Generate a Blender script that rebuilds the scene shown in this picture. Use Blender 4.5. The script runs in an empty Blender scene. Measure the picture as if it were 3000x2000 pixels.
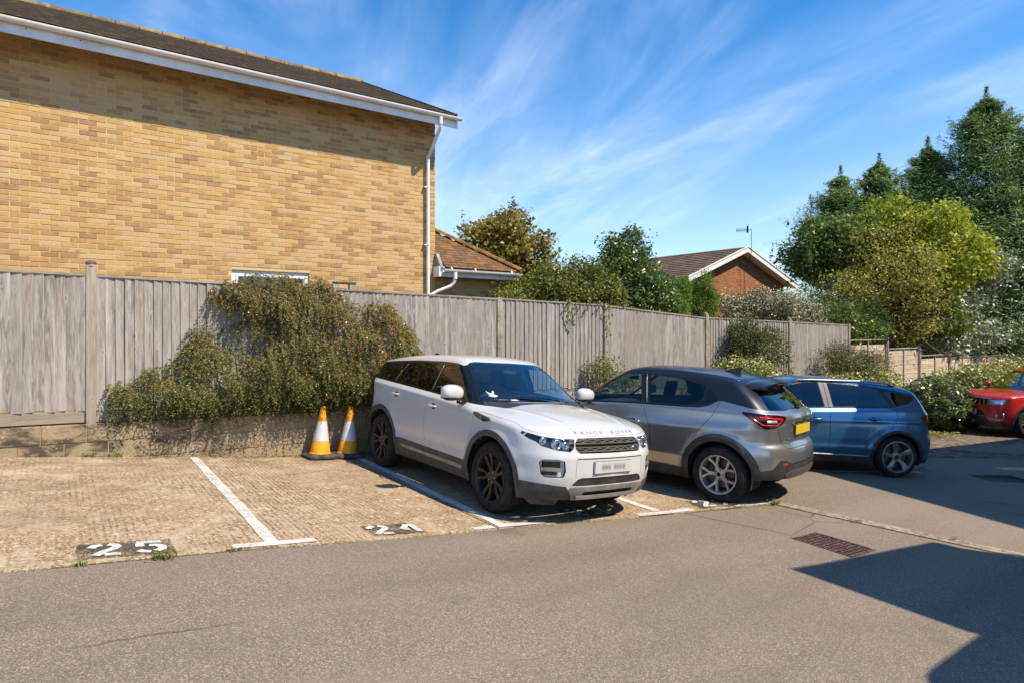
import bpy, bmesh, math, random
import numpy as np
from mathutils import Vector, Matrix

R = math.radians
rng = np.random.default_rng(11)
random.seed(5)
SC = bpy.context.scene
COL = SC.collection

# ------------------------------------------------------------------ camera, sky, sun, exposure
# world: +X runs along the fence to the right, +Y towards the fence, camera at (0, 0, 2)
CAM_Z = 2.0
TH = R(54.26)
cam_d = bpy.data.cameras.new('camera')
cam = bpy.data.objects.new('camera', cam_d)
COL.objects.link(cam)
cam.location = (0, 0, CAM_Z)
cam.rotation_euler = (R(90), 0, TH - R(90))
cam_d.sensor_width = 36.0
cam_d.lens = 36.0 * 1855.0 / 3000.0
cam_d.shift_y = -(1000.0 - 960.0) / 3000.0
cam_d.clip_end = 3000
cam_d.clip_start = 0.05
SC.camera = cam

SUN_DIR = Vector((0.50, -1.0, 1.42)).normalized()       # towards the sun
SUN_EL = math.asin(SUN_DIR.z)
SUN_ROT = math.atan2(SUN_DIR.x, SUN_DIR.y)

world = bpy.data.worlds.new('World')
SC.world = world
world.use_nodes = True
wt = world.node_tree
wt.nodes.clear()


def build_world():
    N, L = wt.nodes, wt.links
    out = N.new('ShaderNodeOutputWorld')
    bg = N.new('ShaderNodeBackground')
    sky = N.new('ShaderNodeTexSky')
    sky.sky_type = 'NISHITA'
    sky.sun_disc = False
    sky.sun_elevation = SUN_EL
    sky.sun_rotation = SUN_ROT
    sky.altitude = 30
    sky.air_density = 1.0
    sky.dust_density = 0.15
    sky.ozone_density = 3.2
    hs = N.new('ShaderNodeHueSaturation')
    hs.inputs['Saturation'].default_value = 1.52
    hs.inputs['Value'].default_value = 1.0
    L.new(sky.outputs[0], hs.inputs['Color'])
    # thin cirrus on a flat layer high above: streaks run nearly along +Y
    tc = N.new('ShaderNodeTexCoord')
    sep = N.new('ShaderNodeSeparateXYZ')
    L.new(tc.outputs['Generated'], sep.inputs[0])

    def m(op, a, b=None, c=None):
        n = N.new('ShaderNodeMath'); n.operation = op
        for i, v in enumerate((a, b, c)):
            if v is None: continue
            if isinstance(v, (int, float)): n.inputs[i].default_value = v
            else: L.new(v, n.inputs[i])
        return n.outputs[0]
    zz = m('ADD', m('MAXIMUM', sep.outputs[2], 0.0), 0.10)
    px = m('DIVIDE', sep.outputs[0], zz)
    py = m('DIVIDE', sep.outputs[1], zz)
    a = R(17)
    qx = m('SUBTRACT', m('MULTIPLY', px, math.cos(a)), m('MULTIPLY', py, math.sin(a)))
    qy = m('ADD', m('MULTIPLY', px, math.sin(a)), m('MULTIPLY', py, math.cos(a)))

    def noise(sx, sy, det, rough, dist, off):
        cb = N.new('ShaderNodeCombineXYZ')
        L.new(m('MULTIPLY', qx, sx), cb.inputs[0]); L.new(m('MULTIPLY', qy, sy), cb.inputs[1])
        cb.inputs[2].default_value = off
        t = N.new('ShaderNodeTexNoise')
        t.inputs['Scale'].default_value = 1.0; t.inputs['Detail'].default_value = det
        t.inputs['Roughness'].default_value = rough; t.inputs['Distortion'].default_value = dist
        L.new(cb.outputs[0], t.inputs['Vector'])
        return t.outputs[0]

    def ramp(v, lo, hi):
        n = N.new('ShaderNodeMapRange'); n.clamp = True; n.interpolation_type = 'SMOOTHSTEP'
        n.inputs['From Min'].default_value = lo; n.inputs['From Max'].default_value = hi
        L.new(v, n.inputs['Value']); return n.outputs[0]
    big = ramp(noise(0.9, 0.38, 3, 0.5, 0.8, 4.3), 0.28, 0.66)
    mid = ramp(noise(1.7, 0.62, 6, 0.56, 1.4, 7.7), 0.30, 0.84)
    fine = ramp(noise(6.5, 1.5, 5, 0.55, 1.3, 1.1), 0.22, 0.90)
    wisp = m('MULTIPLY', big, m('ADD', m('MULTIPLY', mid, 0.75), m('MULTIPLY', m('MULTIPLY', mid, fine), 0.6)))
    horiz = ramp(sep.outputs[2], 0.55, 0.0)
    veil = m('MULTIPLY', horiz, 0.36)
    fac = m('MINIMUM', m('ADD', m('MULTIPLY', wisp, 0.46), veil), 0.66)
    mx = N.new('ShaderNodeMix'); mx.data_type = 'RGBA'
    L.new(fac, mx.inputs[0]); L.new(hs.outputs[0], mx.inputs[6])
    mx.inputs[7].default_value = (5.6, 6.2, 7.2, 1)
    L.new(mx.outputs[2], bg.inputs[0])
    bg.inputs[1].default_value = 0.125
    L.new(bg.outputs[0], out.inputs[0])


build_world()
sun_d = bpy.data.lights.new('sun', 'SUN')
sun_d.energy = 4.4
sun_d.angle = R(0.53)
sun_d.color = (1.0, 0.855, 0.665)
sun = bpy.data.objects.new('sun', sun_d)
COL.objects.link(sun)
sun.rotation_euler = SUN_DIR.to_track_quat('Z', 'Y').to_euler()
sun.location = SUN_DIR * 60
SC.view_settings.view_transform = 'Standard'
SC.view_settings.look = 'None'
SC.view_settings.exposure = 0.68
SC.view_settings.gamma = 1.0
SC.view_settings.use_curve_mapping = False
SC.render.film_transparent = False
SC.cycles.max_bounces = 8
SC.cycles.transparent_max_bounces = 16
SC.cycles.caustics_reflective = False
SC.cycles.caustics_refractive = False
SC.cycles.sample_clamp_indirect = 6.0


# ------------------------------------------------------------------ object helpers
def tag(o, label=None, cat=None, group=None, kind=None):
    if label: o['label'] = label
    if cat: o['category'] = cat
    if group: o['group'] = group
    if kind: o['kind'] = kind
    return o


def empty(name, loc=(0, 0, 0), rz=0.0, parent=None):
    o = bpy.data.objects.new(name, None)
    o.empty_display_size = 0.2
    COL.objects.link(o)
    o.location = loc
    o.rotation_euler = (0, 0, rz)
    if parent: o.parent = parent
    return o


def mesh_data(name, V, F, mat=None, smooth=False):
    me = bpy.data.meshes.new(name)
    V = np.asarray(V, dtype=np.float32)
    if isinstance(F, np.ndarray):
        k = F.shape[1]
        me.vertices.add(len(V)); me.vertices.foreach_set('co', V.ravel())
        me.loops.add(F.size); me.loops.foreach_set('vertex_index', F.astype(np.int32).ravel())
        me.polygons.add(len(F))
        me.polygons.foreach_set('loop_start', np.arange(0, F.size, k, dtype=np.int32))
        me.polygons.foreach_set('loop_total', np.full(len(F), k, dtype=np.int32))
        me.update(calc_edges=True)
    else:
        me.from_pydata(V.tolist(), [], F); me.update()
    if smooth:
        me.polygons.foreach_set('use_smooth', np.ones(len(me.polygons), dtype=bool))
    if mat: me.materials.append(mat)
    return me


def obj(name, V, F, mat=None, parent=None, smooth=False, loc=None):
    o = bpy.data.objects.new(name, mesh_data(name, V, F, mat, smooth))
    COL.objects.link(o)
    if parent: o.parent = parent
    if loc: o.location = loc
    return o


def inst(name, me, parent=None, loc=(0, 0, 0), rot=(0, 0, 0), scale=(1, 1, 1)):
    o = bpy.data.objects.new(name, me)
    COL.objects.link(o)
    if parent: o.parent = parent
    o.location = loc; o.rotation_euler = rot; o.scale = scale
    return o


class MB:
    """collects simple shapes for one mesh"""
    def __init__(s):
        s.V = []; s.F = []

    def add(s, V, F):
        b = len(s.V)
        s.V.extend([tuple(v) for v in V]); s.F.extend([tuple(i + b for i in f) for f in F])
        return s

    def box(s, lo, hi, M=None):
        x0, y0, z0 = lo; x1, y1, z1 = hi
        V = [(x0, y0, z0), (x1, y0, z0), (x1, y1, z0), (x0, y1, z0), (x0, y0, z1), (x1, y0, z1), (x1, y1, z1), (x0, y1, z1)]
        if M is not None: V = [tuple(M @ Vector(v)) for v in V]
        return s.add(V, [(0, 3, 2, 1), (4, 5, 6, 7), (0, 1, 5, 4), (1, 2, 6, 5), (2, 3, 7, 6), (3, 0, 4, 7)])

    def cbox(s, lo, hi, c=0.01, M=None):
        """box with chamfered edges"""
        x0, y0, z0 = lo; x1, y1, z1 = hi
        bm = bmesh.new(); bmesh.ops.create_cube(bm, size=1)
        for v in bm.verts:
            v.co = Vector(((x0 + x1) / 2 + v.co.x * (x1 - x0), (y0 + y1) / 2 + v.co.y * (y1 - y0), (z0 + z1) / 2 + v.co.z * (z1 - z0)))
        bmesh.ops.bevel(bm, geom=bm.edges[:], offset=c, segments=2, profile=0.5, affect='EDGES')
        V = [v.co.copy() for v in bm.verts]
        if M is not None: V = [M @ v for v in V]
        bm.verts.index_update()
        F = [[v.index for v in f.verts] for f in bm.faces]
        bm.free()
        return s.add(V, F)

    def tube(s, pts, r, n=10, cap=True):
        pts = [Vector(p) for p in pts]
        rr = r if isinstance(r, (list, tuple)) else [r] * len(pts)
        V = []; F = []
        up = None
        for i, p in enumerate(pts):
            d = (pts[min(i + 1, len(pts) - 1)] - pts[max(i - 1, 0)]).normalized()
            if up is None:
                up = Vector((0, 0, 1)) if abs(d.z) < 0.9 else Vector((1, 0, 0))
            x = d.cross(up).normalized(); y = x.cross(d).normalized(); up = y
            for k in range(n):
                a = 2 * math.pi * k / n
                V.append(p + (x * math.cos(a) + y * math.sin(a)) * rr[i])
        for i in range(len(pts) - 1):
            for k in range(n):
                a, b = i * n + k, i * n + (k + 1) % n
                F.append((a, b, b + n, a + n))
        if cap:
            F.append(tuple(range(n - 1, -1, -1))); F.append(tuple(range((len(pts) - 1) * n, len(pts) * n)))
        return s.add(V, F)

    def lathe(s, prof, n=24, axis='z', o=(0, 0, 0), cap=False):
        V = []; F = []
        for r, h in prof:
            for k in range(n):
                a = 2 * math.pi * k / n
                c, d = r * math.cos(a), r * math.sin(a)
                p = (c, d, h) if axis == 'z' else ((c, h, d) if axis == 'y' else (h, c, d))
                V.append((p[0] + o[0], p[1] + o[1], p[2] + o[2]))
        for i in range(len(prof) - 1):
            for k in range(n):
                a, b = i * n + k, i * n + (k + 1) % n
                F.append((a, b, b + n, a + n))
        if cap:
            F.append(tuple(range(n - 1, -1, -1))); F.append(tuple(range((len(prof) - 1) * n, len(prof) * n)))
        return s.add(V, F)

    def prism(s, poly, d0, d1, plane='xz'):
        """polygon in a plane pulled from d0 to d1 along the third axis"""
        n = len(poly)
        def P(a, b, d): return (a, d, b) if plane == 'xz' else ((a, b, d) if plane == 'xy' else (d, a, b))
        V = [P(a, b, d0) for a, b in poly] + [P(a, b, d1) for a, b in poly]
        F = [tuple(range(n - 1, -1, -1)), tuple(range(n, 2 * n))] + [(i, (i + 1) % n, n + (i + 1) % n, n + i) for i in range(n)]
        return s.add(V, F)

    def build(s, name, mat=None, parent=None, smooth=False, fix=True, auto=None):
        o = obj(name, s.V, s.F, mat, parent, smooth)
        if fix:
            bm = bmesh.new(); bm.from_mesh(o.data)
            bmesh.ops.recalc_face_normals(bm, faces=bm.faces[:]); bm.to_mesh(o.data); bm.free()
        if auto is not None: shade_auto(o, auto)
        return o


def shade_auto(o, deg=35):
    me = o.data
    bm = bmesh.new(); bm.from_mesh(me)
    for f in bm.faces: f.smooth = True
    lim = R(deg)
    for e in bm.edges:
        e.smooth = not (len(e.link_faces) == 2 and e.calc_face_angle(0) > lim)
    bm.to_mesh(me); bm.free()


# ------------------------------------------------------------------ smooth interpolation (monotone cubic)
def pch_exact(x, pts):
    P = np.asarray(pts, float)
    X, Y = P[:, 0], P[:, 1]
    x = np.asarray(x, float)
    if len(X) == 2: return np.interp(x, X, Y)
    h = np.diff(X); d = np.diff(Y) / h
    m = np.zeros(len(X))
    m[0], m[-1] = d[0], d[-1]
    for i in range(1, len(X) - 1):
        if d[i - 1] * d[i] > 0:
            w1, w2 = 2 * h[i] + h[i - 1], h[i] + 2 * h[i - 1]
            m[i] = (w1 + w2) / (w1 / d[i - 1] + w2 / d[i])
    i = np.clip(np.searchsorted(X, x) - 1, 0, len(X) - 2)
    t = (x - X[i]) / h[i]
    return ((2 * t**3 - 3 * t**2 + 1) * Y[i] + (t**3 - 2 * t**2 + t) * h[i] * m[i]
            + (-2 * t**3 + 3 * t**2) * Y[i + 1] + (t**3 - t**2) * h[i] * m[i + 1])


PCH = {}


def pch(x, pts):
    """monotone cubic through pts, read from a fine table"""
    q = PCH.get(id(pts))
    if q is None or q[2] is not pts:
        xs = np.unique(np.concatenate([np.linspace(p[0], r[0], 48) for p, r in zip(pts[:-1], pts[1:])]))
        q = (xs, pch_exact(xs, pts), pts); PCH[id(pts)] = q
    return np.interp(x, q[0], q[1])


# ------------------------------------------------------------------ lie of the land
G_PTS = [(-60, 1.9), (-12, 1.45), (-4, 0.82), (0, 0.39), (3.2, 0.044), (4.4, -0.045), (5.5, -0.13), (6.5, -0.155), (8.1, -0.205), (11, -0.385), (18, -0.62), (30, -0.80), (80, -1.2)]


def G(x, y):
    return pch(x, G_PTS) + 0.0065 * np.clip(np.asarray(y, float), -15, 12)


def g1(x, y): return float(G(x, y))


FENCE_TOP = [(-9, 2.83), (0.35, 2.66), (3.41, 2.60), (6.5, 2.533), (9.16, 2.466), (12.43, 2.24), (15.96, 2.165), (19.2, 2.09)]


def ftop(x): return float(np.interp(x, [p[0] for p in FENCE_TOP], [p[1] for p in FENCE_TOP]))


def wtop(x): return float(np.interp(x, [-9, -0.5, 2.9, 6.5, 9.16, 12.43, 16, 19.2], [1.02, 0.843, 0.76, 0.69, 0.63, 0.41, 0.33, 0.26]))


# ------------------------------------------------------------------ material helpers
class NT:
    def __init__(s, name):
        s.m = bpy.data.materials.new(name); s.m.use_nodes = True
        s.t = s.m.node_tree; s.t.nodes.clear()
        s.out = s.t.nodes.new('ShaderNodeOutputMaterial')
        s.bsdf = None

    def n(s, typ, **kw):
        nd = s.t.nodes.new('ShaderNode' + typ)
        for k, v in kw.items():
            if k.startswith('_'): setattr(nd, k[1:], v)
            else: s.set(nd, k, v)
        return nd

    def set(s, nd, k, v):
        i = nd.inputs[int(k[1:])] if (k[0] == 'i' and k[1:].isdigit()) else nd.inputs[k.replace('_', ' ')]
        if isinstance(v, bpy.types.NodeSocket): s.t.links.new(v, i)
        elif isinstance(v, (tuple, list)) and i.type == 'RGBA' and len(v) == 3: i.default_value = (*v, 1)
        else: i.default_value = v

    def coord(s, kind='Object'): return s.n('TexCoord').outputs[kind]
    def pos(s): return s.n('NewGeometry').outputs['Position']
    def orand(s): return s.n('ObjectInfo').outputs['Random']
    def irand(s): return s.n('NewGeometry').outputs['Random Per Island']

    def mp(s, vec, sc=(1, 1, 1), rot=(0, 0, 0), loc=(0, 0, 0)):
        return s.n('Mapping', Vector=vec, Scale=sc, Rotation=rot, Location=loc).outputs[0]

    def noise(s, vec, scale, det=4, rough=0.55, dist=0.0, color=False):
        nd = s.n('TexNoise', Vector=vec, Scale=scale, Detail=det, Roughness=rough, Distortion=dist)
        return nd.outputs[1 if color else 0]

    def vor(s, vec, scale, feat='F1', rnd=1.0, out='Distance'):
        nd = s.n('TexVoronoi', _feature=feat, Vector=vec, Scale=scale, Randomness=rnd)
        return nd.outputs[out]

    def ramp(s, fac, stops, interp='LINEAR'):
        nd = s.t.nodes.new('ShaderNodeValToRGB')
        cr = nd.color_ramp; cr.interpolation = interp
        while len(cr.elements) < len(stops): cr.elements.new(0.5)
        for e, (p, c) in zip(cr.elements, stops):
            e.position = p; e.color = (*c, 1) if len(c) == 3 else c
        s.t.links.new(fac, nd.inputs[0])
        return nd.outputs[0]

    def mr(s, v, a, b, c=0.0, d=1.0, smooth=True):
        nd = s.n('MapRange', _clamp=True, _interpolation_type='SMOOTHSTEP' if smooth else 'LINEAR')
        for i, q in enumerate((v, a, b, c, d)): s.set(nd, 'i%d' % i, q)
        return nd.outputs[0]

    def math(s, op, a, b=None, c=None, clamp=False):
        nd = s.n('Math', _operation=op, _use_clamp=clamp)
        for i, v in enumerate((a, b, c)):
            if v is not None: s.set(nd, 'i%d' % i, v)
        return nd.outputs[0]

    def mix(s, fac, a, b, mode='MIX'):
        nd = s.n('Mix', _data_type='RGBA', _blend_type=mode)
        s.set(nd, 'i0', fac); s.set(nd, 'i6', a); s.set(nd, 'i7', b)
        return nd.outputs[2]

    def bump(s, h, strength=0.4, dist=0.01, normal=None):
        nd = s.n('Bump', Height=h, Strength=strength, Distance=dist)
        if normal is not None: s.set(nd, 'Normal', normal)
        return nd.outputs[0]

    def pr(s, col=(0.5, 0.5, 0.5), rough=0.6, metal=0.0, spec=0.5, normal=None, **kw):
        nd = s.n('BsdfPrincipled', Base_Color=col, Roughness=rough, Metallic=metal)
        s.set(nd, 'Specular IOR Level', spec)
        if normal is not None: s.set(nd, 'Normal', normal)
        for k, v in kw.items(): s.set(nd, k, v)
        s.bsdf = nd
        return nd.outputs[0]

    def done(s, sh):
        s.t.links.new(sh, s.out.inputs['Surface'])
        return s.m


def plain(name, col, rough=0.5, metal=0.0, spec=0.5, dirt=0.12, scale=6.0, **kw):
    t = NT(name)
    c = t.coord()
    nz = t.noise(c, scale, 5, 0.6)
    f = t.mr(nz, 0.3, 0.75)
    dark = tuple(v * (1 - dirt * 1.6) for v in col)
    lite = tuple(min(1, v * (1 + dirt * 0.5)) for v in col)
    cc = t.mix(f, dark, lite)
    rr = t.mr(t.noise(c, scale * 2.3, 3), 0.3, 0.7, max(0.02, rough - 0.06), min(1, rough + 0.08))
    return t.done(t.pr(cc, rr, metal, spec, **kw))


# ================================================================== MATERIALS OF THE SETTING
def m_tarmac():
    t = NT('tarmac'); c = t.coord()
    stone = t.vor(c, 150.0, 'F1', 1.0, 'Color')
    sv = t.n('SeparateColor', Color=stone).outputs[0]
    d = t.vor(c, 150.0, 'F1')
    big = t.noise(c, 0.55, 4, 0.55)
    med = t.noise(c, 5.0, 5, 0.65)
    fine = t.noise(c, 60, 4, 0.7)
    base = t.ramp(sv, [(0.0, (0.130, 0.106, 0.078)), (0.45, (0.200, 0.165, 0.122)), (0.8, (0.270, 0.226, 0.170)), (1.0, (0.46, 0.39, 0.30))])
    base = t.mix(t.mr(big, 0.35, 0.7, 0.0, 0.30), base, (0.160, 0.133, 0.103))
    base = t.mix(t.mr(med, 0.38, 0.72, 0.0, 0.32), base, (0.225, 0.190, 0.148))
    base = t.mix(t.mr(d, 0.45, 0.70, 0.0, 0.40), base, (0.080, 0.065, 0.050))
    track = t.noise(t.mp(c, (0.10, 0.85, 1), (0, 0, R(-6))), 1.1, 3, 0.5)
    base = t.mix(t.mr(track, 0.46, 0.62, 0.0, 0.34), base, (0.262, 0.218, 0.162))
    base = t.mix(t.mr(track, 0.46, 0.34, 0.0, 0.30), base, (0.118, 0.098, 0.074))
    crack = t.vor(t.mp(t.mix(0.12, c, t.noise(c, 2.0, 3, color=True)), (1, 1, 0)), 0.5, 'DISTANCE_TO_EDGE')
    base = t.mix(t.math('MULTIPLY', t.mr(crack, 0.0025, 0.006, 0.5, 0.0), t.mr(t.noise(c, .35, 2), .52, .62)), base, (0.03, 0.027, 0.024))
    stain = t.mr(t.noise(t.mp(c, (1, 1, 0), loc=(3, 1, 0)), 1.1, 3, 0.5, 0.4), 0.66, 0.76, 0, 0.35)
    base = t.mix(stain, base, (0.05, 0.044, 0.038))
    h = t.math('ADD', t.math('MULTIPLY', t.mr(d, 0.0, 0.6), -1.0), t.math('MULTIPLY', fine, 0.5))
    nb = t.bump(h, 0.40, 0.004)
    nb = t.bump(big, 0.35, 0.05, nb)
    return t.done(t.pr(base, 0.86, spec=0.35, normal=nb))


def m_concrete():
    t = NT('bay_concrete'); c = t.coord()
    sx = t.n('SeparateXYZ', Vector=c)
    wob = t.noise(c, 1.3, 3, 0.5)
    # tamped ridges that run towards the wall
    w = t.n('TexWave', _wave_type='BANDS', _bands_direction='X', Vector=t.mp(c, (1, 0.04, 1)), Scale=6.2, Distortion=2.4, Detail=4.0)
    w.inputs['Detail Scale'].default_value = 1.4; w.inputs['Detail Roughness'].default_value = 0.7
    ridge = w.outputs[1]
    patchy = t.mr(t.noise(t.mp(c, (1, 0.55, 1)), 0.8, 4, 0.6), 0.36, 0.62)
    st = t.vor(t.mp(c, (1, 1, 1)), 62, 'F1', 1.0, 'Color')
    sv = t.n('SeparateColor', Color=st).outputs[0]
    agg = t.ramp(sv, [(0.0, (0.13, 0.085, 0.046)), (0.25, (0.25, 0.178, 0.105)), (0.5, (0.37, 0.285, 0.185)), (0.68, (0.44, 0.355, 0.25)), (0.76, (0.32, 0.185, 0.075)), (0.88, (0.56, 0.475, 0.35)), (1.0, (0.21, 0.10, 0.04))])
    pale = t.mix(t.noise(c, 26, 4, 0.7), (0.39, 0.305, 0.205), (0.60, 0.505, 0.375))
    big = t.noise(c, 0.42, 5, 0.62)
    med = t.noise(c, 3.2, 5, 0.7)
    col = t.mix(t.mr(med, 0.42, 0.68, 0.0, 0.78), agg, pale)
    col = t.mix(t.mr(big, 0.38, 0.66, 0.0, 0.55), col, t.mix(0.5, agg, (0.30, 0.195, 0.095)))
    # ridges darker in the hollows
    hol = t.math('MULTIPLY', t.math('MULTIPLY', t.mr(ridge, 0.55, 0.1), patchy), t.mr(t.noise(t.mp(c, (1, .5, 1)), 16, 5, 0.75), 0.42, 0.58))
    col = t.mix(t.math('MULTIPLY', hol, 0.78), col, (0.135, 0.090, 0.050))
    # pale spots of lichen
    ly = t.noise(t.mp(c, (1, 1.0, 1), loc=(1.7, 0, 0)), 0.75, 2)
    sp = t.math('LESS_THAN', t.vor(t.mp(c, (1, 1, 0)), 7.5, 'F1', 1.0), 0.20)
    sp = t.math('MULTIPLY', t.math('MULTIPLY', sp, t.mr(ly, 0.47, 0.55)), t.mr(t.noise(c, 40, 3), .35, .5))
    col = t.mix(t.math('MULTIPLY', sp, 0.75), col, (0.55, 0.48, 0.37))
    # dark grime towards the foot of the wall, in patches
    gr = t.math('MULTIPLY', t.mr(sx.outputs[1], 8.35, 9.0), t.mr(t.noise(t.mp(c, (1, 2.5, 1)), 1.6, 4, 0.6), 0.40, 0.62))
    gr2 = t.math('MULTIPLY', t.mr(t.noise(t.mp(c, (0.6, 1.4, 1)), 1.1, 5, 0.7), 0.50, 0.70), 0.6)
    col = t.mix(t.math('MULTIPLY', t.math('MAXIMUM', gr, gr2), 0.6), col, (0.115, 0.088, 0.060))
    moss = t.math('MULTIPLY', t.mr(t.noise(c, 2.2, 4, 0.7), 0.66, 0.78), 0.35)
    col = t.mix(moss, col, (0.10, 0.095, 0.035))
    d = t.vor(c, 80, 'F1')
    h = t.math('ADD', t.math('MULTIPLY', t.math('MULTIPLY', ridge, patchy), 1.0), t.math('MULTIPLY', t.mr(d, 0, .6), -0.45))
    nb = t.bump(h, 0.35, 0.006)
    return t.done(t.pr(col, 0.9, spec=0.25, normal=nb))


def m_paint(name='road_paint', col=(0.66, 0.645, 0.60), wear=0.5):
    t = NT(name); c = t.coord()
    n1 = t.noise(c, 110, 4, 0.75)
    n2 = t.noise(c, 5, 4, 0.6)
    th = t.mr(n2, 0.3, 0.8, wear - 0.06, wear + 0.06)
    hole = t.math('GREATER_THAN', n1, t.math('SUBTRACT', 1.06, th))
    cc = t.mix(t.mr(t.noise(c, 14, 5, .7), 0.35, 0.75), col, tuple(v * 0.72 for v in col))
    sh = t.pr(cc, 0.75, spec=0.3, normal=t.bump(t.noise(c, 90, 3), 0.3, 0.004))
    tr = t.n('BsdfTransparent').outputs[0]
    mx = t.n('MixShader', i0=hole, i1=sh, i2=tr)
    return t.done(mx.outputs[0])


def m_soil():
    t = NT('soil'); c = t.coord()
    a = t.noise(c, 9, 6, 0.7)
    col = t.ramp(a, [(0.25, (0.05, 0.034, 0.02)), (0.55, (0.12, 0.085, 0.05)), (0.8, (0.22, 0.15, 0.08))])
    col = t.mix(t.mr(t.noise(c, 1.5, 4), 0.5, 0.65, 0, 0.5), col, (0.09, 0.10, 0.035))
    return t.done(t.pr(col, 0.95, spec=0.2, normal=t.bump(a, 0.8, 0.03)))


def m_block():
    t = NT('concrete_block'); c = t.pos(); o = t.orand()
    cc = t.n('VectorMath', _operation='ADD', i0=c, i1=t.n('CombineXYZ', X=t.math('MULTIPLY', o, 37.0)).outputs[0]).outputs[0]
    col = t.mix(t.noise(cc, 7, 5, 0.65), (0.27, 0.205, 0.120), (0.47, 0.37, 0.235))
    col = t.mix(t.mr(t.noise(cc, 60, 4, 0.7), 0.35, 0.7, 0, 0.5), col, (0.165, 0.120, 0.070))
    col = t.mix(t.mr(o, 0.2, 0.9, 0.0, 0.35, False), col, (0.30, 0.235, 0.150))
    sx = t.n('SeparateXYZ', Vector=c)
    left = t.mr(sx.outputs[0], 2.8, 0.9, 0.12, 1.0)
    st = t.mr(t.noise(t.mp(c, (1.0, 1, 2.2)), 2.6, 6, 0.7, 0.6), 0.42, 0.60)
    col = t.mix(t.math('MULTIPLY', t.math('MULTIPLY', st, left), 0.88), col, (0.042, 0.037, 0.031))
    lich = t.math('MULTIPLY', t.math('LESS_THAN', t.vor(c, 26, 'F1'), 0.24), t.mr(t.noise(c, 3.5, 4, .6), 0.46, 0.62))
    col = t.mix(t.math('MULTIPLY', lich, 0.75), col, (0.58, 0.53, 0.44))
    h = t.math('ADD', t.noise(cc, 70, 5, 0.75), t.math('MULTIPLY', t.noise(cc, 14, 4), 0.8))
    return t.done(t.pr(col, 0.92, spec=0.25, normal=t.bump(h, 0.7, 0.008)))


def m_mortar(name='mortar', a=(0.30, 0.235, 0.13), b=(0.46, 0.36, 0.20)):
    t = NT(name); c = t.coord()
    n = t.noise(c, 30, 5, 0.7)
    col = t.mix(n, a, b)
    col = t.mix(t.mr(t.noise(c, 1.3, 4), .4, .7, 0, .3), col, tuple(v * .75 for v in a))
    return t.done(t.pr(col, 0.95, spec=0.15, normal=t.bump(n, 0.5, 0.004)))


def m_brick(name, island=False, stops=None, speck=True):
    t = NT(name); c = t.pos()
    r = t.irand() if island else t.orand()
    r2 = t.n('TexWhiteNoise', _noise_dimensions='1D', W=t.math('MULTIPLY', r, 917.0)).outputs[0]
    stops = stops or [(0.0, (0.225, 0.115, 0.052)), (0.10, (0.305, 0.170, 0.078)), (0.22, (0.40, 0.225, 0.078)), (0.38, (0.465, 0.280, 0.098)), (0.54, (0.52, 0.335, 0.128)),
                      (0.68, (0.555, 0.390, 0.185)), (0.80, (0.485, 0.330, 0.190)), (0.90, (0.53, 0.385, 0.225)), (0.96, (0.41, 0.195, 0.075)), (1.0, (0.20, 0.115, 0.072))]
    col = t.mix(0.26, t.ramp(r, stops), (0.55, 0.375, 0.175) if len(stops) > 4 else stops[1][1])
    off = t.n('CombineXYZ', X=t.math('MULTIPLY', r, 53.0), Z=t.math('MULTIPLY', r2, 19.0)).outputs[0]
    cc = t.n('VectorMath', _operation='ADD', i0=c, i1=off).outputs[0]
    col = t.mix(t.mr(t.noise(cc, 9.0, 4, 0.6), 0.35, 0.7, 0.0, 0.55), col, t.mix(0.5, col, (0.56, 0.40, 0.21)))
    smudge = t.math('MULTIPLY', t.mr(t.noise(cc, 6.0, 3, 0.5), 0.58, 0.70), t.mr(r2, 0.55, 0.9, 0.0, 0.55))
    col = t.mix(smudge, col, (0.22, 0.125, 0.075))
    col = t.mix(t.mr(t.noise(cc, 42, 4, 0.7), 0.45, 0.72, 0, 0.30), col, (0.33, 0.20, 0.095))
    if speck:
        sp = t.math('MULTIPLY', t.math('LESS_THAN', t.vor(cc, 62, 'F1'), 0.17), t.math('GREATER_THAN', r2, 0.62))
        col = t.mix(t.math('MULTIPLY', sp, t.mr(t.noise(cc, 16, 2), .48, .58)), col, (0.055, 0.035, 0.022))
    h = t.math('ADD', t.noise(cc, 55, 5, 0.7), t.math('MULTIPLY', t.noise(cc, 12, 3), 0.8))
    return t.done(t.pr(col, 0.9, spec=0.2, normal=t.bump(h, 0.45, 0.005)))


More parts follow.
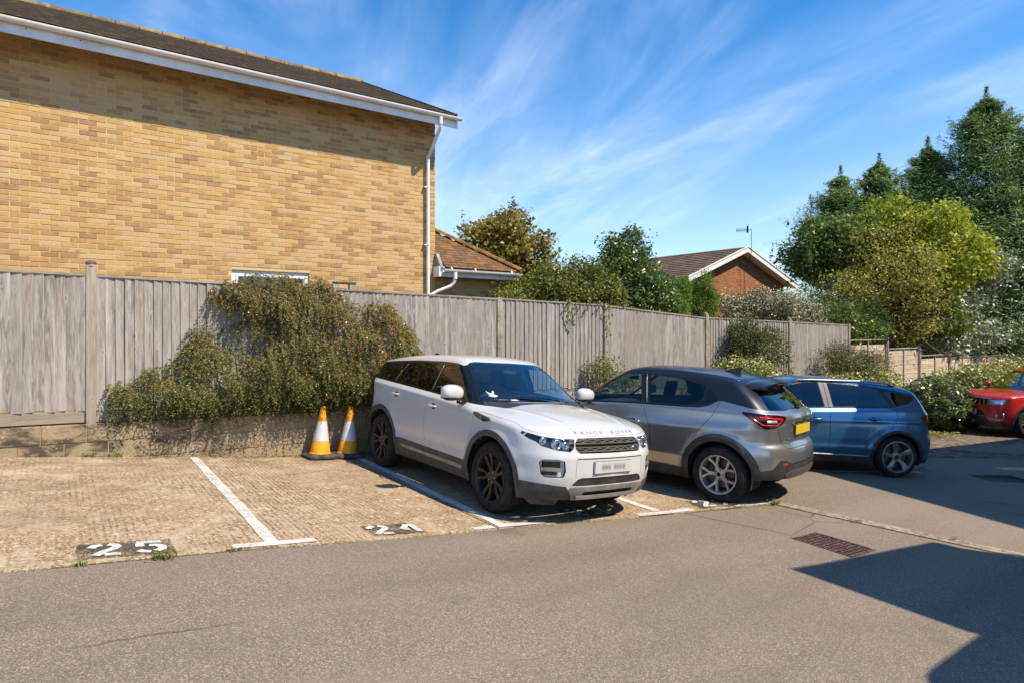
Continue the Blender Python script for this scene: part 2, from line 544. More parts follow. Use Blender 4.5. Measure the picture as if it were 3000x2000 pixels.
def m_wood(name, a, b, knots=True, vertical=True, warm=(0.30, 0.23, 0.16)):
    t = NT(name); c = t.coord(); o = t.orand()
    off = t.n('CombineXYZ', X=t.math('MULTIPLY', o, 41.0), Y=t.math('MULTIPLY', o, 13.0), Z=t.math('MULTIPLY', o, 77.0)).outputs[0]
    p = t.n('VectorMath', _operation='ADD', i0=t.pos(), i1=off).outputs[0]
    s = (1, 1, 0.045) if vertical else (0.045, 1, 1)
    s2 = (1, 1, 0.10) if vertical else (0.10, 1, 1)
    gr = t.noise(t.mp(p, s), 95, 5, 0.65, 0.8)
    gr2 = t.noise(t.mp(p, s2), 26, 4, 0.6, 1.4)
    col = t.mix(t.mr(gr, 0.3, 0.72), a, b)
    col = t.mix(t.mr(gr2, 0.40, 0.66, 0, 0.75), col, tuple(v * 0.50 for v in a))
    wide = t.noise(t.mp(p, (1, 1, 0.06) if vertical else (0.06, 1, 1)), 11, 3, 0.5)
    col = t.mix(t.mr(wide, 0.45, 0.68, 0, 0.6), col, tuple(min(1, v * 1.22) for v in b))
    col = t.mix(t.mr(o, 0, 1, 0.0, 0.60, False), col, t.mix(gr, tuple(v * 0.62 for v in a), tuple(v * 0.9 for v in b)))
    col = t.mix(t.mr(t.noise(p, 0.9, 3), 0.5, 0.72, 0, 0.5), col, warm)
    if knots:
        kp = t.mp(p, (1, 0.3, 0.42) if vertical else (0.42, 0.3, 1))
        k = t.vor(kp, 6.5, 'F1')
        col = t.mix(t.mr(k, 0.03, 0.085, 0.8, 0.0), col, (0.085, 0.062, 0.045))
        col = t.mix(t.math('MULTIPLY', t.mr(k, 0.085, 0.12), t.mr(k, 0.17, 0.12, 0.0, 0.35)), col, tuple(min(1, v * 1.1) for v in b))
    alg = t.math('MULTIPLY', t.mr(t.noise(t.mp(p, (1, 1, .35)), 3.0, 4, .65), .60, .74), .35)
    col = t.mix(alg, col, (0.150, 0.160, 0.095))
    nb = t.bump(t.math('ADD', gr, t.math('MULTIPLY', gr2, 0.5)), 0.5, 0.004)
    return t.done(t.pr(col, 0.88, spec=0.2, normal=nb))


def m_tile(name, base, lich, amount, island=True):
    t = NT(name); c = t.pos()
    r = t.irand() if island else t.orand()
    col = t.mix(r, tuple(v * 0.62 for v in base), tuple(v * 1.3 for v in base))
    col = t.mix(t.noise(c, 14, 5, 0.7), col, tuple(v * 0.55 for v in base))
    n = t.noise(c, 5.5, 7, 0.78)
    f = t.math('MULTIPLY', t.mr(n, 0.62 - amount * 0.28, 0.70 - amount * 0.24), t.mr(t.noise(c, 30, 3), 0.3, 0.5))
    col = t.mix(t.math('MULTIPLY', f, 0.9), col, t.mix(t.noise(c, 22, 3), lich, tuple(v * 0.6 for v in lich)))
    g = t.mr(t.noise(c, 9, 5, .7), 0.60, 0.70, 0, 0.6)
    col = t.mix(g, col, (0.34, 0.30, 0.235))
    return t.done(t.pr(col, 0.92, spec=0.2, normal=t.bump(t.noise(c, 40, 5, .7), 0.6, 0.006)))


M = {}
M['tarmac'] = m_tarmac(); M['concrete'] = m_concrete(); M['soil'] = m_soil()
M['paint'] = m_paint(wear=0.50); M['paint_worn'] = m_paint('number_paint', (0.68, 0.66, 0.615), 0.50)
M['blacking'] = m_paint('number_blacking', (0.070, 0.060, 0.052), 0.575)
M['teal'] = m_paint('teal_spill', (0.05, 0.20, 0.25), 0.60)
M['block'] = m_block(); M['mortar_block'] = m_mortar('block_mortar', (0.27, 0.20, 0.115), (0.44, 0.34, 0.20))
M['mortar'] = m_mortar('brick_mortar', (0.54, 0.405, 0.185), (0.72, 0.57, 0.30))
M['brick'] = m_brick('buff_brick'); M['brick_i'] = m_brick('buff_brick_far', True)
M['brick_red'] = m_brick('orange_brick', True, [(0, (0.20, 0.07, 0.035)), (0.3, (0.34, 0.125, 0.05)), (0.7, (0.42, 0.17, 0.068)), (1, (0.27, 0.105, 0.055))], False)
M['mortar_red'] = m_mortar('red_mortar', (0.40, 0.31, 0.22), (0.50, 0.40, 0.29))
M['board'] = m_wood('weathered_board', (0.235, 0.220, 0.200), (0.46, 0.432, 0.390), warm=(.30, .25, .19))
M['post_wood'] = m_wood('weathered_post', (0.27, 0.235, 0.185), (0.44, 0.39, 0.31))
M['rail_wood'] = m_wood('weathered_rail', (0.25, 0.215, 0.165), (0.43, 0.375, 0.29), vertical=False)
M['lap_wood'] = m_wood('lap_board', (0.47, 0.375, 0.275), (0.66, 0.56, 0.43), vertical=False, knots=False, warm=(0.44, 0.32, 0.21))
M['dark_wood'] = m_wood('dark_wood', (0.09, 0.07, 0.05), (0.16, 0.125, 0.09))
M['post_conc'] = plain('concrete_post', (0.33, 0.29, 0.22), 0.9, dirt=0.3, scale=9, spec=0.2)
M['upvc'] = plain('white_upvc', (0.82, 0.815, 0.80), 0.32, dirt=0.07, scale=3)
M['fascia'] = plain('white_fascia', (0.80, 0.80, 0.79), 0.42, dirt=0.14, scale=2.5)
M['soffit'] = plain('soffit_board', (0.36, 0.30, 0.24), 0.6, dirt=0.2, scale=3)
M['rubber'] = plain('black_rubber', (0.022, 0.022, 0.022), 0.75, spec=0.3, dirt=0.3)
M['tile_dark'] = m_tile('dark_roof_tile', (0.165, 0.135, 0.105), (0.50, 0.30, 0.035), 0.22)
M['tile_edge'] = m_tile('verge_mortar', (0.24, 0.19, 0.13), (0.50, 0.30, 0.04), 0.48)
M['tile_rust'] = m_tile('lichened_tile', (0.185, 0.112, 0.066), (0.42, 0.185, 0.022), 0.40, False)
M['tile_hip'] = m_tile('hip_tile', (0.16, 0.10, 0.07), (0.46, 0.22, 0.02), 0.60, False)
M['tile_brown'] = m_tile('brown_tile', (0.185, 0.135, 0.090), (0.48, 0.30, 0.06), 0.22)
M['lead'] = plain('lead', (0.30, 0.30, 0.30), 0.6, dirt=0.3)
M['glass_pane'] = (lambda t: t.done(t.pr((0.015, 0.025, 0.022), 0.04, spec=0.9)))(NT('window_pane'))
M['iron'] = plain('rusty_iron', (0.16, 0.085, 0.055), 0.75, 0.2, dirt=0.45, scale=20)
M['iron_dark'] = plain('dark_iron', (0.045, 0.042, 0.04), 0.6, 0.5, dirt=0.4, scale=20)
M['edging'] = plain('edging_concrete', (0.37, 0.305, 0.225), 0.92, dirt=0.35, scale=16, spec=0.2)
M['yellow_paint'] = plain('yellow_cover', (0.62, 0.48, 0.20), 0.8, dirt=0.3, scale=14)
M['apron'] = plain('worn_concrete', (0.235, 0.190, 0.135), 0.92, dirt=0.45, scale=7, spec=0.2)


# ================================================================== GROUND
def sheet(name, xs, ys, dz, mat, parent=None, zf=None):
    X, Y = np.meshgrid(xs, ys, indexing='ij')
    Z = (zf or G)(X, Y) + dz
    V = np.stack([X, Y, Z], -1).reshape(-1, 3)
    a, b = X.shape
    i = np.arange(a * b).reshape(a, b)
    F = np.stack([i[:-1, :-1], i[1:, :-1], i[1:, 1:], i[:-1, 1:]], -1).reshape(-1, 4)
    return obj(name, V, F, mat, parent, True)


def build_ground():
    far = np.array([-900, -400, -150, -60, -30])
    xs = np.concatenate([far, np.arange(-15, 36, 1.0), [45, 70, 150, 400, 900]])
    ys = np.concatenate([far, np.arange(-20, 30, 2.0), [45, 70, 150, 400, 900]])
    tag(sheet('ground', xs, ys, -0.05, M['soil']), kind='structure')
    tag(sheet('tarmac', np.arange(-24, 44.1, 0.5), np.concatenate([np.arange(-26, 9.1, 0.5), [9.25]]), 0.0, M['tarmac']), kind='structure')


build_ground()
FE = [(-14, 5.05), (-0.3, 5.13), (1.16, 5.17), (3.5, 5.05), (5.5, 4.80), (7.03, 4.40)]


def fe(x): return np.interp(x, [p[0] for p in FE], [p[1] for p in FE])


bays = tag(empty('parking_bays'), kind='structure')


def slab(x0, x1):
    xs = np.unique(np.concatenate([np.arange(x0, x1, 0.2), [x1]]))
    ts = np.linspace(0, 1, 14)
    V = []; F = []
    n = len(ts)
    for x in xs:
        for t in ts:
            f = float(fe(x)) + 0.010 * math.sin(x * 7.3) + 0.006 * math.sin(x * 23)
            y = f + (9.30 - f) * t
            V.append((x, y, g1(x, y) + 0.014))
    for i in range(len(xs) - 1):
        for j in range(n - 1):
            a = i * n + j; F.append((a, a + n, a + n + 1, a + 1))
    # front face
    b = len(V)
    for i, x in enumerate(xs):
        v = V[i * n]; V.append((v[0], v[1] - 0.006, v[2] - 0.05))
    for i in range(len(xs) - 1): F.append((i * n, b + i, b + i + 1, (i + 1) * n))
    o = obj('concrete_slab', V, F, M['concrete'], bays)
    return o


slab(-14, 3.455); slab(3.472, 7.03)


def quad_strip(name, pts, w, mat, parent, dz=0.020, seg=0.15, jag=0.006):
    """painted band along a polyline on the slab"""
    P = []
    for (a, b) in zip(pts[:-1], pts[1:]):
        a, b = Vector(a), Vector(b); n = max(1, int((b - a).length / seg))
        for i in range(n): P.append(a.lerp(b, i / n))
    P.append(Vector(pts[-1]))
    V = []; F = []
    for i, p in enumerate(P):
        d = (P[min(i + 1, len(P) - 1)] - P[max(i - 1, 0)]).normalized(); s = Vector((-d.y, d.x))
        for k in (-1, 1):
            q = p + s * (w / 2 * k + random.uniform(-jag, jag))
            V.append((q.x, q.y, g1(q.x, q.y) + dz))
    for i in range(len(P) - 1): F.append((2 * i, 2 * i + 2, 2 * i + 3, 2 * i + 1))
    return obj(name, V, F, mat, parent)


quad_strip('bay_line', [(1.41, 5.27), (1.47, 9.2)], 0.105, M['paint'], bays)
quad_strip('bay_line', [(3.545, 5.14), (3.63, 9.2)], 0.105, M['paint'], bays)
quad_strip('bay_line', [(5.56, 4.89), (5.75, 9.2)], 0.105, M['paint'], bays)
quad_strip('bay_end_line', [(1.10, 5.215), (1.75, 5.225)], 0.10, M['paint'], bays)
quad_strip('bay_end_line', [(3.22, 5.10), (3.445, 5.09)], 0.085, M['paint'], bays)
quad_strip('bay_end_line', [(3.49, 5.095), (4.02, 5.03)], 0.095, M['paint'], bays)
quad_strip('bay_end_line', [(5.22, 4.875), (5.98, 4.735)], 0.10, M['paint'], bays)
quad_strip('bay_end_line', [(6.55, 4.58), (7.0, 4.46)], 0.10, M['paint'], bays)
# line beside the bay of the blue car
quad_strip('bay_line', [(9.30, 5.66), (10.05, 5.29), (11.6, 4.55)], 0.09, M['paint_worn'], bays, 0.006)

DIG = {
 '2': [[(0.03, 0.70), (0.10, 0.88), (0.27, 0.95)], [(0.40, 0.95), (0.56, 0.88), (0.60, 0.74), (0.52, 0.56), (0.30, 0.34), (0.10, 0.04)], [(0.30, 0.08), (0.64, 0.08)]],
 '5': [[(0.02, 0.93), (0.60, 0.93)], [(0.09, 0.86), (0.09, 0.55)], [(0.30, 0.63), (0.48, 0.60), (0.59, 0.44), (0.57, 0.24), (0.42, 0.09)], [(0.30, 0.06), (0.16, 0.09), (0.03, 0.22)]],
 '4': [[(0.04, 0.42), (0.20, 0.60), (0.38, 0.92)], [(0.10, 0.38), (0.30, 0.38)], [(0.52, 0.98), (0.52, 0.02)]],
 '3': [[(0.03, 0.78), (0.12, 0.91), (0.25, 0.95)], [(0.37, 0.95), (0.54, 0.86), (0.55, 0.66), (0.38, 0.53)], [(0.40, 0.47), (0.60, 0.36), (0.60, 0.16), (0.40, 0.05)], [(0.27, 0.05), (0.10, 0.10), (0.02, 0.25)]],
}


def number(txt, x, y, h, rz, patchsize):
    root = empty('bay_number', (0, 0, 0), 0, bays)
    c, s = math.cos(rz), math.sin(rz)
    w = h * 0.72
    def W(a, b): return (x + a * c - b * s, y + a * s + b * c)
    # blacked-out ground behind the figures
    px, py = patchsize
    n = 8
    V = []; F = []
    for i in range(n + 1):
        for j in range(3):
            q = W(-px / 2 + px * i / n + random.uniform(-.01, .01), -py / 2 + py * j / 2 + random.uniform(-.012, .012))
            V.append((q[0], q[1], g1(*q) + 0.019))
    for i in range(n):
        for j in range(2):
            a = i * 3 + j; F.append((a, a + 3, a + 4, a + 1))
    obj('blacking', V, F, M['blacking'], root)
    gap = h * 0.74 + 0.085
    for k, ch in enumerate(txt):
        V = []; F = []
        ox = (k - (len(txt) - 1) / 2) * gap - w * 0.42
        for stroke in DIG[ch]:
            P = [Vector((a * h * 1.05, b * h)) for a, b in stroke]
            pts = []
            for a, b in zip(P[:-1], P[1:]):
                for i in range(3): pts.append(a.lerp(b, i / 3))
            pts.append(P[-1])
            base = len(V)
            for i, p in enumerate(pts):
                d = (pts[min(i + 1, len(pts) - 1)] - pts[max(i - 1, 0)]).normalized(); sd = Vector((-d.y, d.x)) * (0.060 * h / 0.28 * 0.5)
                for kk in (-1, 1):
                    q = p + sd * kk
                    g = W(ox + q.x, q.y - h / 2)
                    V.append((g[0], g[1], g1(*g) + 0.0235))
            for i in range(len(pts) - 1):
                a = base + 2 * i; F.append((a, a + 2, a + 3, a + 1))
        obj('figure', V, F, M['paint_worn'], root)


number('25', 0.415, 5.375, 0.27, R(-1), (0.60, 0.36))
number('24', 2.50, 5.33, 0.27, R(-3), (0.50, 0.33))
number('23', 4.74, 5.18, 0.27, R(-8), (0.60, 0.36))
number('22', 6.42, 4.78, 0.27, R(-14), (0.55, 0.34))
# small teal spill of paint by the bay line
sp = []
for k in range(14):
    a = 2 * math.pi * k / 14
    rr = 1 + 0.3 * math.sin(3 * a)
    q = (3.25 + 0.20 * rr * math.cos(a), 8.02 + 0.06 * rr * math.sin(a)); sp.append((q[0], q[1], g1(*q) + 0.019))
obj('paint_spill', sp, [tuple(range(14))], M['teal'], bays)

# flush edging stones between the two stretches of tarmac
edg = tag(empty('edging_strip'), kind='structure')
for row, ofs in ((0, 0.0), (1, 0.092)):
    y = 9.0
    while y > -8:
        L = 0.90
        x = 7.06 + (4.4 - y) * 0.125 + ofs
        mb = MB(); n = 3
        V = []
        for i in range(n + 1):
            yy = y - (L - 0.008) * i / n
            xx = 7.06 + (4.4 - yy) * 0.125 + ofs
            z = g1(xx, yy) + 0.010 + random.uniform(0, .003)
            V += [(xx, yy, z), (xx + 0.068, yy, z + 0.002), (xx, yy, z - .05), (xx + 0.068, yy, z - .05)]
        F = []
        for i in range(n):
            a = 4 * i
            F += [(a, a + 1, a + 5, a + 4), (a, a + 4, a + 6, a + 2), (a + 1, a + 3, a + 7, a + 5)]
        F += [(0, 2, 3, 1), (4 * n, 4 * n + 1, 4 * n + 3, 4 * n + 2)]
        obj('edging_stone', V, F, M['edging'], edg)
        y -= L

# worn concrete beside the round bush and a darker repair in it
def ground_patch(name, poly, dz, mat, step=0.5):
    bm = bmesh.new()
    vs = [bm.verts.new((x, y, 0)) for x, y in poly]
    bm.faces.new(vs)
    for ax in range(2):
        lo = min(p[ax] for p in poly); hi = max(p[ax] for p in poly); v = lo + step
        while v < hi:
            no = [0, 0, 0]; no[ax] = 1; co = [0, 0, 0]; co[ax] = v
            bmesh.ops.bisect_plane(bm, geom=bm.verts[:] + bm.edges[:] + bm.faces[:], plane_co=co, plane_no=no); v += step
    for v in bm.verts: v.co.z = g1(v.co.x, v.co.y) + dz
    bmesh.ops.recalc_face_normals(bm, faces=bm.faces[:])
    me = bpy.data.meshes.new(name); bm.to_mesh(me); bm.free(); me.materials.append(mat)
    o = bpy.data.objects.new(name, me); COL.objects.link(o)
    if sum(p.normal.z for p in me.polygons) < 0: me.flip_normals()
    return o


tag(ground_patch('concrete_apron', [(13.2, 5.25), (14.6, 4.5), (15.2, 3.9), (17.5, 4.2), (19.5, 4.6), (24, 5.2), (24, 7.6), (17.2, 7.5), (14.5, 6.5)], 0.004, M['apron']), kind='structure')
tag(ground_patch('tarmac_repair', [(14.9, 5.35), (15.9, 5.42), (17.0, 4.9), (18.4, 4.75), (18.6, 4.5), (15.6, 4.35), (15.2, 4.9)], 0.008, M['tarmac']), kind='structure')
tag(ground_patch('flower_bed', [(15.9, 6.55), (17.4, 6.35), (19.3, 6.9), (24, 7.4), (40, 7.9), (40, 9.4), (7.3, 9.4), (7.3, 8.95), (12, 8.7)], 0.016, M['soil']), kind='structure')


# ---- covers in the tarmac
def manhole():
    c = Vector((6.205, 3.215)); ax = Vector((0.0, -1)); ay = Vector((1, 0))
    root = tag(empty('drain_cover', (c.x, c.y, g1(c.x, c.y))), 'rusty brown rectangular drain cover with dark studs set in the tarmac', 'drain cover')
    sl = math.atan2(g1(6.5, 3.2) - g1(5.9, 3.2), 0.6); root.rotation_euler = (0, -sl, R(-4))
    hx, hy = 0.205, 0.31
    f = MB()
    for a in ((-hx, -hy, hx, -hy + .022), (-hx, hy - .022, hx, hy), (-hx, -hy + .022, -hx + .022, hy - .022), (hx - .022, -hy + .022, hx, hy - .022)):
        f.box((a[0], a[1], -.03), (a[2], a[3], .007))
    f.build('frame', M['iron'], root)
    MB().box((-hx + .026, -hy + .026, -.03), (hx - .026, hy - .026, .003)).build('plate', M['iron'], root)
    st = MB()
    for i in range(6):
        for j in range(11):
            x = -hx + .05 + i * (2 * hx - .10) / 5; y = -hy + .05 + j * (2 * hy - .10) / 10
            if (i + j) % 2: st.cbox((x - .024, y - .011, .002), (x + .024, y + .011, .0085), .003)
            else: st.cbox((x - .011, y - .020, .002), (x + .011, y + .020, .0085), .003)
    tag(st.build('stud', M['iron_dark'], root), kind='stuff')


def gully():
    c = (12.32, 3.65)
    root = tag(empty('drain_grating', (c[0], c[1], g1(*c)), R(-30)), 'dark slotted gully grating in the shaded tarmac', 'drain grating')
    root.rotation_euler[1] = math.atan(0.03)
    w, h = 0.36, 0.24
    f = MB()
    for a in ((-w, -h, w, -h + .03), (-w, h - .03, w, h), (-w, -h + .03, -w + .03, h - .03), (w - .03, -h + .03, w, h - .03)):
        f.box((a[0], a[1], -.04), (a[2], a[3], .008))
    f.build('frame', M['iron_dark'], root)
    for k in range(9):
        x = -w + .075 + k * (2 * w - .15) / 8
        MB().box((x - .016, -h + .031, -.02), (x + .016, h - .031, .006)).build('bar', M['iron_dark'], root)
    MB().box((-w + .03, -h + .03, -.045), (w - .03, h - .03, -.03)).build('sump', M['rubber'], root)


manhole(); gully()
yc = tag(empty('utility_cover', (13.62, 3.86, g1(13.62, 3.86)), R(-35)), 'flat yellow painted cover in the shaded tarmac at the right', 'utility cover')
MB().cbox((-.30, -.12, -.02), (.30, .12, .009), .006).build('lid', M['yellow_paint'], yc)
fr = MB()
for a in ((-.33, -.15, .33, -.123), (-.33, .123, .33, .15), (-.33, -.123, -.303, .123), (.303, -.123, .33, .123)): fr.box((a[0], a[1], -.02), (a[2], a[3], .006))
fr.build('frame', M['edging'], yc)


# ================================================================== RETAINING WALL
rw = tag(empty('block_wall', (2, 9.35, g1(2, 9.3))), 'low retaining wall of stained concrete blocks below the tall fence', 'wall')
bx = MB(); bx.cbox((-0.2195, 0, -0.1070), (0.2195, 0.10, 0.1070), 0.006)
block_me = bx.build('block', M['block'], rw).data
bpy.data.objects.remove(bpy.data.objects['block'])


def build_blockwall():
    inv = rw.matrix_basis.inverted()
    bk = []
    x = -3.0; xs = np.arange(-6.0, 19.3, 0.25)
    V = []; F = []
    for i, x in enumerate(xs):
        t = wtop(x) - 0.006
        for y in (9.311, 9.395):
            V += [(x, y, g1(x, 9.3) - 0.3), (x, y, t)]
    for i in range(len(xs) - 1):
        a = 4 * i
        F += [(a, a + 4, a + 5, a + 1), (a + 1, a + 5, a + 7, a + 3), (a + 2, a + 3, a + 7, a + 6)]
    o = obj('mortar_core', V, F, M['mortar_block'], rw); o.matrix_parent_inverse = inv
    for k in range(5):
        x = -6.0 + (0.225 if k % 2 else 0.0)
        while x < 19.0:
            xc = x + 0.225
            zt = wtop(xc) - k * 0.225
            sl = math.atan((wtop(xc + .2) - wtop(xc - .2)) / 0.4)
            if zt > g1(xc, 9.3) + 0.012:
                o = inst('block', block_me, rw, (xc, 9.30 + random.uniform(-.002, .004), zt - 0.1075), (0, -sl + random.uniform(-.004, .004), 0))
                o.matrix_parent_inverse = inv
            x += 0.45


build_blockwall()
# soil strip and garden behind the wall
tag(sheet('garden', np.concatenate([np.arange(-9, 19.6, 0.6), [22, 26, 32]]), np.array([9.40, 9.7, 10.3, 12, 16, 24, 40]), 0, M['soil'], None,
          lambda X, Y: np.interp(X, [-9, -0.5, 6.5, 9.16, 12.43, 19.2, 32], [1.00, 0.82, 0.67, 0.60, 0.38, 0.2, -.4]) + 0 * Y), kind='structure')

# ================================================================== BOARD FENCE
fence = tag(empty('board_fence', (2, 9.46, wtop(2))), 'tall weathered grey close-board fence on top of the block wall', 'fence')


def board_mesh(flip, seed):
    r = random.Random(seed)
    w = 0.122
    a, b = (0.021, 0.006) if not flip else (0.006, 0.021)
    prof = [(-w / 2, 0), (w / 2, 0), (w / 2, -b), (w / 2 - .003, -b - .001), (-w / 2 + .003, -a - .001), (-w / 2, -a)]
    n = len(prof); V = []; F = []
    segs = 5
    for k in range(segs + 1):
        z = k / segs
        bow = 0.003 * math.sin(z * 3 + seed)
        for x, y in prof: V.append((x + bow * 0.6, y + bow, z))
    for k in range(segs):
        for i in range(n):
            p, q = k * n + i, k * n + (i + 1) % n
            F.append((p, q, q + n, p + n))
    F.append(tuple(range(n))); F.append(tuple(range(segs * n + n - 1, segs * n - 1, -1)))
    return mesh_data('board', V, F, M['board'])


BM_ = {f: [board_mesh(f, s) for s in range(4)] for f in (False, True)}
POSTS = [-5.75, -2.7, 0.35, 3.41, 6.5, 9.16, 12.43, 15.96, 19.12]


def build_fence():
    inv = fence.matrix_basis.inverted()
    def put(o): o.matrix_parent_inverse = inv; return o
    for k in range(len(POSTS) - 1):
        x0, x1 = POSTS[k] + 0.047, POSTS[k + 1] - 0.047
        flip = k % 2 == 1
        drop = 0.03 if k < 2 else 0.0
        n = int((x1 - x0) / 0.105)
        st = (x1 - x0 - 0.122) / (n - 1)
        for i in range(n):
            xc = x0 + 0.061 + i * st
            zt = ftop(xc) - 0.026 + random.uniform(-.006, .002)
            zb = wtop(xc) + 0.165 + (0.012 * ((i % 3) - 1))
            me = BM_[flip][(i * 7 + k) % 4]
            ang = -0.05 if flip else 0.05
            y = 9.452 + random.uniform(-.001, .001)
            put(inst('board', me, fence, (xc, y, zb), (random.uniform(-.003, .003), random.uniform(-.004, .004), ang + random.uniform(-.006, .006)), (1, 1, zt - zb)))
        # capping rail, gravel board, rails behind
        def plank(name, za, zb, ya, yb, mat, over=0.0):
            xs = np.linspace(x0 - over, x1 + over, 5)
            V = []; F = []
            for x in xs:
                a, b = za(x), zb(x)
                V += [(x, ya, a), (x, ya, b), (x, yb, b), (x, yb, a)]
            for i in range(4):
                for j in range(4):
                    p, q = 4 * i + j, 4 * i + (j + 1) % 4
                    F.append((p, q, q + 4, p + 4))
            F += [(3, 2, 1, 0), (16, 17, 18, 19)]
            put(obj(name, V, F, mat, fence))
        w_ = random.uniform(-.004, .004)
        plank('capping_rail', lambda x: ftop(x) - 0.028 + w_, lambda x: ftop(x) + w_, 9.417, 9.485, M['rail_wood'], 0.035 if k != 1 else .03)
        plank('gravel_board', lambda x: wtop(x) + 0.012, lambda x: wtop(x) + 0.158, 9.447, 9.472, M['rail_wood'], 0.012)
        for zr in (0.30, 0.95, 1.60):
            plank('back_rail', lambda x: wtop(x) + zr, lambda x: wtop(x) + zr + 0.07, 9.475, 9.52, M['rail_wood'])
    for k, x in enumerate(POSTS):
        wood = k <= 3
        h = ftop(x) + (0.115 if k == 2 else 0.07 if k in (6, 7) else 0.02 if k != 4 else 0.01)
        b = MB()
        b.cbox((x - 0.055, 9.405 if wood else 9.400, wtop(x) - 0.4), (x + 0.055, 9.50, h), 0.012)
        if k in (2, 6, 7): b.lathe([(0.0545, h - .02), (0.056, h + .004), (0.045, h + .03), (0.02, h + .048), (0.002, h + .05)], 14, o=(x, 9.452, 0))
        put(b.build('post', M['post_wood'] if wood else M['post_conc'], fence, auto=40))
        if k == 2:
            put(MB().lathe([(0.058, h + .012), (0.060, h + .024), (0.050, h + .045), (0.02, h + .062), (0.001, h + .064)], 14, o=(x, 9.452, 0)).build('post_cap', M['dark_wood'], fence, smooth=True))


build_fence()
# short stub posts of an old gate behind the fence by the window
sp_ = tag(empty('gate_frame', (3.75, 9.9, 1.0)), 'small weathered timber frame showing above the fence right of the white window', 'timber frame')
for dx in (-0.12, 0.16):
    MB().cbox((dx - .055, -.04, 0), (dx + .055, .04, 1.70), .01).build('upright', M['post_wood'], sp_)
MB().cbox((-.15, -.05, 1.702), (.22, .05, 1.735), .006).build('top_rail', M['dark_wood'], sp_)
sp_.children[2].rotation_euler = (0, 0, 0)


# ================================================================== LAP FENCE further right
lap = tag(empty('lap_fence', (24, 9.6, g1(24, 9.5))), 'pale brown lapped panel fence stepping down behind the round bush', 'fence')


def wavy_slat(L, seed):
    r = random.Random(seed); n = 8; V = []; F = []
    for i in range(n + 1):
        x = L * i / n
        dz = 0.010 * math.sin(i * 1.9 + seed) + r.uniform(-.007, .007)
        V += [(x, -0.016, dz), (x, -0.006, 0.185), (x, 0.0, 0.185), (x, -.004, dz)]
    for i in range(n):
        for j in range(4):
            p, q = 4 * i + j, 4 * i + (j + 1) % 4
            F.append((p, p + 4, q + 4, q))
    F += [(0, 1, 2, 3), (4 * n + 3, 4 * n + 2, 4 * n + 1, 4 * n)]
    return mesh_data('slat', V, F, M['lap_wood'])


def build_lap():
    inv = lap.matrix_basis.inverted()
    def put(o): o.matrix_parent_inverse = inv; return o
    tops = [(19.25, 21.65, 1.60), (21.75, 24.05, 1.30), (24.15, 26.6, 1.02), (26.7, 29.0, 0.88), (29.1, 31.6, 0.86), (31.7, 34.2, 0.84), (34.3, 36.8, 0.8)]
    sl = {}
    for k, (x0, x1, zt) in enumerate(tops):
        zb = g1(x0, 9.4) - 0.02
        n = int((zt - zb - 0.05) / 0.155)
        for i in range(n):
            key = (round(x1 - x0, 2), i % 4)
            if key not in sl: sl[key] = wavy_slat(x1 - x0, i % 4 + 1)
            put(inst('slat', sl[key], lap, (x0, 9.52, zb + 0.03 + i * 0.155), (0, 0, 0)))
        for xx in (x0 + .02, (x0 + x1) / 2, x1 - .02):
            put(MB().box((xx - .022, 9.478, zb), (xx + .022, 9.5, zt)).build('batten', M['post_wood'], lap))
        put(MB().cbox((x0 - .01, 9.47, zt), (x1 + .01, 9.55, zt + .035), .008).build('capping_rail', M['rail_wood'], lap))
        put(MB().cbox((x1 - .002, 9.45, zb - .1), (x1 + .102, 9.56, zt + .07), .012).build('post', M['post_conc'], lap))


build_lap()


# ================================================================== BRICK HOUSE
HW = 11.12          # front face of the bricks
HX0, HX1 = -7.0, 6.12
HZ0, HZ1 = 0.75, 5.88
HWT = 6.17         # the bricks run up behind the fascia
WIN = (2.335, 3.615, 1.90, 2.955)
house = tag(empty('brick_house', (0, HW, HZ0)), 'buff brick house with dark tiled roof and white gutter behind the fence', 'house')
hinv = house.matrix_basis.inverted()


def hput(o, top=True):
    if top: o.matrix_parent_inverse = hinv
    return o


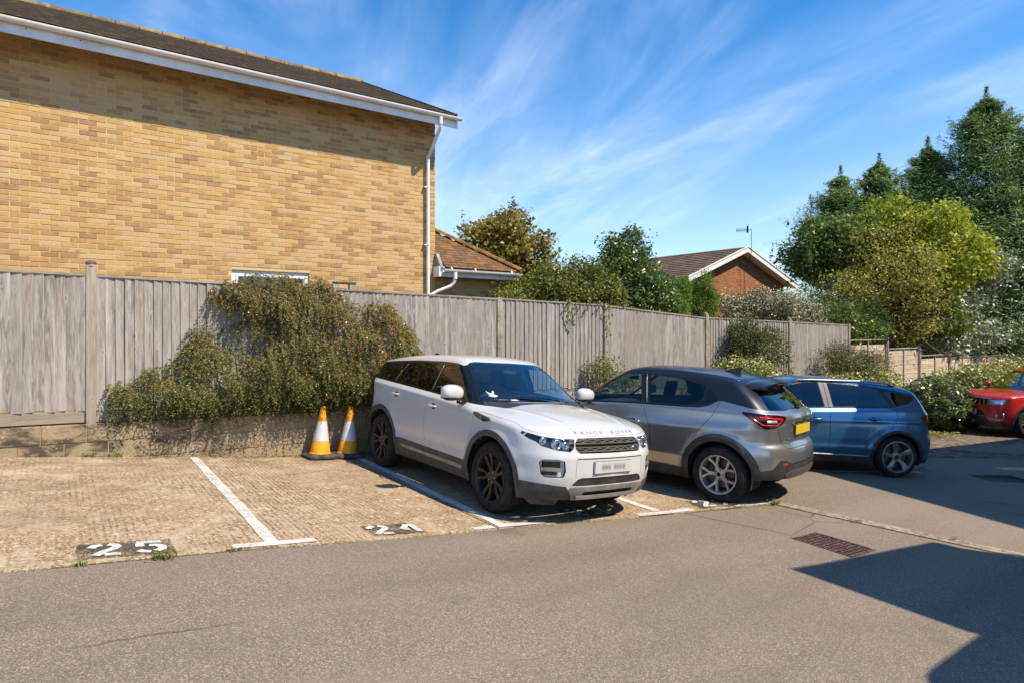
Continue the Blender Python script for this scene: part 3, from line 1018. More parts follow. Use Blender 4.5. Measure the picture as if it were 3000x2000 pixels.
def build_house():
    # mortar body, window opening left free
    b = MB()
    y0, y1 = HW + 0.0055, HW + 0.25
    x0, x1, z0, z1 = WIN
    b.box((HX0, y0, HZ0), (x0, y1, HWT)); b.box((x1, y0, HZ0), (HX1 - .004, y1, HWT))
    b.box((x0, y0, z1), (x1, y1, HWT)); b.box((x0, y0, HZ0), (x1, y1, z0))
    # rest of the house
    b.box((HX0, y1, HZ0), (HX1 - .004, HW + 8.3, HZ1))
    wall = hput(b.build('wall', M['mortar'], house))
    # gable triangle of the right end
    g = MB()
    g.prism([(HW + 0.26, HZ1), (HW + 8.25, HZ1), (15.25, 8.0)], HX1 - .25, HX1 - .006, 'yz')
    hput(g.build('gable', M['mortar'], house))
    # bricks in stretcher bond
    C, Lg = 0.075, 0.225
    rows = int((HWT - HZ0) / C)
    base = MB(); base.cbox((-0.1075, 0, -0.0325), (0.1075, 0.10, 0.0325), 0.003)
    tmp = base.build('brick', M['brick']); full = tmp.data; bpy.data.objects.remove(tmp)
    allb = []
    for r in range(rows):
        z = HZ0 + 0.0375 + r * C
        off = 0.0 if r % 2 == 0 else Lg / 2
        x = HX1 - Lg / 2 - 0.005 + off
        first = True
        while x > HX0:
            a, c = x - 0.1075, x + 0.1075
            if c > HX1: c = HX1
            if not (c > x0 and a < x1 and z + .03 > z0 and z - .03 < z1): allb.append((a, c, z))
            else:
                if a < x0 - .04: allb.append((a, x0 - .006, z))
                if c > x1 + .04: allb.append((x1 + .006, c, z))
            x -= Lg
    # the 300 that show largest (nearest, in the frame) are single bricks, the rest one mesh
    def vis(q):
        a, c, z = q; u = (a + c) / 2
        X = .8117 * u - .584 * HW; Z = .584 * u + .8117 * HW
        sx = 1500 + 1855 * X / Z; sy = 960 - 1855 * (z - 2) / Z
        ok = (-20 < sx < 3000) and sy > 40 and z > ftop(u) + 0.02 and (c - a) > 0.2
        return Z if ok else 1e9
    allb.sort(key=vis)
    V = []; F = []
    vv = np.array([v.co[:] for v in full.vertices]); ff = [tuple(p.vertices) for p in full.polygons]
    rest = MB()
    for i, (a, c, z) in enumerate(allb):
        u = (a + c) / 2; jy = random.uniform(-.0025, .002); jz = random.uniform(-.001, .001)
        if i < 300:
            o = inst('brick', full, wall, (u, HW + jy, z + jz), (0, random.uniform(-.003, .003), 0), ((c - a) / 0.215, 1, 1))
        else:
            P = vv * [(c - a) / 0.215, 1, 1] + [u, HW + jy, z + jz]
            rest.add(P, ff)
    o = obj('far_bricks', rest.V, rest.F, M['brick_i'], wall); tag(o, kind='stuff')
    # bricks of the gable end (side wall, right), seen only from a step aside
    side = MB()
    for r in range(rows):
        z = HZ0 + 0.0375 + r * C; y = HW + 0.105 + (0.1125 if r % 2 else 0)
        while y < HW + 8.1:
            side.box((HX1 - 0.010, y + .005, z - .0325), (HX1 + 0.0, y + .22, z + .0325)); y += 0.225
    tag(obj('side_bricks', side.V, side.F, M['brick_i'], wall), kind='stuff')

    # window
    wx = hput(empty('window', (0, 0, 0), 0, house))
    f = MB(); t = 0.07; yw = HW + 0.045
    f.cbox((x0, yw, z1 - t), (x1, yw + .07, z1), .006); f.cbox((x0, yw, z0), (x1, yw + .07, z0 + t), .006)
    f.cbox((x0, yw, z0 + t), (x0 + t, yw + .07, z1 - t), .006); f.cbox((x1 - t, yw, z0 + t), (x1, yw + .07, z1 - t), .006)
    f.build('frame', M['upvc'], wx)
    s = MB(); q = t + .004; u = 0.035
    s.cbox((x0 + q, yw - .012, z1 - q - u), (x1 - q, yw + .05, z1 - q), .006); s.cbox((x0 + q, yw - .012, z0 + q), (x1 - q, yw + .05, z0 + q + u), .006)
    s.cbox((x0 + q, yw - .012, z0 + q + u), (x0 + q + u, yw + .05, z1 - q - u), .006); s.cbox((x1 - q - u, yw - .012, z0 + q + u), (x1 - q, yw + .05, z1 - q - u), .006)
    s.build('sash', M['upvc'], wx)
    MB().box((x0 + q + u - .004, yw + .02, z0 + q + u - .004), (x1 - q - u + .004, yw + .028, z1 - q - u + .004)).build('pane', M['glass_pane'], wx)
    MB().cbox((x0 - .03, HW - .05, z0 - .04), (x1 + .03, HW + .08, z0 - .002), .006).build('sill', M['upvc'], wx)

    # eaves
    E0, E1 = HX0 - .2, 6.31
    ye = 10.60
    hput(MB().box((E0, ye, HZ1 - .018), (E1, ye + .022, HZ1 + .185)).build('fascia', M['fascia'], house))
    hput(MB().prism([(ye + .0225, HZ1 - .012), (HW - .004, HWT + .02), (HW - .004, HWT + .035), (ye + .0225, HZ1 + .006)], E0, E1 - .003, 'yz').build('soffit', M['soffit'], house))
    hput(MB().prism([(ye + .0, HZ1 - .017), (HW + .0, HWT - .0), (HW + .30, HWT + .15), (HW + .30, HZ1 + .50), (ye, HZ1 + .20)], E1 - .002, E1 + .016, 'yz').build('box_end', M['fascia'], house))
    # gutter: half round channel with brackets
    gz = HZ1 + .165; gr = 0.056; gy = ye - 0.062
    V = []; F = []; n = 12
    for x in (E0, E1 + .05):
        for k in range(n + 1):
            a = math.pi + math.pi * k / n
            V.append((x, gy + gr * math.cos(a), gz + gr * math.sin(a)))
        for k in range(n, -1, -1):
            a = math.pi + math.pi * k / n
            V.append((x, gy + (gr - .004) * math.cos(a), gz + (gr - .004) * math.sin(a)))
    m = 2 * (n + 1)
    for k in range(m): F.append((k, (k + 1) % m, (k + 1) % m + m, k + m))
    gut = hput(obj('gutter', V, F, M['upvc'], house)); shade_auto(gut, 40)
    cap = [(E1 + .05, gy + gr * math.cos(math.pi + math.pi * k / n) * 1.05, gz + gr * math.sin(math.pi + math.pi * k / n) * 1.05) for k in range(n + 1)]
    mb = MB(); mb.add(cap + [(x + .012, y, z) for x, y, z in cap], [tuple(range(n + 1)), tuple(range(2 * n + 1, n, -1))] + [(k, k + 1, k + n + 2, k + n + 1) for k in range(n)])
    mb.build('stop_end', M['upvc'], gut)
    for bx_ in (-5.9, -4.9, -3.9, -2.9, -1.9, -0.93, 0.05, 0.98, 1.92, 2.88, 3.82, 4.78, 5.72, 6.24):
        mb = MB(); P = []
        for w in (-.014, .014):
            P += [(bx_ + w, gy + (gr + .004) * math.cos(math.pi + math.pi * k / n), gz + (gr + .004) * math.sin(math.pi + math.pi * k / n)) for k in range(n + 1)]
        k0 = n + 1
        mb.add(P, [(k, k + 1, k + k0 + 1, k + k0) for k in range(n)])
        mb.box((bx_ - .014, ye - .008, gz - .11), (bx_ + .014, ye - .001, gz + .02))
        mb.build('bracket', M['upvc'], gut)
    for ux in (0.83, 1.00):
        pass
    # small vents in the fascia
    for vx in (-0.33, 0.27):
        hput(MB().lathe([(0.010, -.012), (0.020, -.012), (0.024, -.004), (0.024, 0.002)], 14, 'y', (vx, ye, HZ1 + .085)).build('vent_ring', M['upvc'], house))
        hput(MB().lathe([(0.0005, -.006), (0.011, -.006)], 12, 'y', (vx, ye, HZ1 + .085)).build('vent_hole', M['rubber'], house))
    # downpipe
    px, py = 5.92, HW - 0.075
    dp = MB()
    dp.tube([(px, gy, gz - .03), (px, gy, gz - .20)], .037, 14); dp.tube([(px, gy, gz - .13), (px, gy, gz - .19)], .042, 14)
    dp.tube([(px, gy, gz - .17), (px, gy + .01, gz - .235), (px, gy + .05, gz - .28), (px, py - .06, gz - .66), (px, py - .012, gz - .715), (px, py, gz - .78)], .034, 14)
    dp.tube([(px, py, gz - .72), (px, py, 0.9)], .034, 14)
    for cz in (gz - .74, 3.20, 2.05): dp.tube([(px, py, cz - .05), (px, py, cz + .05)], .040, 14)
    hput(dp.build('downpipe', M['upvc'], house, auto=45))
    for cz in (4.75, 3.62, 2.55, 1.95):
        c = MB(); c.tube([(px, py, cz - .016), (px, py, cz + .016)], .0395, 14); c.box((px - .075, HW - .03, cz - .012), (px - .03, HW - .001, cz + .012))
        c.box((px - .075, py - .01, cz - .012), (px - .034, HW - .001, cz + .012))
        hput(c.build('pipe_clip', M['upvc'], house))
    # roof: deck, tile courses, ridge and verge
    r0 = Vector((0, ye - .03, HZ1 + .21)); r1 = Vector((0, 15.25, 8.20))
    d = (r1 - r0); L = d.length; d.normalize(); nn = Vector((0, -d.z, d.y))
    rt = MB()
    RX1 = 6.30
    rt.prism([(r0.y, r0.z - .02), (r1.y, r1.z - .02), (2 * r1.y - r0.y, r0.z - .02), (2 * r1.y - r0.y, r0.z - .08), (r1.y, r1.z - .09), (r0.y, r0.z - .05)], HX0 - .2, RX1 - .02, 'yz')
    roof = hput(rt.build('roof', M['soffit'], house))
    tl = MB()
    gauge = 0.165; nrow = int(L / gauge)
    for k in range(nrow + 1):
        s0 = k * gauge
        x = HX0 - .2 + (0.1 if k % 2 else 0)
        while x < RX1:
            w = min(0.247, RX1 - x)
            if w > 0.05:
                lift = random.uniform(0, .004)
                a = r0 + d * (s0 - .012 + random.uniform(-.004, .004)) + nn * (0.026 + lift); b_ = r0 + d * (s0 + gauge + .03) + nn * (0.008 + lift)
                a2, b2 = a - nn * 0.018, b_ - nn * 0.006
                P = []
                for xx in (x + .002, x + w - .002):
                    P += [(xx, a.y, a.z), (xx, b_.y, b_.z), (xx, b2.y, b2.z), (xx, a2.y, a2.z)]
                tl.add(P, [(0, 4, 5, 1), (0, 3, 7, 4), (0, 1, 2, 3), (4, 7, 6, 5)])
            x += 0.25
    tag(tl.build('tile', M['tile_dark'], roof, fix=False), kind='stuff')
    rg = MB()
    x = HX0
    while x < RX1 - .1:
        w = min(.42, RX1 - x); P = []; n = 8
        for xx in (x, x + w - .012):
            P += [(xx, r1.y + .12 * math.cos(math.pi * k / n), r1.z - .03 + .11 * math.sin(math.pi * k / n)) for k in range(n + 1)]
        rg.add(P, [(k, k + 1, k + n + 2, k + n + 1) for k in range(n)]); x += .42
    rg.build('ridge_tile', M['tile_edge'], roof)
    vg = MB(); k = 0
    for s0 in np.arange(0, L, .165):
        a = r0 + d * (s0 - .01) + nn * .02; b_ = r0 + d * (s0 + .155) + nn * .014
        vg.add([(RX1 + .001, *(a - nn * .05)[1:]), (RX1 + .001, *(b_ - nn * .05)[1:]), (RX1 + .001, *(b_ + nn * .012)[1:]), (RX1 + .001, *(a + nn * .02)[1:]),
                (RX1 - .10, *(a + nn * .022)[1:]), (RX1 - .10, *(b_ + nn * .014)[1:])], [(0, 1, 2, 3), (3, 2, 5, 4)])
    vg.build('verge', M['tile_edge'], roof)
    hput(MB().prism([(r0.y, r0.z - .16), (r0.y, r0.z - .04), (r1.y, r1.z - .04), (r1.y, r1.z - .20)], RX1 - .018, RX1 - .002, 'yz').build('bargeboard', M['fascia'], house))

    # ---------------- single-storey extension on the right
    EX0, EX1, EY = HX1 + .002, 7.68, 11.22
    ezt = 3.02
    b = MB(); b.box((EX0, EY + .009, .6), (EX1, EY + 5, ezt))
    ew = hput(b.build('extension_wall', M['mortar'], house))
    eb = MB()
    for r in range(int((ezt - .6) / .075)):
        z = .6375 + r * .075; x = EX0 + .003 - (0.1125 if r % 2 else 0)
        while x < EX1:
            a, c = max(x, EX0 + .002), min(x + .215, EX1 + .004)
            if c - a > .03: eb.box((a, EY + random.uniform(-.002, .002), z - .0325), (c, EY + .02, z + .0325))
            x += .225
    tag(obj('extension_bricks', eb.V, eb.F, M['brick_i'], ew), kind='stuff')
    fy = 10.88; ez = 3.01; ex = 7.96
    hput(MB().box((EX0 - .02, fy, ez - .01), (ex, fy + .02, ez + .15)).build('extension_fascia', M['fascia'], house))
    hput(MB().box((EX0 - .02, fy + .0205, ez - .004), (ex - .001, EY + .01, ez + .004)).build('extension_soffit', M['soffit'], house))
    hput(MB().box((EX0 - .05, fy - .002, ez - .012), (EX0 - .0205, EY - .1025, ez + .19)).build('extension_box_end', M['fascia'], house))
    hput(MB().box((ex + .001, fy, ez - .01), (ex + .02, fy + 4.5, ez + .15)).build('extension_fascia', M['fascia'], house))
    g2 = MB(); gz2 = ez + .125; gy2 = fy - .06; n = 10
    P = []
    for x in (EX0 + .02, ex + .07):
        P += [(x, gy2 + .054 * math.cos(math.pi + math.pi * k / n), gz2 + .054 * math.sin(math.pi + math.pi * k / n)) for k in range(n + 1)]
        P += [(x, gy2 + .050 * math.cos(2 * math.pi - math.pi * k / n), gz2 + .050 * math.sin(2 * math.pi - math.pi * k / n)) for k in range(n + 1)]
    m = 2 * (n + 1)
    g2.add(P, [(k, (k + 1) % m, (k + 1) % m + m, k + m) for k in range(m)])
    for bx_ in (EX0 + .18, 6.85, 7.75): g2.lathe([(.058, bx_ - .014), (.058, bx_ + .014)], 16, 'x', (0, gy2, gz2))
    hput(g2.build('extension_gutter', M['upvc'], house, auto=40))
    q = MB(); ox = EX0 + .28
    q.tube([(ox, gy2, gz2 - .03), (ox, gy2, gz2 - .18)], .040, 12)
    q.tube([(ox, gy2, gz2 - .16), (ox - .01, gy2 + .02, gz2 - .24), (ox - .06, gy2 + .05, gz2 - .31), (ox - .30, gy2 + .16, gz2 - .42), (px + .03, py, gz2 - .52)], .034, 12)
    hput(q.build('extension_downpipe', M['upvc'], house, auto=50))
    # hipped tile roof
    e0 = Vector((0, fy - .05, ez + .165)); pit = R(34); d = Vector((0, math.cos(pit), math.sin(pit))); nn = Vector((0, -d.z, d.y))
    hipx = ex + .05; hipy = fy - .05
    dk = MB()
    top = 2.6
    dk.add([(EX0, hipy, e0.z - .01), (hipx, hipy, e0.z - .01), (hipx - top, hipy + top, e0.z + top * math.tan(pit) - .01), (EX0, hipy + top, e0.z + top * math.tan(pit) - .01)], [(0, 1, 2), (0, 2, 3)]) if False else None
    # only the part right of the gable end: front slope and right slope meet on the hip
    hl = hipx - EX0
    zt = e0.z + hl * math.tan(pit)
    dk.add([(EX0, hipy, e0.z - .012), (hipx, hipy, e0.z - .012), (EX0, hipy + hl, zt - .012), (hipx, hipy + 5, e0.z - .012), (EX0, hipy + 5, zt - .012)],
           [(0, 1, 2), (1, 3, 4, 2)])
    er = hput(dk.build('extension_roof', M['soffit'], house, fix=False))
    tm = MB(); tm.add([(-.080, 0, .014), (.080, 0, .014), (.080, .155, .004), (-.080, .155, .004), (-.080, 0, 0), (.080, 0, 0)], [(0, 1, 2, 3), (0, 4, 5, 1), (1, 5, 2), (0, 3, 4)])
    t_ = tm.build('tile', M['tile_rust'], None, fix=False); tme = t_.data; bpy.data.objects.remove(t_)
    gauge = .108
    for k in range(int(hl / math.cos(pit) / gauge) + 1):
        s0 = k * gauge; p = e0 + d * (s0 - .02) + nn * .012
        xr = hipx - s0 * math.cos(pit)
        x = xr - .085 - (.08 if k % 2 else 0)
        while x > EX0 + .06:
            inst('tile', tme, er, (x, p.y, p.z), (pit + random.uniform(-.02, .02), random.uniform(-.015, .015), random.uniform(-.01, .01))); x -= .165
    # hip tiles
    h0 = Vector((hipx, hipy, e0.z + .03)); h1 = Vector((EX0, hipy + hl, zt + .03)); hd = (h1 - h0); hL = hd.length; hd.normalize()
    sx = Vector((hd.y, -hd.x, 0)).normalized(); up = sx.cross(hd)
    if up.z < 0: up = -up
    s0 = 0
    while s0 < hL - .1:
        hm = MB(); P = []; n = 6
        for s1, rr in ((s0 - .01, .095), (s0 + .26, .080)):
            c = h0 + hd * s1
            P += [c + sx * rr * math.cos(math.pi * k / n) + up * rr * .75 * math.sin(math.pi * k / n) for k in range(n + 1)]
        hm.add(P, [(k, k + 1, k + n + 2, k + n + 1) for k in range(n)])
        hm.add(P[:n + 1], [tuple(range(n + 1))])
        hm.build('hip_tile', M['tile_hip'], er, fix=False); s0 += .235
    hput(MB().prism([(10.86, 3.16), (11.14, 3.16), (11.14, 3.48), (11.06, 3.46)], HX1 - .012, HX1 + .05, 'yz').build('lead_flashing', M['lead'], house))


build_house()


# ================================================================== BUNGALOW GABLE beyond the gardens
def bungalow():
    S = 0.77
    cx, cy = 24.6, 16.9
    root = tag(empty('bungalow', (cx, cy, -0.3), R(0)), 'far orange brick bungalow gable with white bargeboards and brown tiled roof', 'house')
    hw, ze, zp, dep = 3.85, 4.36, 5.80, 9.0
    b = MB(); b.prism([(-hw + .35, 0), (hw - .35, 0), (hw - .35, ze + .05), (0, zp - .12), (-hw + .35, ze + .05)], 0.012, dep, 'xz')
    wall = b.build('wall', M['mortar_red'], root)
    br = MB()
    for r in range(int(1.0 / .075), int(zp / .075)):
        z = r * .075 + .0375
        lim = hw - .38 if z < ze else (hw - .38) * max(0, (zp - .15 - z) / (zp - .15 - ze))
        x = -lim - (0.11 if r % 2 else 0)
        while x < lim:
            a, c = max(x, -lim), min(x + .215, lim)
            if c - a > .05: br.box((a, -.001, z - .032), (c, .015, z + .032))
            x += .225
    tag(obj('gable_bricks', br.V, br.F, M['brick_red'], wall), kind='stuff')
    sl = (zp - ze) / hw
    for s in (-1, 1):
        m = MB(); m.prism([(0, zp + .02), (s * (hw + .15), ze - .15 * sl + .02), (s * (hw + .15), ze - .15 * sl - .19), (0, zp - .19)], -.42, -.39, 'xz'); m.build('bargeboard', M['upvc'], root)
        m = MB(); m.prism([(0, zp + .075), (s * (hw + .18), ze - .18 * sl + .075), (s * (hw + .18), ze - .18 * sl + .022), (0, zp + .022)], -.45, -.41, 'xz'); m.build('verge_strip', M['upvc'], root)
        m = MB(); m.prism([(0, zp - .17), (s * hw, ze - .17), (s * hw, ze - .19), (0, zp - .19)], -.389, .0, 'xz'); m.build('soffit', M['upvc'], root)
        rt = MB(); rt.prism([(0, zp + .03), (s * (hw + .2), ze - .2 * sl + .03), (s * (hw + .2), ze - .2 * sl - .03), (0, zp - .03)], -.405, dep, 'xz')
        roof = rt.build('roof', M['soffit'], root)
        tl = MB(); L = math.hypot(hw + .2, (hw + .2) * sl); g = .33; nr = int(L / g)
        ca, sa = (hw + .2) / L, (hw + .2) * sl / L
        for k in range(nr):
            for j in range(30):
                y0 = -.40 + j * .30 + (0.15 if k % 2 else 0)
                if y0 > dep: break
                s0, s1 = L - k * g, L - (k + 1) * g - .04
                xa, za = s * s0 * ca, zp - s0 * sa; xb, zb_ = s * s1 * ca, zp - s1 * sa
                lf = random.uniform(0, .006)
                P = [(xa, y0, za + .075 + lf), (xa, y0 + .295, za + .075 + lf), (xb, y0 + .295, zb_ + .042), (xb, y0, zb_ + .042), (xa, y0, za + .035), (xa, y0 + .295, za + .035)]
                tl.add(P, [(0, 1, 2, 3), (0, 4, 5, 1), (0, 3, 4), (1, 5, 2)])
        tag(tl.build('tile', M['tile_brown'], roof, fix=False), kind='stuff')
    m = MB(); m.box((-hw - .28, -.3, ze - .28), (-hw - .16, dep, ze - .17)); m.build('gutter', M['upvc'], root)
    # aerial on its pole, standing on the gable
    ar = tag(empty('tv_aerial', (cx + .14, cy - .46, 3.18), R(0)), 'thin television aerial on a cranked pole at the far bungalow gable', 'aerial')
    ar.scale = (.62, .8, 1.0)
    a = MB(); a.tube([(0, .40, .15), (0, .40, 1.3), (.06, -.02, 2.1), (.02, -.03, 3.15)], .016, 8); a.build('pole', M['iron_dark'], ar)
    a = MB(); a.tube([(.02, -.03, 3.10), (-1.75, -.03, 2.98)], .014, 6); a.build('boom', M['iron_dark'], ar)
    for k in range(10):
        x = -.55 - k * .13
        a = MB(); a.tube([(x, -.03, 2.98 + .068 * (x + 1.75) - .09), (x, -.03, 2.98 + .068 * (x + 1.75) + .09)], .009, 5); a.build('element', M['iron_dark'], ar)
    a = MB(); a.box((-.43, -.08, 2.95), (-.41, .02, 3.26)); a.build('reflector', M['iron_dark'], ar)


bungalow()


# ================================================================== BUILDINGS BEHIND THE CAMERA (they throw the shade at the lower right)
def shade_houses():
    k = 1 / SUN_DIR.z
    def cast(x, y, h):
        z = g1(x, y); t = h * k
        return (x + SUN_DIR.x * t, y + SUN_DIR.y * t, z + h)
    # tall gabled block on the right
    c = cast(10.0, 6.1, 6.3)
    root = tag(empty('apartment_block', (c[0], c[1], -.4)), 'brick block of flats with pitched roof across the yard, outside the picture', 'building')
    inv = root.matrix_basis.inverted()
    x0, y0, ze = c[0], c[1], c[2]
    p = math.tan(R(20)); yr = y0 - 5.0
    b = MB(); b.prism([(y0 - .35, -1.2), (y0 - .35, ze - .1), (yr, ze + 4.65 * p), (2 * yr - y0 + .35, ze - .1), (2 * yr - y0 + .35, -1.2)], x0 + .25, x0 + 16, 'yz')
    o = b.build('wall', M['brick_i'], root); o.matrix_parent_inverse = inv
    r = MB(); r.prism([(y0, ze), (yr, ze + 5 * p), (2 * yr - y0, ze), (2 * yr - y0, ze - .15), (yr, ze + 5 * p - .2), (y0, ze - .15)], x0, x0 + 16.3, 'yz')
    o = r.build('roof', M['tile_dark'], root); o.matrix_parent_inverse = inv
    for i in range(4):
        for zz in (0.9, 3.5):
            m = MB(); m.box((x0 + 1.8 + i * 3.6, y0 - .36, zz), (x0 + 3.2 + i * 3.6, y0 - .33, zz + 1.2)); o = m.build('window', M['glass_pane'], root); o.matrix_parent_inverse = inv
            m = MB(); m.box((x0 + 1.72 + i * 3.6, y0 - .345, zz - .08), (x0 + 3.28 + i * 3.6, y0 - .325, zz)); o = m.build('window_sill', M['upvc'], root); o.matrix_parent_inverse = inv
    root.rotation_euler = (0, 0, R(-8))
    # lower wing whose roof corner throws the pointed shadow
    A = cast(5.17, 3.06, 4.6); B = cast(7.17, 2.71, 4.15)
    D = cast(5.10, 1.70, 4.9)
    lw = tag(empty('brick_wing', (8, -3, -.3)), 'low brick wing with a sloping roof beside the yard, outside the picture', 'building')
    inv2 = lw.matrix_basis.inverted()
    A, B, D = Vector(A), Vector(B), Vector(D)
    e1 = B - A; e2 = D - A
    V = [A, B, B + e2 * 1.02, D, A - Vector((0, 0, .12)), B - Vector((0, 0, .12)), B + e2 * 1.02 - Vector((0, 0, .12)), D - Vector((0, 0, .12))]
    m = MB(); m.add(V, [(0, 1, 2, 3), (4, 7, 6, 5), (0, 4, 5, 1), (1, 5, 6, 2), (2, 6, 7, 3), (3, 7, 4, 0)])
    o = m.build('roof', M['tile_dark'], lw); o.matrix_parent_inverse = inv2
    ins = [A + e1 * .0 + e2 * .02, B - e1 * .0 + e2 * .02, B + e2 * 1.0, D - e2 * .02]
    cen = sum(ins, Vector()) / 4
    top = [v.lerp(cen, .05) - Vector((0, 0, .125)) for v in ins]
    V = [(v.x, v.y, -1.0) for v in top] + [tuple(v) for v in top]
    m = MB(); m.add(V, [(0, 1, 5, 4), (1, 2, 6, 5), (2, 3, 7, 6), (3, 0, 4, 7), (4, 5, 6, 7)])
    o = m.build('wall', M['brick_i'], lw); o.matrix_parent_inverse = inv2
    # made-up unseen canopy, its outline shaped to throw the rounded shadow
    cc = Vector(cast(5.2, .9, 3.3))
    sh = []
    for (qx, qy, a0) in ((4.16, 1.30, 180), (6.6, 1.30, 90), (6.6, .1, 0), (4.16, .1, -90)):
        for k in range(9):
            a = R(a0 - 90 * k / 8); sh.append((qx + .36 * math.cos(a), qy + .36 * math.sin(a)))
    n = len(sh); m = MB(); P = []
    ox, oy = cc.x - 5.2, cc.y - .9
    for z in (-.09, 0.0): P += [(x + ox, y + oy, cc.z + z) for x, y in sh]
    m.add(P, [tuple(range(n - 1, -1, -1)), tuple(range(n, 2 * n))] + [(i, (i + 1) % n, n + (i + 1) % n, n + i) for i in range(n)])
    o = m.build('shadow_canopy', M['lead'], lw); o.matrix_parent_inverse = inv2
    m = MB(); m.tube([(cc.x + .2, cc.y, -.3), (cc.x + .2, cc.y, cc.z - .05)], .07, 10); o = m.build('shadow_canopy_post', M['post_wood'], lw); o.matrix_parent_inverse = inv2  # added post that carries the made-up canopy


shade_houses()


# ================================================================== CARS: body surface as an implicit shape, cut into its panels
def smax(a, b, k):
    h = np.maximum(k - np.abs(a - b), 0.0) / k
    return np.maximum(a, b) + h * h * k * 0.25


def sdpoly(P, poly):
    """signed distance to a polygon, positive inside"""
    poly = np.asarray(poly, float); P = np.asarray(P, float)
    d = np.full(len(P), 1e9); ins = np.zeros(len(P), bool)
    n = len(poly)
    for i in range(n):
        a, b = poly[i], poly[(i + 1) % n]
        e = b - a; w = P - a
        t = np.clip((w @ e) / max(e @ e, 1e-12), 0, 1)
        q = w - t[:, None] * e
        d = np.minimum(d, np.hypot(q[:, 0], q[:, 1]))
        c = ((a[1] > P[:, 1]) != (b[1] > P[:, 1]))
        xi = a[0] + (P[:, 1] - a[1]) / (b[1] - a[1] if b[1] != a[1] else 1e-12) * e[0]
        ins ^= c & (P[:, 0] < xi)
    return np.where(ins, d, -d)


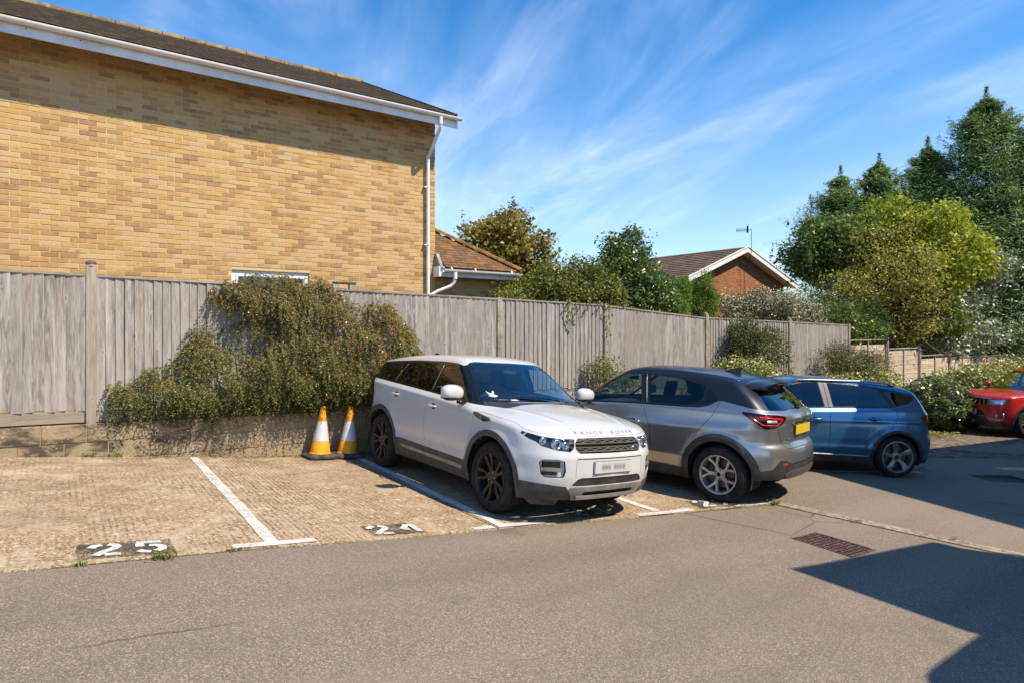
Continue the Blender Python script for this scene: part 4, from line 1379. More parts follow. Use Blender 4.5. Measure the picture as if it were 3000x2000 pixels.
class Body:
    def __init__(s, sp, step=0.02):
        s.sp = sp; s.build(step)

    def T(s, x): return pch(x, s.sp['top'])

    def W(s, x, z):
        sp = s.sp
        zb = pch(x, sp['belt'])
        w = pch(x, sp['plan']) - pch(z, sp['low'])
        t = z - zb
        sm = np.clip((t + .05) / .07, 0, 1); sm = sm * sm * (3 - 2 * sm)
        tp = np.maximum(t, 0)
        w = w - pch(x, sp['sh']) * sm - sp['tum'] * tp - sp.get('cur', .12) * tp * tp
        for xw in sp['axles']:
            r = np.hypot(x - xw, z - sp['wz'])
            w = w + sp['flare'] * np.exp(-((r - sp['arch'] - .035) / .075) ** 2) * np.clip((1.02 * sp['arch'] + sp['wz'] + .22 - z) / .2, 0, 1)
        for (za, amp, wd) in sp.get('crease', []):
            w = w + amp * np.exp(-((z - pch(x, za)) / wd) ** 2)
        return w

    def F(s, x, y, z):
        sp = s.sp; a = np.abs(y)
        side = a - s.W(x, z)
        xx = x + pch(x, sp['kx']) * a * a
        h = .01
        sl = (s.T(xx + h) - s.T(xx - h)) / (2 * h)
        tz = s.T(xx) - pch(x, sp['crown']) * a * a
        if 'ridge' in sp:
            a0, a1, amp, wd, x0, x1 = sp['ridge']
            ac = a0 + (a1 - a0) * np.clip((x - x0) / (x1 - x0), 0, 1)
            tz = tz + amp * np.exp(-((a - ac) / wd) ** 2) * np.clip((x - x0) / .12, 0, 1) * np.clip((x1 - x) / .25, 0, 1)
        top = (z - tz) / np.sqrt(1 + sl * sl)
        front = x - (pch(z, sp['xf']) - pch(a, sp['pf']))
        rear = (pch(z, sp['xr']) + pch(a, sp['prr'])) - x
        f = smax(side, top, sp.get('r_top', .09))
        e = np.maximum(front, rear)
        return smax(f, e, sp.get('r_end', .08))

    def solve(s, O, D, far):
        """first surface point going outwards from O along D (inside at O)"""
        lo = np.zeros(len(O)); hi = np.full(len(O), far)
        for _ in range(21):
            m = (lo + hi) / 2; P = O + D * m[:, None]
            ins = s.F(P[:, 0], P[:, 1], P[:, 2]) < 0
            lo = np.where(ins, m, lo); hi = np.where(ins, hi, m)
        return O + D * ((lo + hi) / 2)[:, None]

    def sy(s, x, z):
        x = np.atleast_1d(np.asarray(x, float)); z = np.atleast_1d(np.asarray(z, float))
        return s.solve(np.stack([x, 0 * x, z], -1), np.tile([0., 1, 0], (len(x), 1)), 1.3)[:, 1]

    def sxf(s, y, z):
        y = np.atleast_1d(np.asarray(y, float)); z = np.atleast_1d(np.asarray(z, float))
        return s.solve(np.stack([0 * y, y, z], -1), np.tile([1., 0, 0], (len(y), 1)), 3)[:, 0]

    def sxr(s, y, z):
        y = np.atleast_1d(np.asarray(y, float)); z = np.atleast_1d(np.asarray(z, float))
        return s.solve(np.stack([0 * y, y, z], -1), np.tile([-1., 0, 0], (len(y), 1)), 3)[:, 0]

    def sz(s, x, y):
        x = np.atleast_1d(np.asarray(x, float)); y = np.atleast_1d(np.asarray(y, float))
        return s.solve(np.stack([x, y, 0 * x + .6], -1), np.tile([0., 0, 1], (len(x), 1)), 1.6)[:, 2]

    def build(s, st):
        sp = s.sp
        xa, xb, zc = sp['skel']; XR, XF = sp['ends']; zt = sp['zt']; wb = sp['wb']
        xs = np.linspace(XR, XF, int((XF - XR) / st) + 1)
        ys = np.linspace(0, wb, int(wb / st) + 1)
        zn = int((zt - .2) / st) + 1
        tz = np.linspace(0, 1, zn)
        def zz(x): return pch(x, sp['bot'])
        V = []; Q = []
        def grid(P):
            b = sum(len(v) for v in V); a, c = P.shape[:2]
            V.append(P.reshape(-1, 3)); i = np.arange(a * c).reshape(a, c) + b
            Q.append(np.stack([i[:-1, :-1], i[1:, :-1], i[1:, 1:], i[:-1, 1:]], -1).reshape(-1, 4))
        def row(x, t): b = zz(x); return b + (zt - b) * t
        X, Tt = np.meshgrid(xs, tz, indexing='ij'); grid(np.stack([X, 0 * X + wb, row(X, Tt)], -1))
        X, Y = np.meshgrid(xs, ys, indexing='ij'); grid(np.stack([X, Y, 0 * X + zt], -1)[:, ::-1])
        for xe in (XF, XR):
            Y, Tt = np.meshgrid(ys, tz, indexing='ij')
            P = np.stack([0 * Y + xe, Y, row(0 * Y + xe, Tt)], -1)
            grid(P[::-1] if xe == XF else P)
        P = np.concatenate(V); Q = np.concatenate(Q)
        key = np.round(P / 1e-4).astype(np.int64)
        _, idx, inv = np.unique(key, axis=0, return_index=True, return_inverse=True)
        P = P[idx]; Q = inv.ravel()[Q]
        O = np.stack([np.clip(P[:, 0], xa, xb), 0 * P[:, 0], np.minimum(P[:, 2], zc)], -1)
        D = P - O; L = np.linalg.norm(D, axis=1); D = D / L[:, None]
        S = s.solve(O, D, 2.2)
        T1 = np.concatenate([Q[:, [0, 1, 2]], Q[:, [0, 2, 3]]])
        # outward orientation
        n = np.cross(S[T1[:, 1]] - S[T1[:, 0]], S[T1[:, 2]] - S[T1[:, 0]])
        c = S[T1].mean(1); cen = np.stack([np.clip(c[:, 0], xa, xb), 0 * c[:, 0], 0 * c[:, 0] + .7], -1)
        fl = (n * (c - cen)).sum(1) < 0
        T1[fl] = T1[fl][:, ::-1]
        s.P, s.Tri = S, T1
        s.lab = np.zeros(len(T1), int); s.names = ['body']

    def coords(s, P, view):
        a, x, z = np.abs(P[:, 1]), P[:, 0], P[:, 2]
        if view == 'side': return np.stack([x, z], -1), a - .42
        if view == 'front': return np.stack([a, z], -1), x - s.sp.get('fx', .25)
        if view == 'rear': return np.stack([a, z], -1), -x - s.sp.get('rx', 1.2)
        if view == 'wf': return np.stack([a + (s.sp['ends'][1] - x), z], -1), x - 1.0
        if view == 'wr': return np.stack([a + (x - s.sp['ends'][0]), z], -1), -x - 1.0
        if view == 'top': return np.stack([x, a], -1), z - .8

    def region(s, name, view, poly, frm=('body',), extra=None):
        P2, m = s.coords(s.P, view)
        c = sdpoly(P2, poly) if not callable(poly) else poly(P2)
        c = np.minimum(c, m)
        if extra is not None: c = np.minimum(c, extra(s.P))
        s.split(name, c, frm)

    def split(s, name, c, frm):
        if name not in s.names: s.names.append(name)
        li = s.names.index(name); fr = np.isin(s.lab, [s.names.index(f) for f in frm if f in s.names])
        T = s.Tri
        # border vertices between different labels stay on their border
        bord = np.zeros(len(s.P), bool)
        mn = np.full(len(s.P), 10**6); mx = np.full(len(s.P), -1)
        for k in range(3):
            np.minimum.at(mn, T[:, k], s.lab); np.maximum.at(mx, T[:, k], s.lab)
        bord = mn != mx
        E = np.concatenate([T[fr][:, [0, 1]], T[fr][:, [1, 2]], T[fr][:, [2, 0]]]); E = np.sort(E, 1); kk = np.unique(E[:, 0].astype(np.int64) * 10**6 + E[:, 1]); E = np.stack([kk // 10**6, kk % 10**6], -1)
        c0, c1 = c[E[:, 0]], c[E[:, 1]]
        X = E[(c0 * c1) < 0]
        best = {}
        for i, j in X:
            t = c[i] / (c[i] - c[j]); q = s.P[i] + (s.P[j] - s.P[i]) * t
            bi, bj = bord[i], bord[j]
            for v in ((i, j) if t < .5 else (j, i)):
                if bord[v] and not (bi and bj): continue
                d = np.linalg.norm(q - s.P[v])
                if v not in best or d < best[v][0]: best[v] = (d, q)
                break
        for v, (d, q) in best.items():
            s.P[v] = q; c[v] = 0.0
        cc = c[T].mean(1)
        s.lab[fr & (cc > 0)] = li

    def vnormals(s):
        n = np.cross(s.P[s.Tri[:, 1]] - s.P[s.Tri[:, 0]], s.P[s.Tri[:, 2]] - s.P[s.Tri[:, 0]])
        N = np.zeros_like(s.P)
        for k in range(3): np.add.at(N, s.Tri[:, k], n)
        on = np.abs(s.P[:, 1]) < 1e-4
        N[on, 1] = 0
        return N / np.maximum(np.linalg.norm(N, axis=1), 1e-12)[:, None]

    def emit(s, label, name, mat, parent, push=0.0, gap=0.0, skirt=0.0, halves=False, thick=False):
        if label not in s.names: return []
        T = s.Tri[s.lab == s.names.index(label)]
        if not len(T): return []
        if not hasattr(s, 'N'): s.N = s.vnormals()
        out = []
        for sign in (1, -1):
            ids, inv = np.unique(T, return_inverse=True); F = inv.reshape(-1, 3)
            P = s.P[ids].copy(); N = s.N[ids].copy()
            E = np.concatenate([F[:, [0, 1]], F[:, [1, 2]], F[:, [2, 0]]])
            es = np.sort(E, 1); u, ix, cnt = np.unique(es[:, 0].astype(np.int64) * 10**6 + es[:, 1], return_index=True, return_counts=True)
            B = E[ix[cnt == 1]]
            B = B[~((np.abs(P[B[:, 0], 1]) < 1e-4) & (np.abs(P[B[:, 1], 1]) < 1e-4))]
            bv = np.unique(B)
            if gap > 0 and len(bv):
                isb = np.zeros(len(P), bool); isb[bv] = True
                acc = np.zeros_like(P); cn = np.zeros(len(P))
                for a, b in ((0, 1), (1, 2), (2, 0)):
                    for p, q in ((a, b), (b, a)):
                        ok = isb[F[:, p]] & ~isb[F[:, q]]
                        np.add.at(acc, F[ok, p], P[F[ok, q]]); np.add.at(cn, F[ok, p], 1)
                ok = cn > 0
                d = acc[ok] / cn[ok][:, None] - P[ok]; L = np.linalg.norm(d, axis=1)[:, None]
                P[ok] += d / np.maximum(L, 1e-9) * np.minimum(gap, L * .6)
            P = P + N * push
            F2 = F
            if skirt > 0 and len(B):
                b0 = len(P)
                mp = np.full(len(P), -1); mp[bv] = np.arange(len(bv)) + b0
                mp2 = np.full(len(P), -1); mp2[bv] = np.arange(len(bv)) + b0 + len(bv)
                Pn = np.concatenate([P, P[bv], P[bv] - N[bv] * skirt])
                a, b = B[:, 0], B[:, 1]
                # normal of the skirt faces outwards from the panel edge
                e = P[b] - P[a]; sn = np.cross(e, N[a]); sn /= np.maximum(np.linalg.norm(sn, axis=1), 1e-9)[:, None]
                vn = np.zeros((len(P), 3)); np.add.at(vn, a, sn); np.add.at(vn, b, sn)
                vn = vn[bv]; vn /= np.maximum(np.linalg.norm(vn, axis=1), 1e-9)[:, None]
                N = np.concatenate([N, vn, vn])
                F2 = np.concatenate([F, np.stack([mp[b], mp[a], mp2[a]], -1), np.stack([mp[b], mp2[a], mp2[b]], -1)])
                P = Pn
            if sign < 0: P = P * [1, -1, 1]; N = N * [1, -1, 1]; F2 = F2[:, ::-1]
            out.append((P, N, F2))
        objs = []
        if halves: groups = [[out[0]], [out[1]]]
        else: groups = [out]
        for gr in groups:
            V = np.concatenate([g[0] for g in gr]); N = np.concatenate([g[1] for g in gr])
            F = []; b = 0
            for g in gr: F.append(g[2] + b); b += len(g[0])
            o = obj(name, V, np.concatenate(F), mat, parent, True)
            o.data.normals_split_custom_set_from_vertices(N.tolist())
            objs.append(o)
        return objs


# ------------------------------------------------------------------ car materials
def m_carpaint(name, col, metal=0.0, rough=0.35, flake=0.0, dust=0.10, dustcol=(0.30, 0.25, 0.19), coat=1.0):
    t = NT(name); c = t.coord()
    cc = col
    if flake:
        v = t.n('SeparateColor', Color=t.vor(c, 900, 'F1', 1.0, 'Color')).outputs[0]
        cc = t.mix(t.math('MULTIPLY', v, flake), col, tuple(min(1, q * 1.9 + .02) for q in col))
    sx = t.n('SeparateXYZ', Vector=c)
    low = t.mr(sx.outputs[2], 0.75, 0.25)
    d = t.math('MULTIPLY', t.math('ADD', t.math('MULTIPLY', low, 1.0), 0.18), t.mr(t.noise(c, 6, 5, 0.7), 0.35, 0.7))
    d = t.math('MULTIPLY', d, dust)
    cc = t.mix(d, cc, dustcol)
    rr = t.math('ADD', t.math('MULTIPLY', d, 0.5), rough)
    cr = t.math('ADD', t.math('MULTIPLY', d, 0.6), 0.03)
    return t.done(t.pr(cc, rr, metal, 0.5, Coat_Weight=coat, Coat_Roughness=cr, Coat_IOR=1.5))


def m_carglass(name, tint, refl=1.0, power=4.0):
    t = NT(name)
    lw = t.n('LayerWeight', Blend=0.5).outputs['Facing']
    f = t.math('ADD', t.math('MULTIPLY', t.math('POWER', lw, power), 0.9 * refl), 0.055 * refl, clamp=True)
    tr = t.n('BsdfTransparent', Color=tint).outputs[0]
    gl = t.n('BsdfGlossy', Color=(0.98, 0.97, 0.95), Roughness=0.015).outputs[0]
    return t.done(t.n('MixShader', i0=f, i1=tr, i2=gl).outputs[0])


M['c_black'] = plain('gloss_black', (0.008, 0.008, 0.009), 0.12, dirt=0.1, spec=0.6)
M['c_plastic'] = plain('grey_cladding', (0.080, 0.075, 0.070), 0.52, dirt=0.35, scale=9, spec=0.45)
M['c_plastic2'] = plain('black_cladding', (0.042, 0.042, 0.043), 0.50, dirt=0.35, scale=9, spec=0.45)
M['c_liner'] = plain('wheel_liner', (0.008, 0.008, 0.008), 0.9, dirt=0.2)
M['c_silver'] = plain('satin_silver', (0.42, 0.41, 0.39), 0.36, 0.75, dirt=0.12, scale=5)
M['c_chrome'] = plain('chrome', (0.75, 0.75, 0.76), 0.10, 1.0, dirt=0.08)
M['c_skid'] = plain('skid_silver', (0.36, 0.345, 0.32), 0.42, 0.45, dirt=0.2, scale=5)
M['c_tyre'] = plain('tyre_rubber', (0.030, 0.0275, 0.025), 0.82, spec=0.3, dirt=0.45, scale=12)
M['c_rim_dark'] = plain('dark_alloy', (0.060, 0.056, 0.052), 0.42, 0.6, dirt=0.35, scale=10)
M['c_rim_silver'] = plain('silver_alloy', (0.55, 0.53, 0.50), 0.34, 0.7, dirt=0.22, scale=10)
M['c_rim_grey'] = plain('grey_alloy', (0.30, 0.285, 0.27), 0.36, 0.7, dirt=0.2, scale=10)
M['c_disc'] = plain('brake_disc', (0.14, 0.12, 0.10), 0.45, 0.8, dirt=0.4, scale=14)
M['c_bolt'] = plain('wheel_bolt', (0.42, 0.34, 0.22), 0.4, 0.8, dirt=0.3)
M['c_seat'] = plain('seat_fabric', (0.030, 0.031, 0.035), 0.85, dirt=0.3)
M['c_dash'] = plain('dashboard', (0.040, 0.040, 0.042), 0.7, dirt=0.2)
M['c_headl'] = plain('lining', (0.45, 0.43, 0.40), 0.9, dirt=0.1)
M['g_clear'] = m_carglass('car_glass', (0.70, 0.78, 0.74))
M['g_screen'] = m_carglass('windscreen_glass', (0.62, 0.72, 0.68), 0.95, 2.4)
M['g_dark'] = m_carglass('privacy_glass', (0.045, 0.042, 0.038), 1.25)
M['g_lens'] = m_carglass('lamp_lens', (0.92, 0.95, 0.98), 1.0)
M['g_red'] = m_carglass('red_lens', (0.60, 0.015, 0.015), 1.1)
M['c_red'] = plain('red_reflector', (0.30, 0.006, 0.008), 0.18, dirt=0.1, spec=0.8)
M['c_redbright'] = plain('red_lamp', (0.55, 0.015, 0.012), 0.15, dirt=0.1, spec=0.8)
M['c_amber'] = plain('clear_lamp', (0.48, 0.45, 0.45), 0.15, 0.3, dirt=0.1)
M['c_lampin'] = plain('lamp_chrome', (0.58, 0.62, 0.68), 0.16, 0.9, dirt=0.12, scale=20)
M['c_lampdark'] = plain('lamp_dark', (0.030, 0.034, 0.042), 0.2, 0.3, dirt=0.12)
M['c_yplate'] = plain('yellow_plate', (0.62, 0.43, 0.015), 0.4, dirt=0.06)
M['c_wplate'] = plain('white_plate', (0.70, 0.69, 0.66), 0.4, dirt=0.06)
M['c_ink'] = plain('plate_ink', (0.015, 0.015, 0.015), 0.5)


def m_blurplate():
    t = NT('smudged_plate'); c = t.coord()
    s = t.n('SeparateXYZ', Vector=c)
    col = (0.52, 0.505, 0.48)
    dk = None
    for (cy, w, h) in ((0.150, .022, .030), (0.128, .016, .020), (0.098, .020, .030), (0.062, .018, .032), (0.030, .018, .030), (0.012, .012, .030), (-0.058, .020, .030), (-0.088, .018, .028), (-0.118, .020, .030), (-0.150, .022, .032)):
        dx = t.math('DIVIDE', t.math('SUBTRACT', s.outputs[1], cy), w)
        dz = t.math('DIVIDE', s.outputs[2], h)
        d2 = t.math('ADD', t.math('MULTIPLY', dx, dx), t.math('MULTIPLY', dz, dz))
        g = t.math('POWER', 2.718, t.math('MULTIPLY', d2, -1.0))
        dk = g if dk is None else t.math('MAXIMUM', dk, g)
    cc = t.mix(t.math('MULTIPLY', dk, 0.72), col, (0.07, 0.07, 0.07))
    return t.done(t.pr(cc, 0.45))


M['c_blurplate'] = m_blurplate()


# ------------------------------------------------------------------ text that follows a surface
def text_mesh(txt, size, extrude=0.0, spacing=1.0):
    cu = bpy.data.curves.new('t', 'FONT'); cu.body = txt; cu.size = size; cu.extrude = extrude; cu.align_x = 'CENTER'; cu.align_y = 'CENTER'
    cu.space_character = spacing; cu.resolution_u = 3
    o = bpy.data.objects.new('t', cu); COL.objects.link(o)
    dg = bpy.context.evaluated_depsgraph_get()
    me = bpy.data.meshes.new_from_object(o.evaluated_get(dg))
    V = np.array([v.co[:] for v in me.vertices]) if len(me.vertices) else np.zeros((0, 3))
    F = [tuple(p.vertices) for p in me.polygons]
    bpy.data.objects.remove(o); bpy.data.curves.remove(cu); bpy.data.meshes.remove(me)
    return V, F


# ------------------------------------------------------------------ wheels
def make_wheel(parent, loc, side, Rt, Rr, width, style, mrim, name='wheel'):
    """side = +1 outer face towards +y"""
    w = empty(name, loc, 0, parent)
    h = width / 2
    S = side
    prof = []
    # tyre: inner bead - sidewall - tread with grooves - sidewall - bead (y positions times side)
    pts = [(Rr - .004, h - .018), (Rr + .010, h - .004), (Rr + (Rt - Rr) * .35, h + .008), (Rr + (Rt - Rr) * .70, h + .004), (Rt - .020, h - .010), (Rt - .008, h - .022), (Rt - .002, h - .034)]
    tread = [(Rt, h - .040)]
    y = h - .040
    for g in range(4):
        ya = h - .040 - (g + 1) * (2 * h - .08) / 5
        tread += [(Rt + .0015, ya + .006), (Rt - .008, ya + .004), (Rt - .008, ya - .004), (Rt + .0015, ya - .006)]
    tread += [(Rt, -h + .040)]
    prof = pts + tread + [(r, -yy) for r, yy in reversed(pts)]
    MB().lathe([(r, yy * S) for r, yy in prof], 56, 'y').build('tyre', M['c_tyre'], w, auto=50)
    # barrel and lip
    bar = [(Rr + .006, h - .006), (Rr + .008, h + .001), (Rr - .004, h + .002), (Rr - .012, h - .006), (Rr - .018, h - .030), (Rr - .026, h - .08), (Rr - .030, -h + .02), (Rr + .004, -h + .006)]
    rim = MB().lathe([(r, yy * S) for r, yy in bar], 56, 'y')

    def ydish(r): return h - .006 - .030 * (1 - r / Rr) ** 1.0 - .010 * math.sin(math.pi * r / Rr)

    def spoke(path, wid, dep=.030, mb=None):
        mb = mb or rim
        V = []; F = []
        P = [Vector(p) for p in path]
        n = len(P)
        for i, p in enumerate(P):
            d = (P[min(i + 1, n - 1)] - P[max(i - 1, 0)]).normalized(); sd = Vector((-d.y, d.x)) * wid[i] / 2
            r = p.length; y = ydish(r) * S
            dn = -S * dep
            for q, yy in ((p - sd, y + dn * .35), (p - sd * .72, y), (p + sd * .72, y), (p + sd, y + dn * .35), (p + sd, y + dn), (p - sd, y + dn)):
                V.append((q.x, yy, q.y))
        for i in range(n - 1):
            for k in range(6):
                a, b = 6 * i + k, 6 * i + (k + 1) % 6
                F.append((a, b, b + 6, a + 6))
        F += [(5, 4, 3, 2, 1, 0), tuple(range(6 * n - 6, 6 * n))]
        mb.add(V, F)

    def pol(r, a): return (r * math.sin(a), r * math.cos(a))
    RI = Rr - .010
    for k in range(5):
        a = 2 * math.pi * k / 5 + style.get('rot', 0)
        kind = style['kind']
        if kind == 'twin':          # pairs of slim spokes that spread and bend
            for q in (-1, 1):
                spoke([pol(.055, a + q * .10), pol(Rr * .42, a + q * .17), pol(Rr * .58, a + q * .235), pol(RI, a + q * .21)], [.046, .038, .038, .052], .034)
        elif kind == 'wye':         # a stem that forks
            spoke([pol(.05, a), pol(Rr * .50, a)], [.050, .052], .030)
            for q in (-1, 1):
                spoke([pol(Rr * .44, a + q * .02), pol(Rr * .60, a + q * .12), pol(RI, a + q * .29)], [.040, .034, .036], .030)
        elif kind == 'blade':       # wide blades, swept
            spoke([pol(.05, a), pol(Rr * .40, a + .02), pol(Rr * .75, a + .03), pol(RI, a - .02)], [.055, .060, .085, .110], .028)
    hub = [(.0005, h - .030), (.028, h - .030), (.030, h - .033), (.060, h - .037), (.072, h - .044), (.074, h - .075)]
    rim.lathe([(r, yy * S) for r, yy in hub], 24, 'y')
    rm = rim.build('rim', mrim, w, auto=40)
    for k in range(5):
        a = 2 * math.pi * (k + .5) / 5 + style.get('rot', 0)
        c = pol(.0545, a)
        MB().lathe([(.0005, (h - .026) * S), (.009, (h - .026) * S), (.011, (h - .032) * S), (.011, (h - .05) * S)], 8, 'y', (c[0], 0, c[1])).build('wheel_bolt', style.get('bolt', M['c_bolt']), w)
    MB().lathe([(.0005, (h - .027) * S), (.024, (h - .027) * S), (.027, (h - .031) * S)], 16, 'y').build('centre_cap', style.get('cap', M['c_black']), w)
    MB().lathe([(.06, (h - .10) * S), (Rr * .74, (h - .10) * S), (Rr * .74, (h - .125) * S), (.06, (h - .125) * S)], 32, 'y').build('brake_disc', M['c_disc'], w)
    MB().lathe([(.001, (-h + .03) * S), (Rr - .02, (-h + .03) * S)], 24, 'y').build('backing_plate', M['c_liner'], w)
    return w


def make_interior(car, x_dash, x_front, x_rear, zf, ztop, hw, driver=-1):
    """seats, dashboard, steering wheel and floor"""
    MB().box((x_rear - .45, -hw, zf - .25), (x_dash + .45, hw, zf)).build('floor', M['c_liner'], car)
    d = MB(); d.cbox((x_dash - .05, -hw + .06, zf + .28), (x_dash + .42, hw - .06, zf + .50), .07); d.build('dashboard', M['c_dash'], car, smooth=True)
    for s in (-1, 1):
        m = MB(); m.cbox((x_front - .25, s * .36 - .24, zf + .05), (x_front + .26, s * .36 + .24, zf + .24), .06)
        Mx = Matrix.Translation((x_front - .22, s * .36, zf + .18)) @ Matrix.Rotation(R(-14), 4, 'Y')
        m.cbox((-.07, -.23, 0), (.07, .23, ztop - zf - .48), .065, Mx)
        m.cbox((-.045, -.13, ztop - zf - .44), (.045, .13, ztop - zf - .22), .042, Mx)
        m.build('front_seat', M['c_seat'], car, smooth=True)
    m = MB(); m.cbox((x_rear - .25, -hw + .12, zf + .05), (x_rear + .25, hw - .12, zf + .24), .06)
    Mx = Matrix.Translation((x_rear - .22, 0, zf + .18)) @ Matrix.Rotation(R(-16), 4, 'Y')
    m.cbox((-.08, -hw + .14, 0), (.07, hw - .14, ztop - zf - .56), .065, Mx)
    for q in (-.38, 0, .38): m.cbox((-.04, q - .12, ztop - zf - .52), (.045, q + .12, ztop - zf - .34), .042, Mx)
    m.build('rear_seat', M['c_seat'], car, smooth=True)
    t = MB(); n = 24; c = Vector((x_dash - .16, driver * .36, zf + .44)); tilt = R(25)
    pts = [c + Vector((-.185 * math.sin(2 * math.pi * k / n) * math.sin(tilt), .185 * math.cos(2 * math.pi * k / n), .185 * math.sin(2 * math.pi * k / n) * math.cos(tilt))) for k in range(n + 1)]
    t.tube(pts, .014, 8, False); t.tube([c + Vector((0, -.17, 0)), c + Vector((.02, 0, 0)), c + Vector((0, .17, 0))], .018, 6); t.tube([c, c + Vector((.25, 0, -.06))], .03, 8)
    t.build('steering_wheel', M['c_dash'], car, smooth=True)


def wheel_well(car, x, z, r, hw, w=.32):
    """dark lining of the wheel arches"""
    for s in (-1, 1):
        V = []; F = []; n = 18
        y0, y1 = s * (hw - .012), s * (hw - w)
        for k in range(n + 1):
            a = -0.35 + (math.pi + .7) * k / n
            p = (x + r * math.cos(a), z + r * math.sin(a))
            V += [(p[0], y0, p[1]), (p[0], y1, p[1])]
        for k in range(n): F.append((2 * k, 2 * k + 1, 2 * k + 3, 2 * k + 2))
        F.append(tuple(2 * k + 1 for k in range(n + 1)))
        obj('wheel_arch_liner', V, F, M['c_liner'], car)


def place_car(car, x, y, head, axles, track, dz=0.014):
    """stands the car on the sloping ground; x, y = middle of the wheelbase"""
    h = Vector((math.cos(head), math.sin(head))); l = Vector((-h.y, h.x)); c = Vector((x, y))
    def gz(a, b):
        p = c + h * a + l * b; return Vector((p.x, p.y, g1(p.x, p.y) + dz))
    f = (gz(axles[0], track / 2) + gz(axles[0], -track / 2)) / 2; r = (gz(axles[1], track / 2) + gz(axles[1], -track / 2)) / 2
    le = (gz(axles[0], track / 2) + gz(axles[1], track / 2)) / 2; ri = (gz(axles[0], -track / 2) + gz(axles[1], -track / 2)) / 2
    ex = (f - r).normalized(); ey = (le - ri); ey = (ey - ex * ey.dot(ex)).normalized(); ez = ex.cross(ey)
    o = (f + r) / 2
    m = Matrix(((ex.x, ey.x, ez.x, 0), (ex.y, ey.y, ez.y, 0), (ex.z, ey.z, ez.z, 0), (0, 0, 0, 1)))
    car.matrix_basis = Matrix.Translation((o.x, o.y, o.z)) @ m


# ================================================================== WHITE SUV (nose towards the camera)
def curve_tube(car_body, pts, view, r, off, name, mat, parent, n=6, sub=6):
    """a thin bead that follows the body surface; pts in side (x, z) or front (y, z) view"""
    P = []
    for a, b in zip(pts[:-1], pts[1:]):
        for i in range(sub): P.append((a[0] + (b[0] - a[0]) * i / sub, a[1] + (b[1] - a[1]) * i / sub))
    P.append(pts[-1]); P = np.array(P)
    if view == 'side+': q = car_body.sy(P[:, 0], P[:, 1]) + off; W = np.stack([P[:, 0], q, P[:, 1]], -1)
    elif view == 'side-': q = car_body.sy(P[:, 0], P[:, 1]) + off; W = np.stack([P[:, 0], -q, P[:, 1]], -1)
    elif view == 'front': q = car_body.sxf(P[:, 0], P[:, 1]) + off; W = np.stack([q, P[:, 0], P[:, 1]], -1)
    elif view == 'rear': q = car_body.sxr(P[:, 0], P[:, 1]) - off; W = np.stack([q, P[:, 0], P[:, 1]], -1)
    elif view == 'top': q = car_body.sz(P[:, 0], P[:, 1]) + off; W = np.stack([P[:, 0], P[:, 1], q], -1)
    return MB().tube([tuple(w) for w in W], r, n).build(name, mat, parent, smooth=True)


def handle(body, door, x, z, s, mat, L=.20, cup=None, rake=0.0):
    """bar handle over a recessed cup"""
    y = float(body.sy(x, z)[0])
    h = MB()
    n = 8; P = []; rr = []
    for i in range(n + 1):
        u = -1 + 2 * i / n
        xx = x + u * L / 2; zz = z + rake * u * L / 2
        yy = float(body.sy(xx, zz)[0]) + .034 * (1 - u ** 4) + .002
        P.append((xx, s * yy, zz)); rr.append(.0135 * (1 - .35 * u * u))
    h.tube(P, rr, 8); o = h.build('handle', mat, door, smooth=True)
    c = MB(); k = 14
    V = [(x + .020 + .048 * math.cos(2 * math.pi * i / k), s * (y + .0025), z - .004 + .036 * math.sin(2 * math.pi * i / k)) for i in range(k)]
    V = [(a, s * (float(body.sy(a, c_)[0]) + .002), c_) for a, b, c_ in V]
    c.add(V, [tuple(range(k))]); c.build('handle_cup', cup or M['c_black'], door)
    return o


def mirror(car, body, x, z, s, mshell, mbase, size=(.13, .20, .15), foot=.10):
    y = float(body.sy(x, z)[0])
    root = empty('door_mirror', (x, s * (y - .01), z), 0, car)
    b = MB()
    b.cbox((-.05, min(0, s * .10), -.012), (.03, max(0, s * .10), .028), .012)
    b.build('mirror_foot', mbase, root, smooth=True)
    bm = bmesh.new(); bmesh.ops.create_icosphere(bm, subdivisions=4, radius=1)
    sx, sy_, sz_ = size
    for v in bm.verts:
        c = v.co; e = 0.55
        q = Vector([math.copysign(abs(t) ** e, t) for t in c]); q = q * .45 + c * .55
        v.co = Vector((q.x * sx * .5 * (1.0 if q.x > 0 else .55), s * (foot + sy_ * .5) + q.y * sy_ * .5, .055 + sz_ * .32 + q.z * sz_ * .5 * (1 - .18 * max(0, q.x))))
    V = [v.co.copy() for v in bm.verts]; F = [[v.index for v in f.verts] for f in bm.faces]
    zcut = .055 + sz_ * .32 - sz_ * .28
    up = [f for f in F if sum(V[i].z for i in f) / len(f) > zcut]; lo = [f for f in F if f not in up]
    bm.free()
    obj('mirror_shell', V, up, mshell, root, True); obj('mirror_base', V, lo, mbase, root, True)
    g = MB(); c = (-.5 * sx * .52, s * (foot + sy_ * .5), .055 + sz_ * .32)
    g.cbox((c[0] - .008, c[1] - sy_ * .40, c[2] - sz_ * .38), (c[0] - .002, c[1] + sy_ * .40, c[2] + sz_ * .38), .003); g.build('mirror_glass', M['c_chrome'], root)
    return root


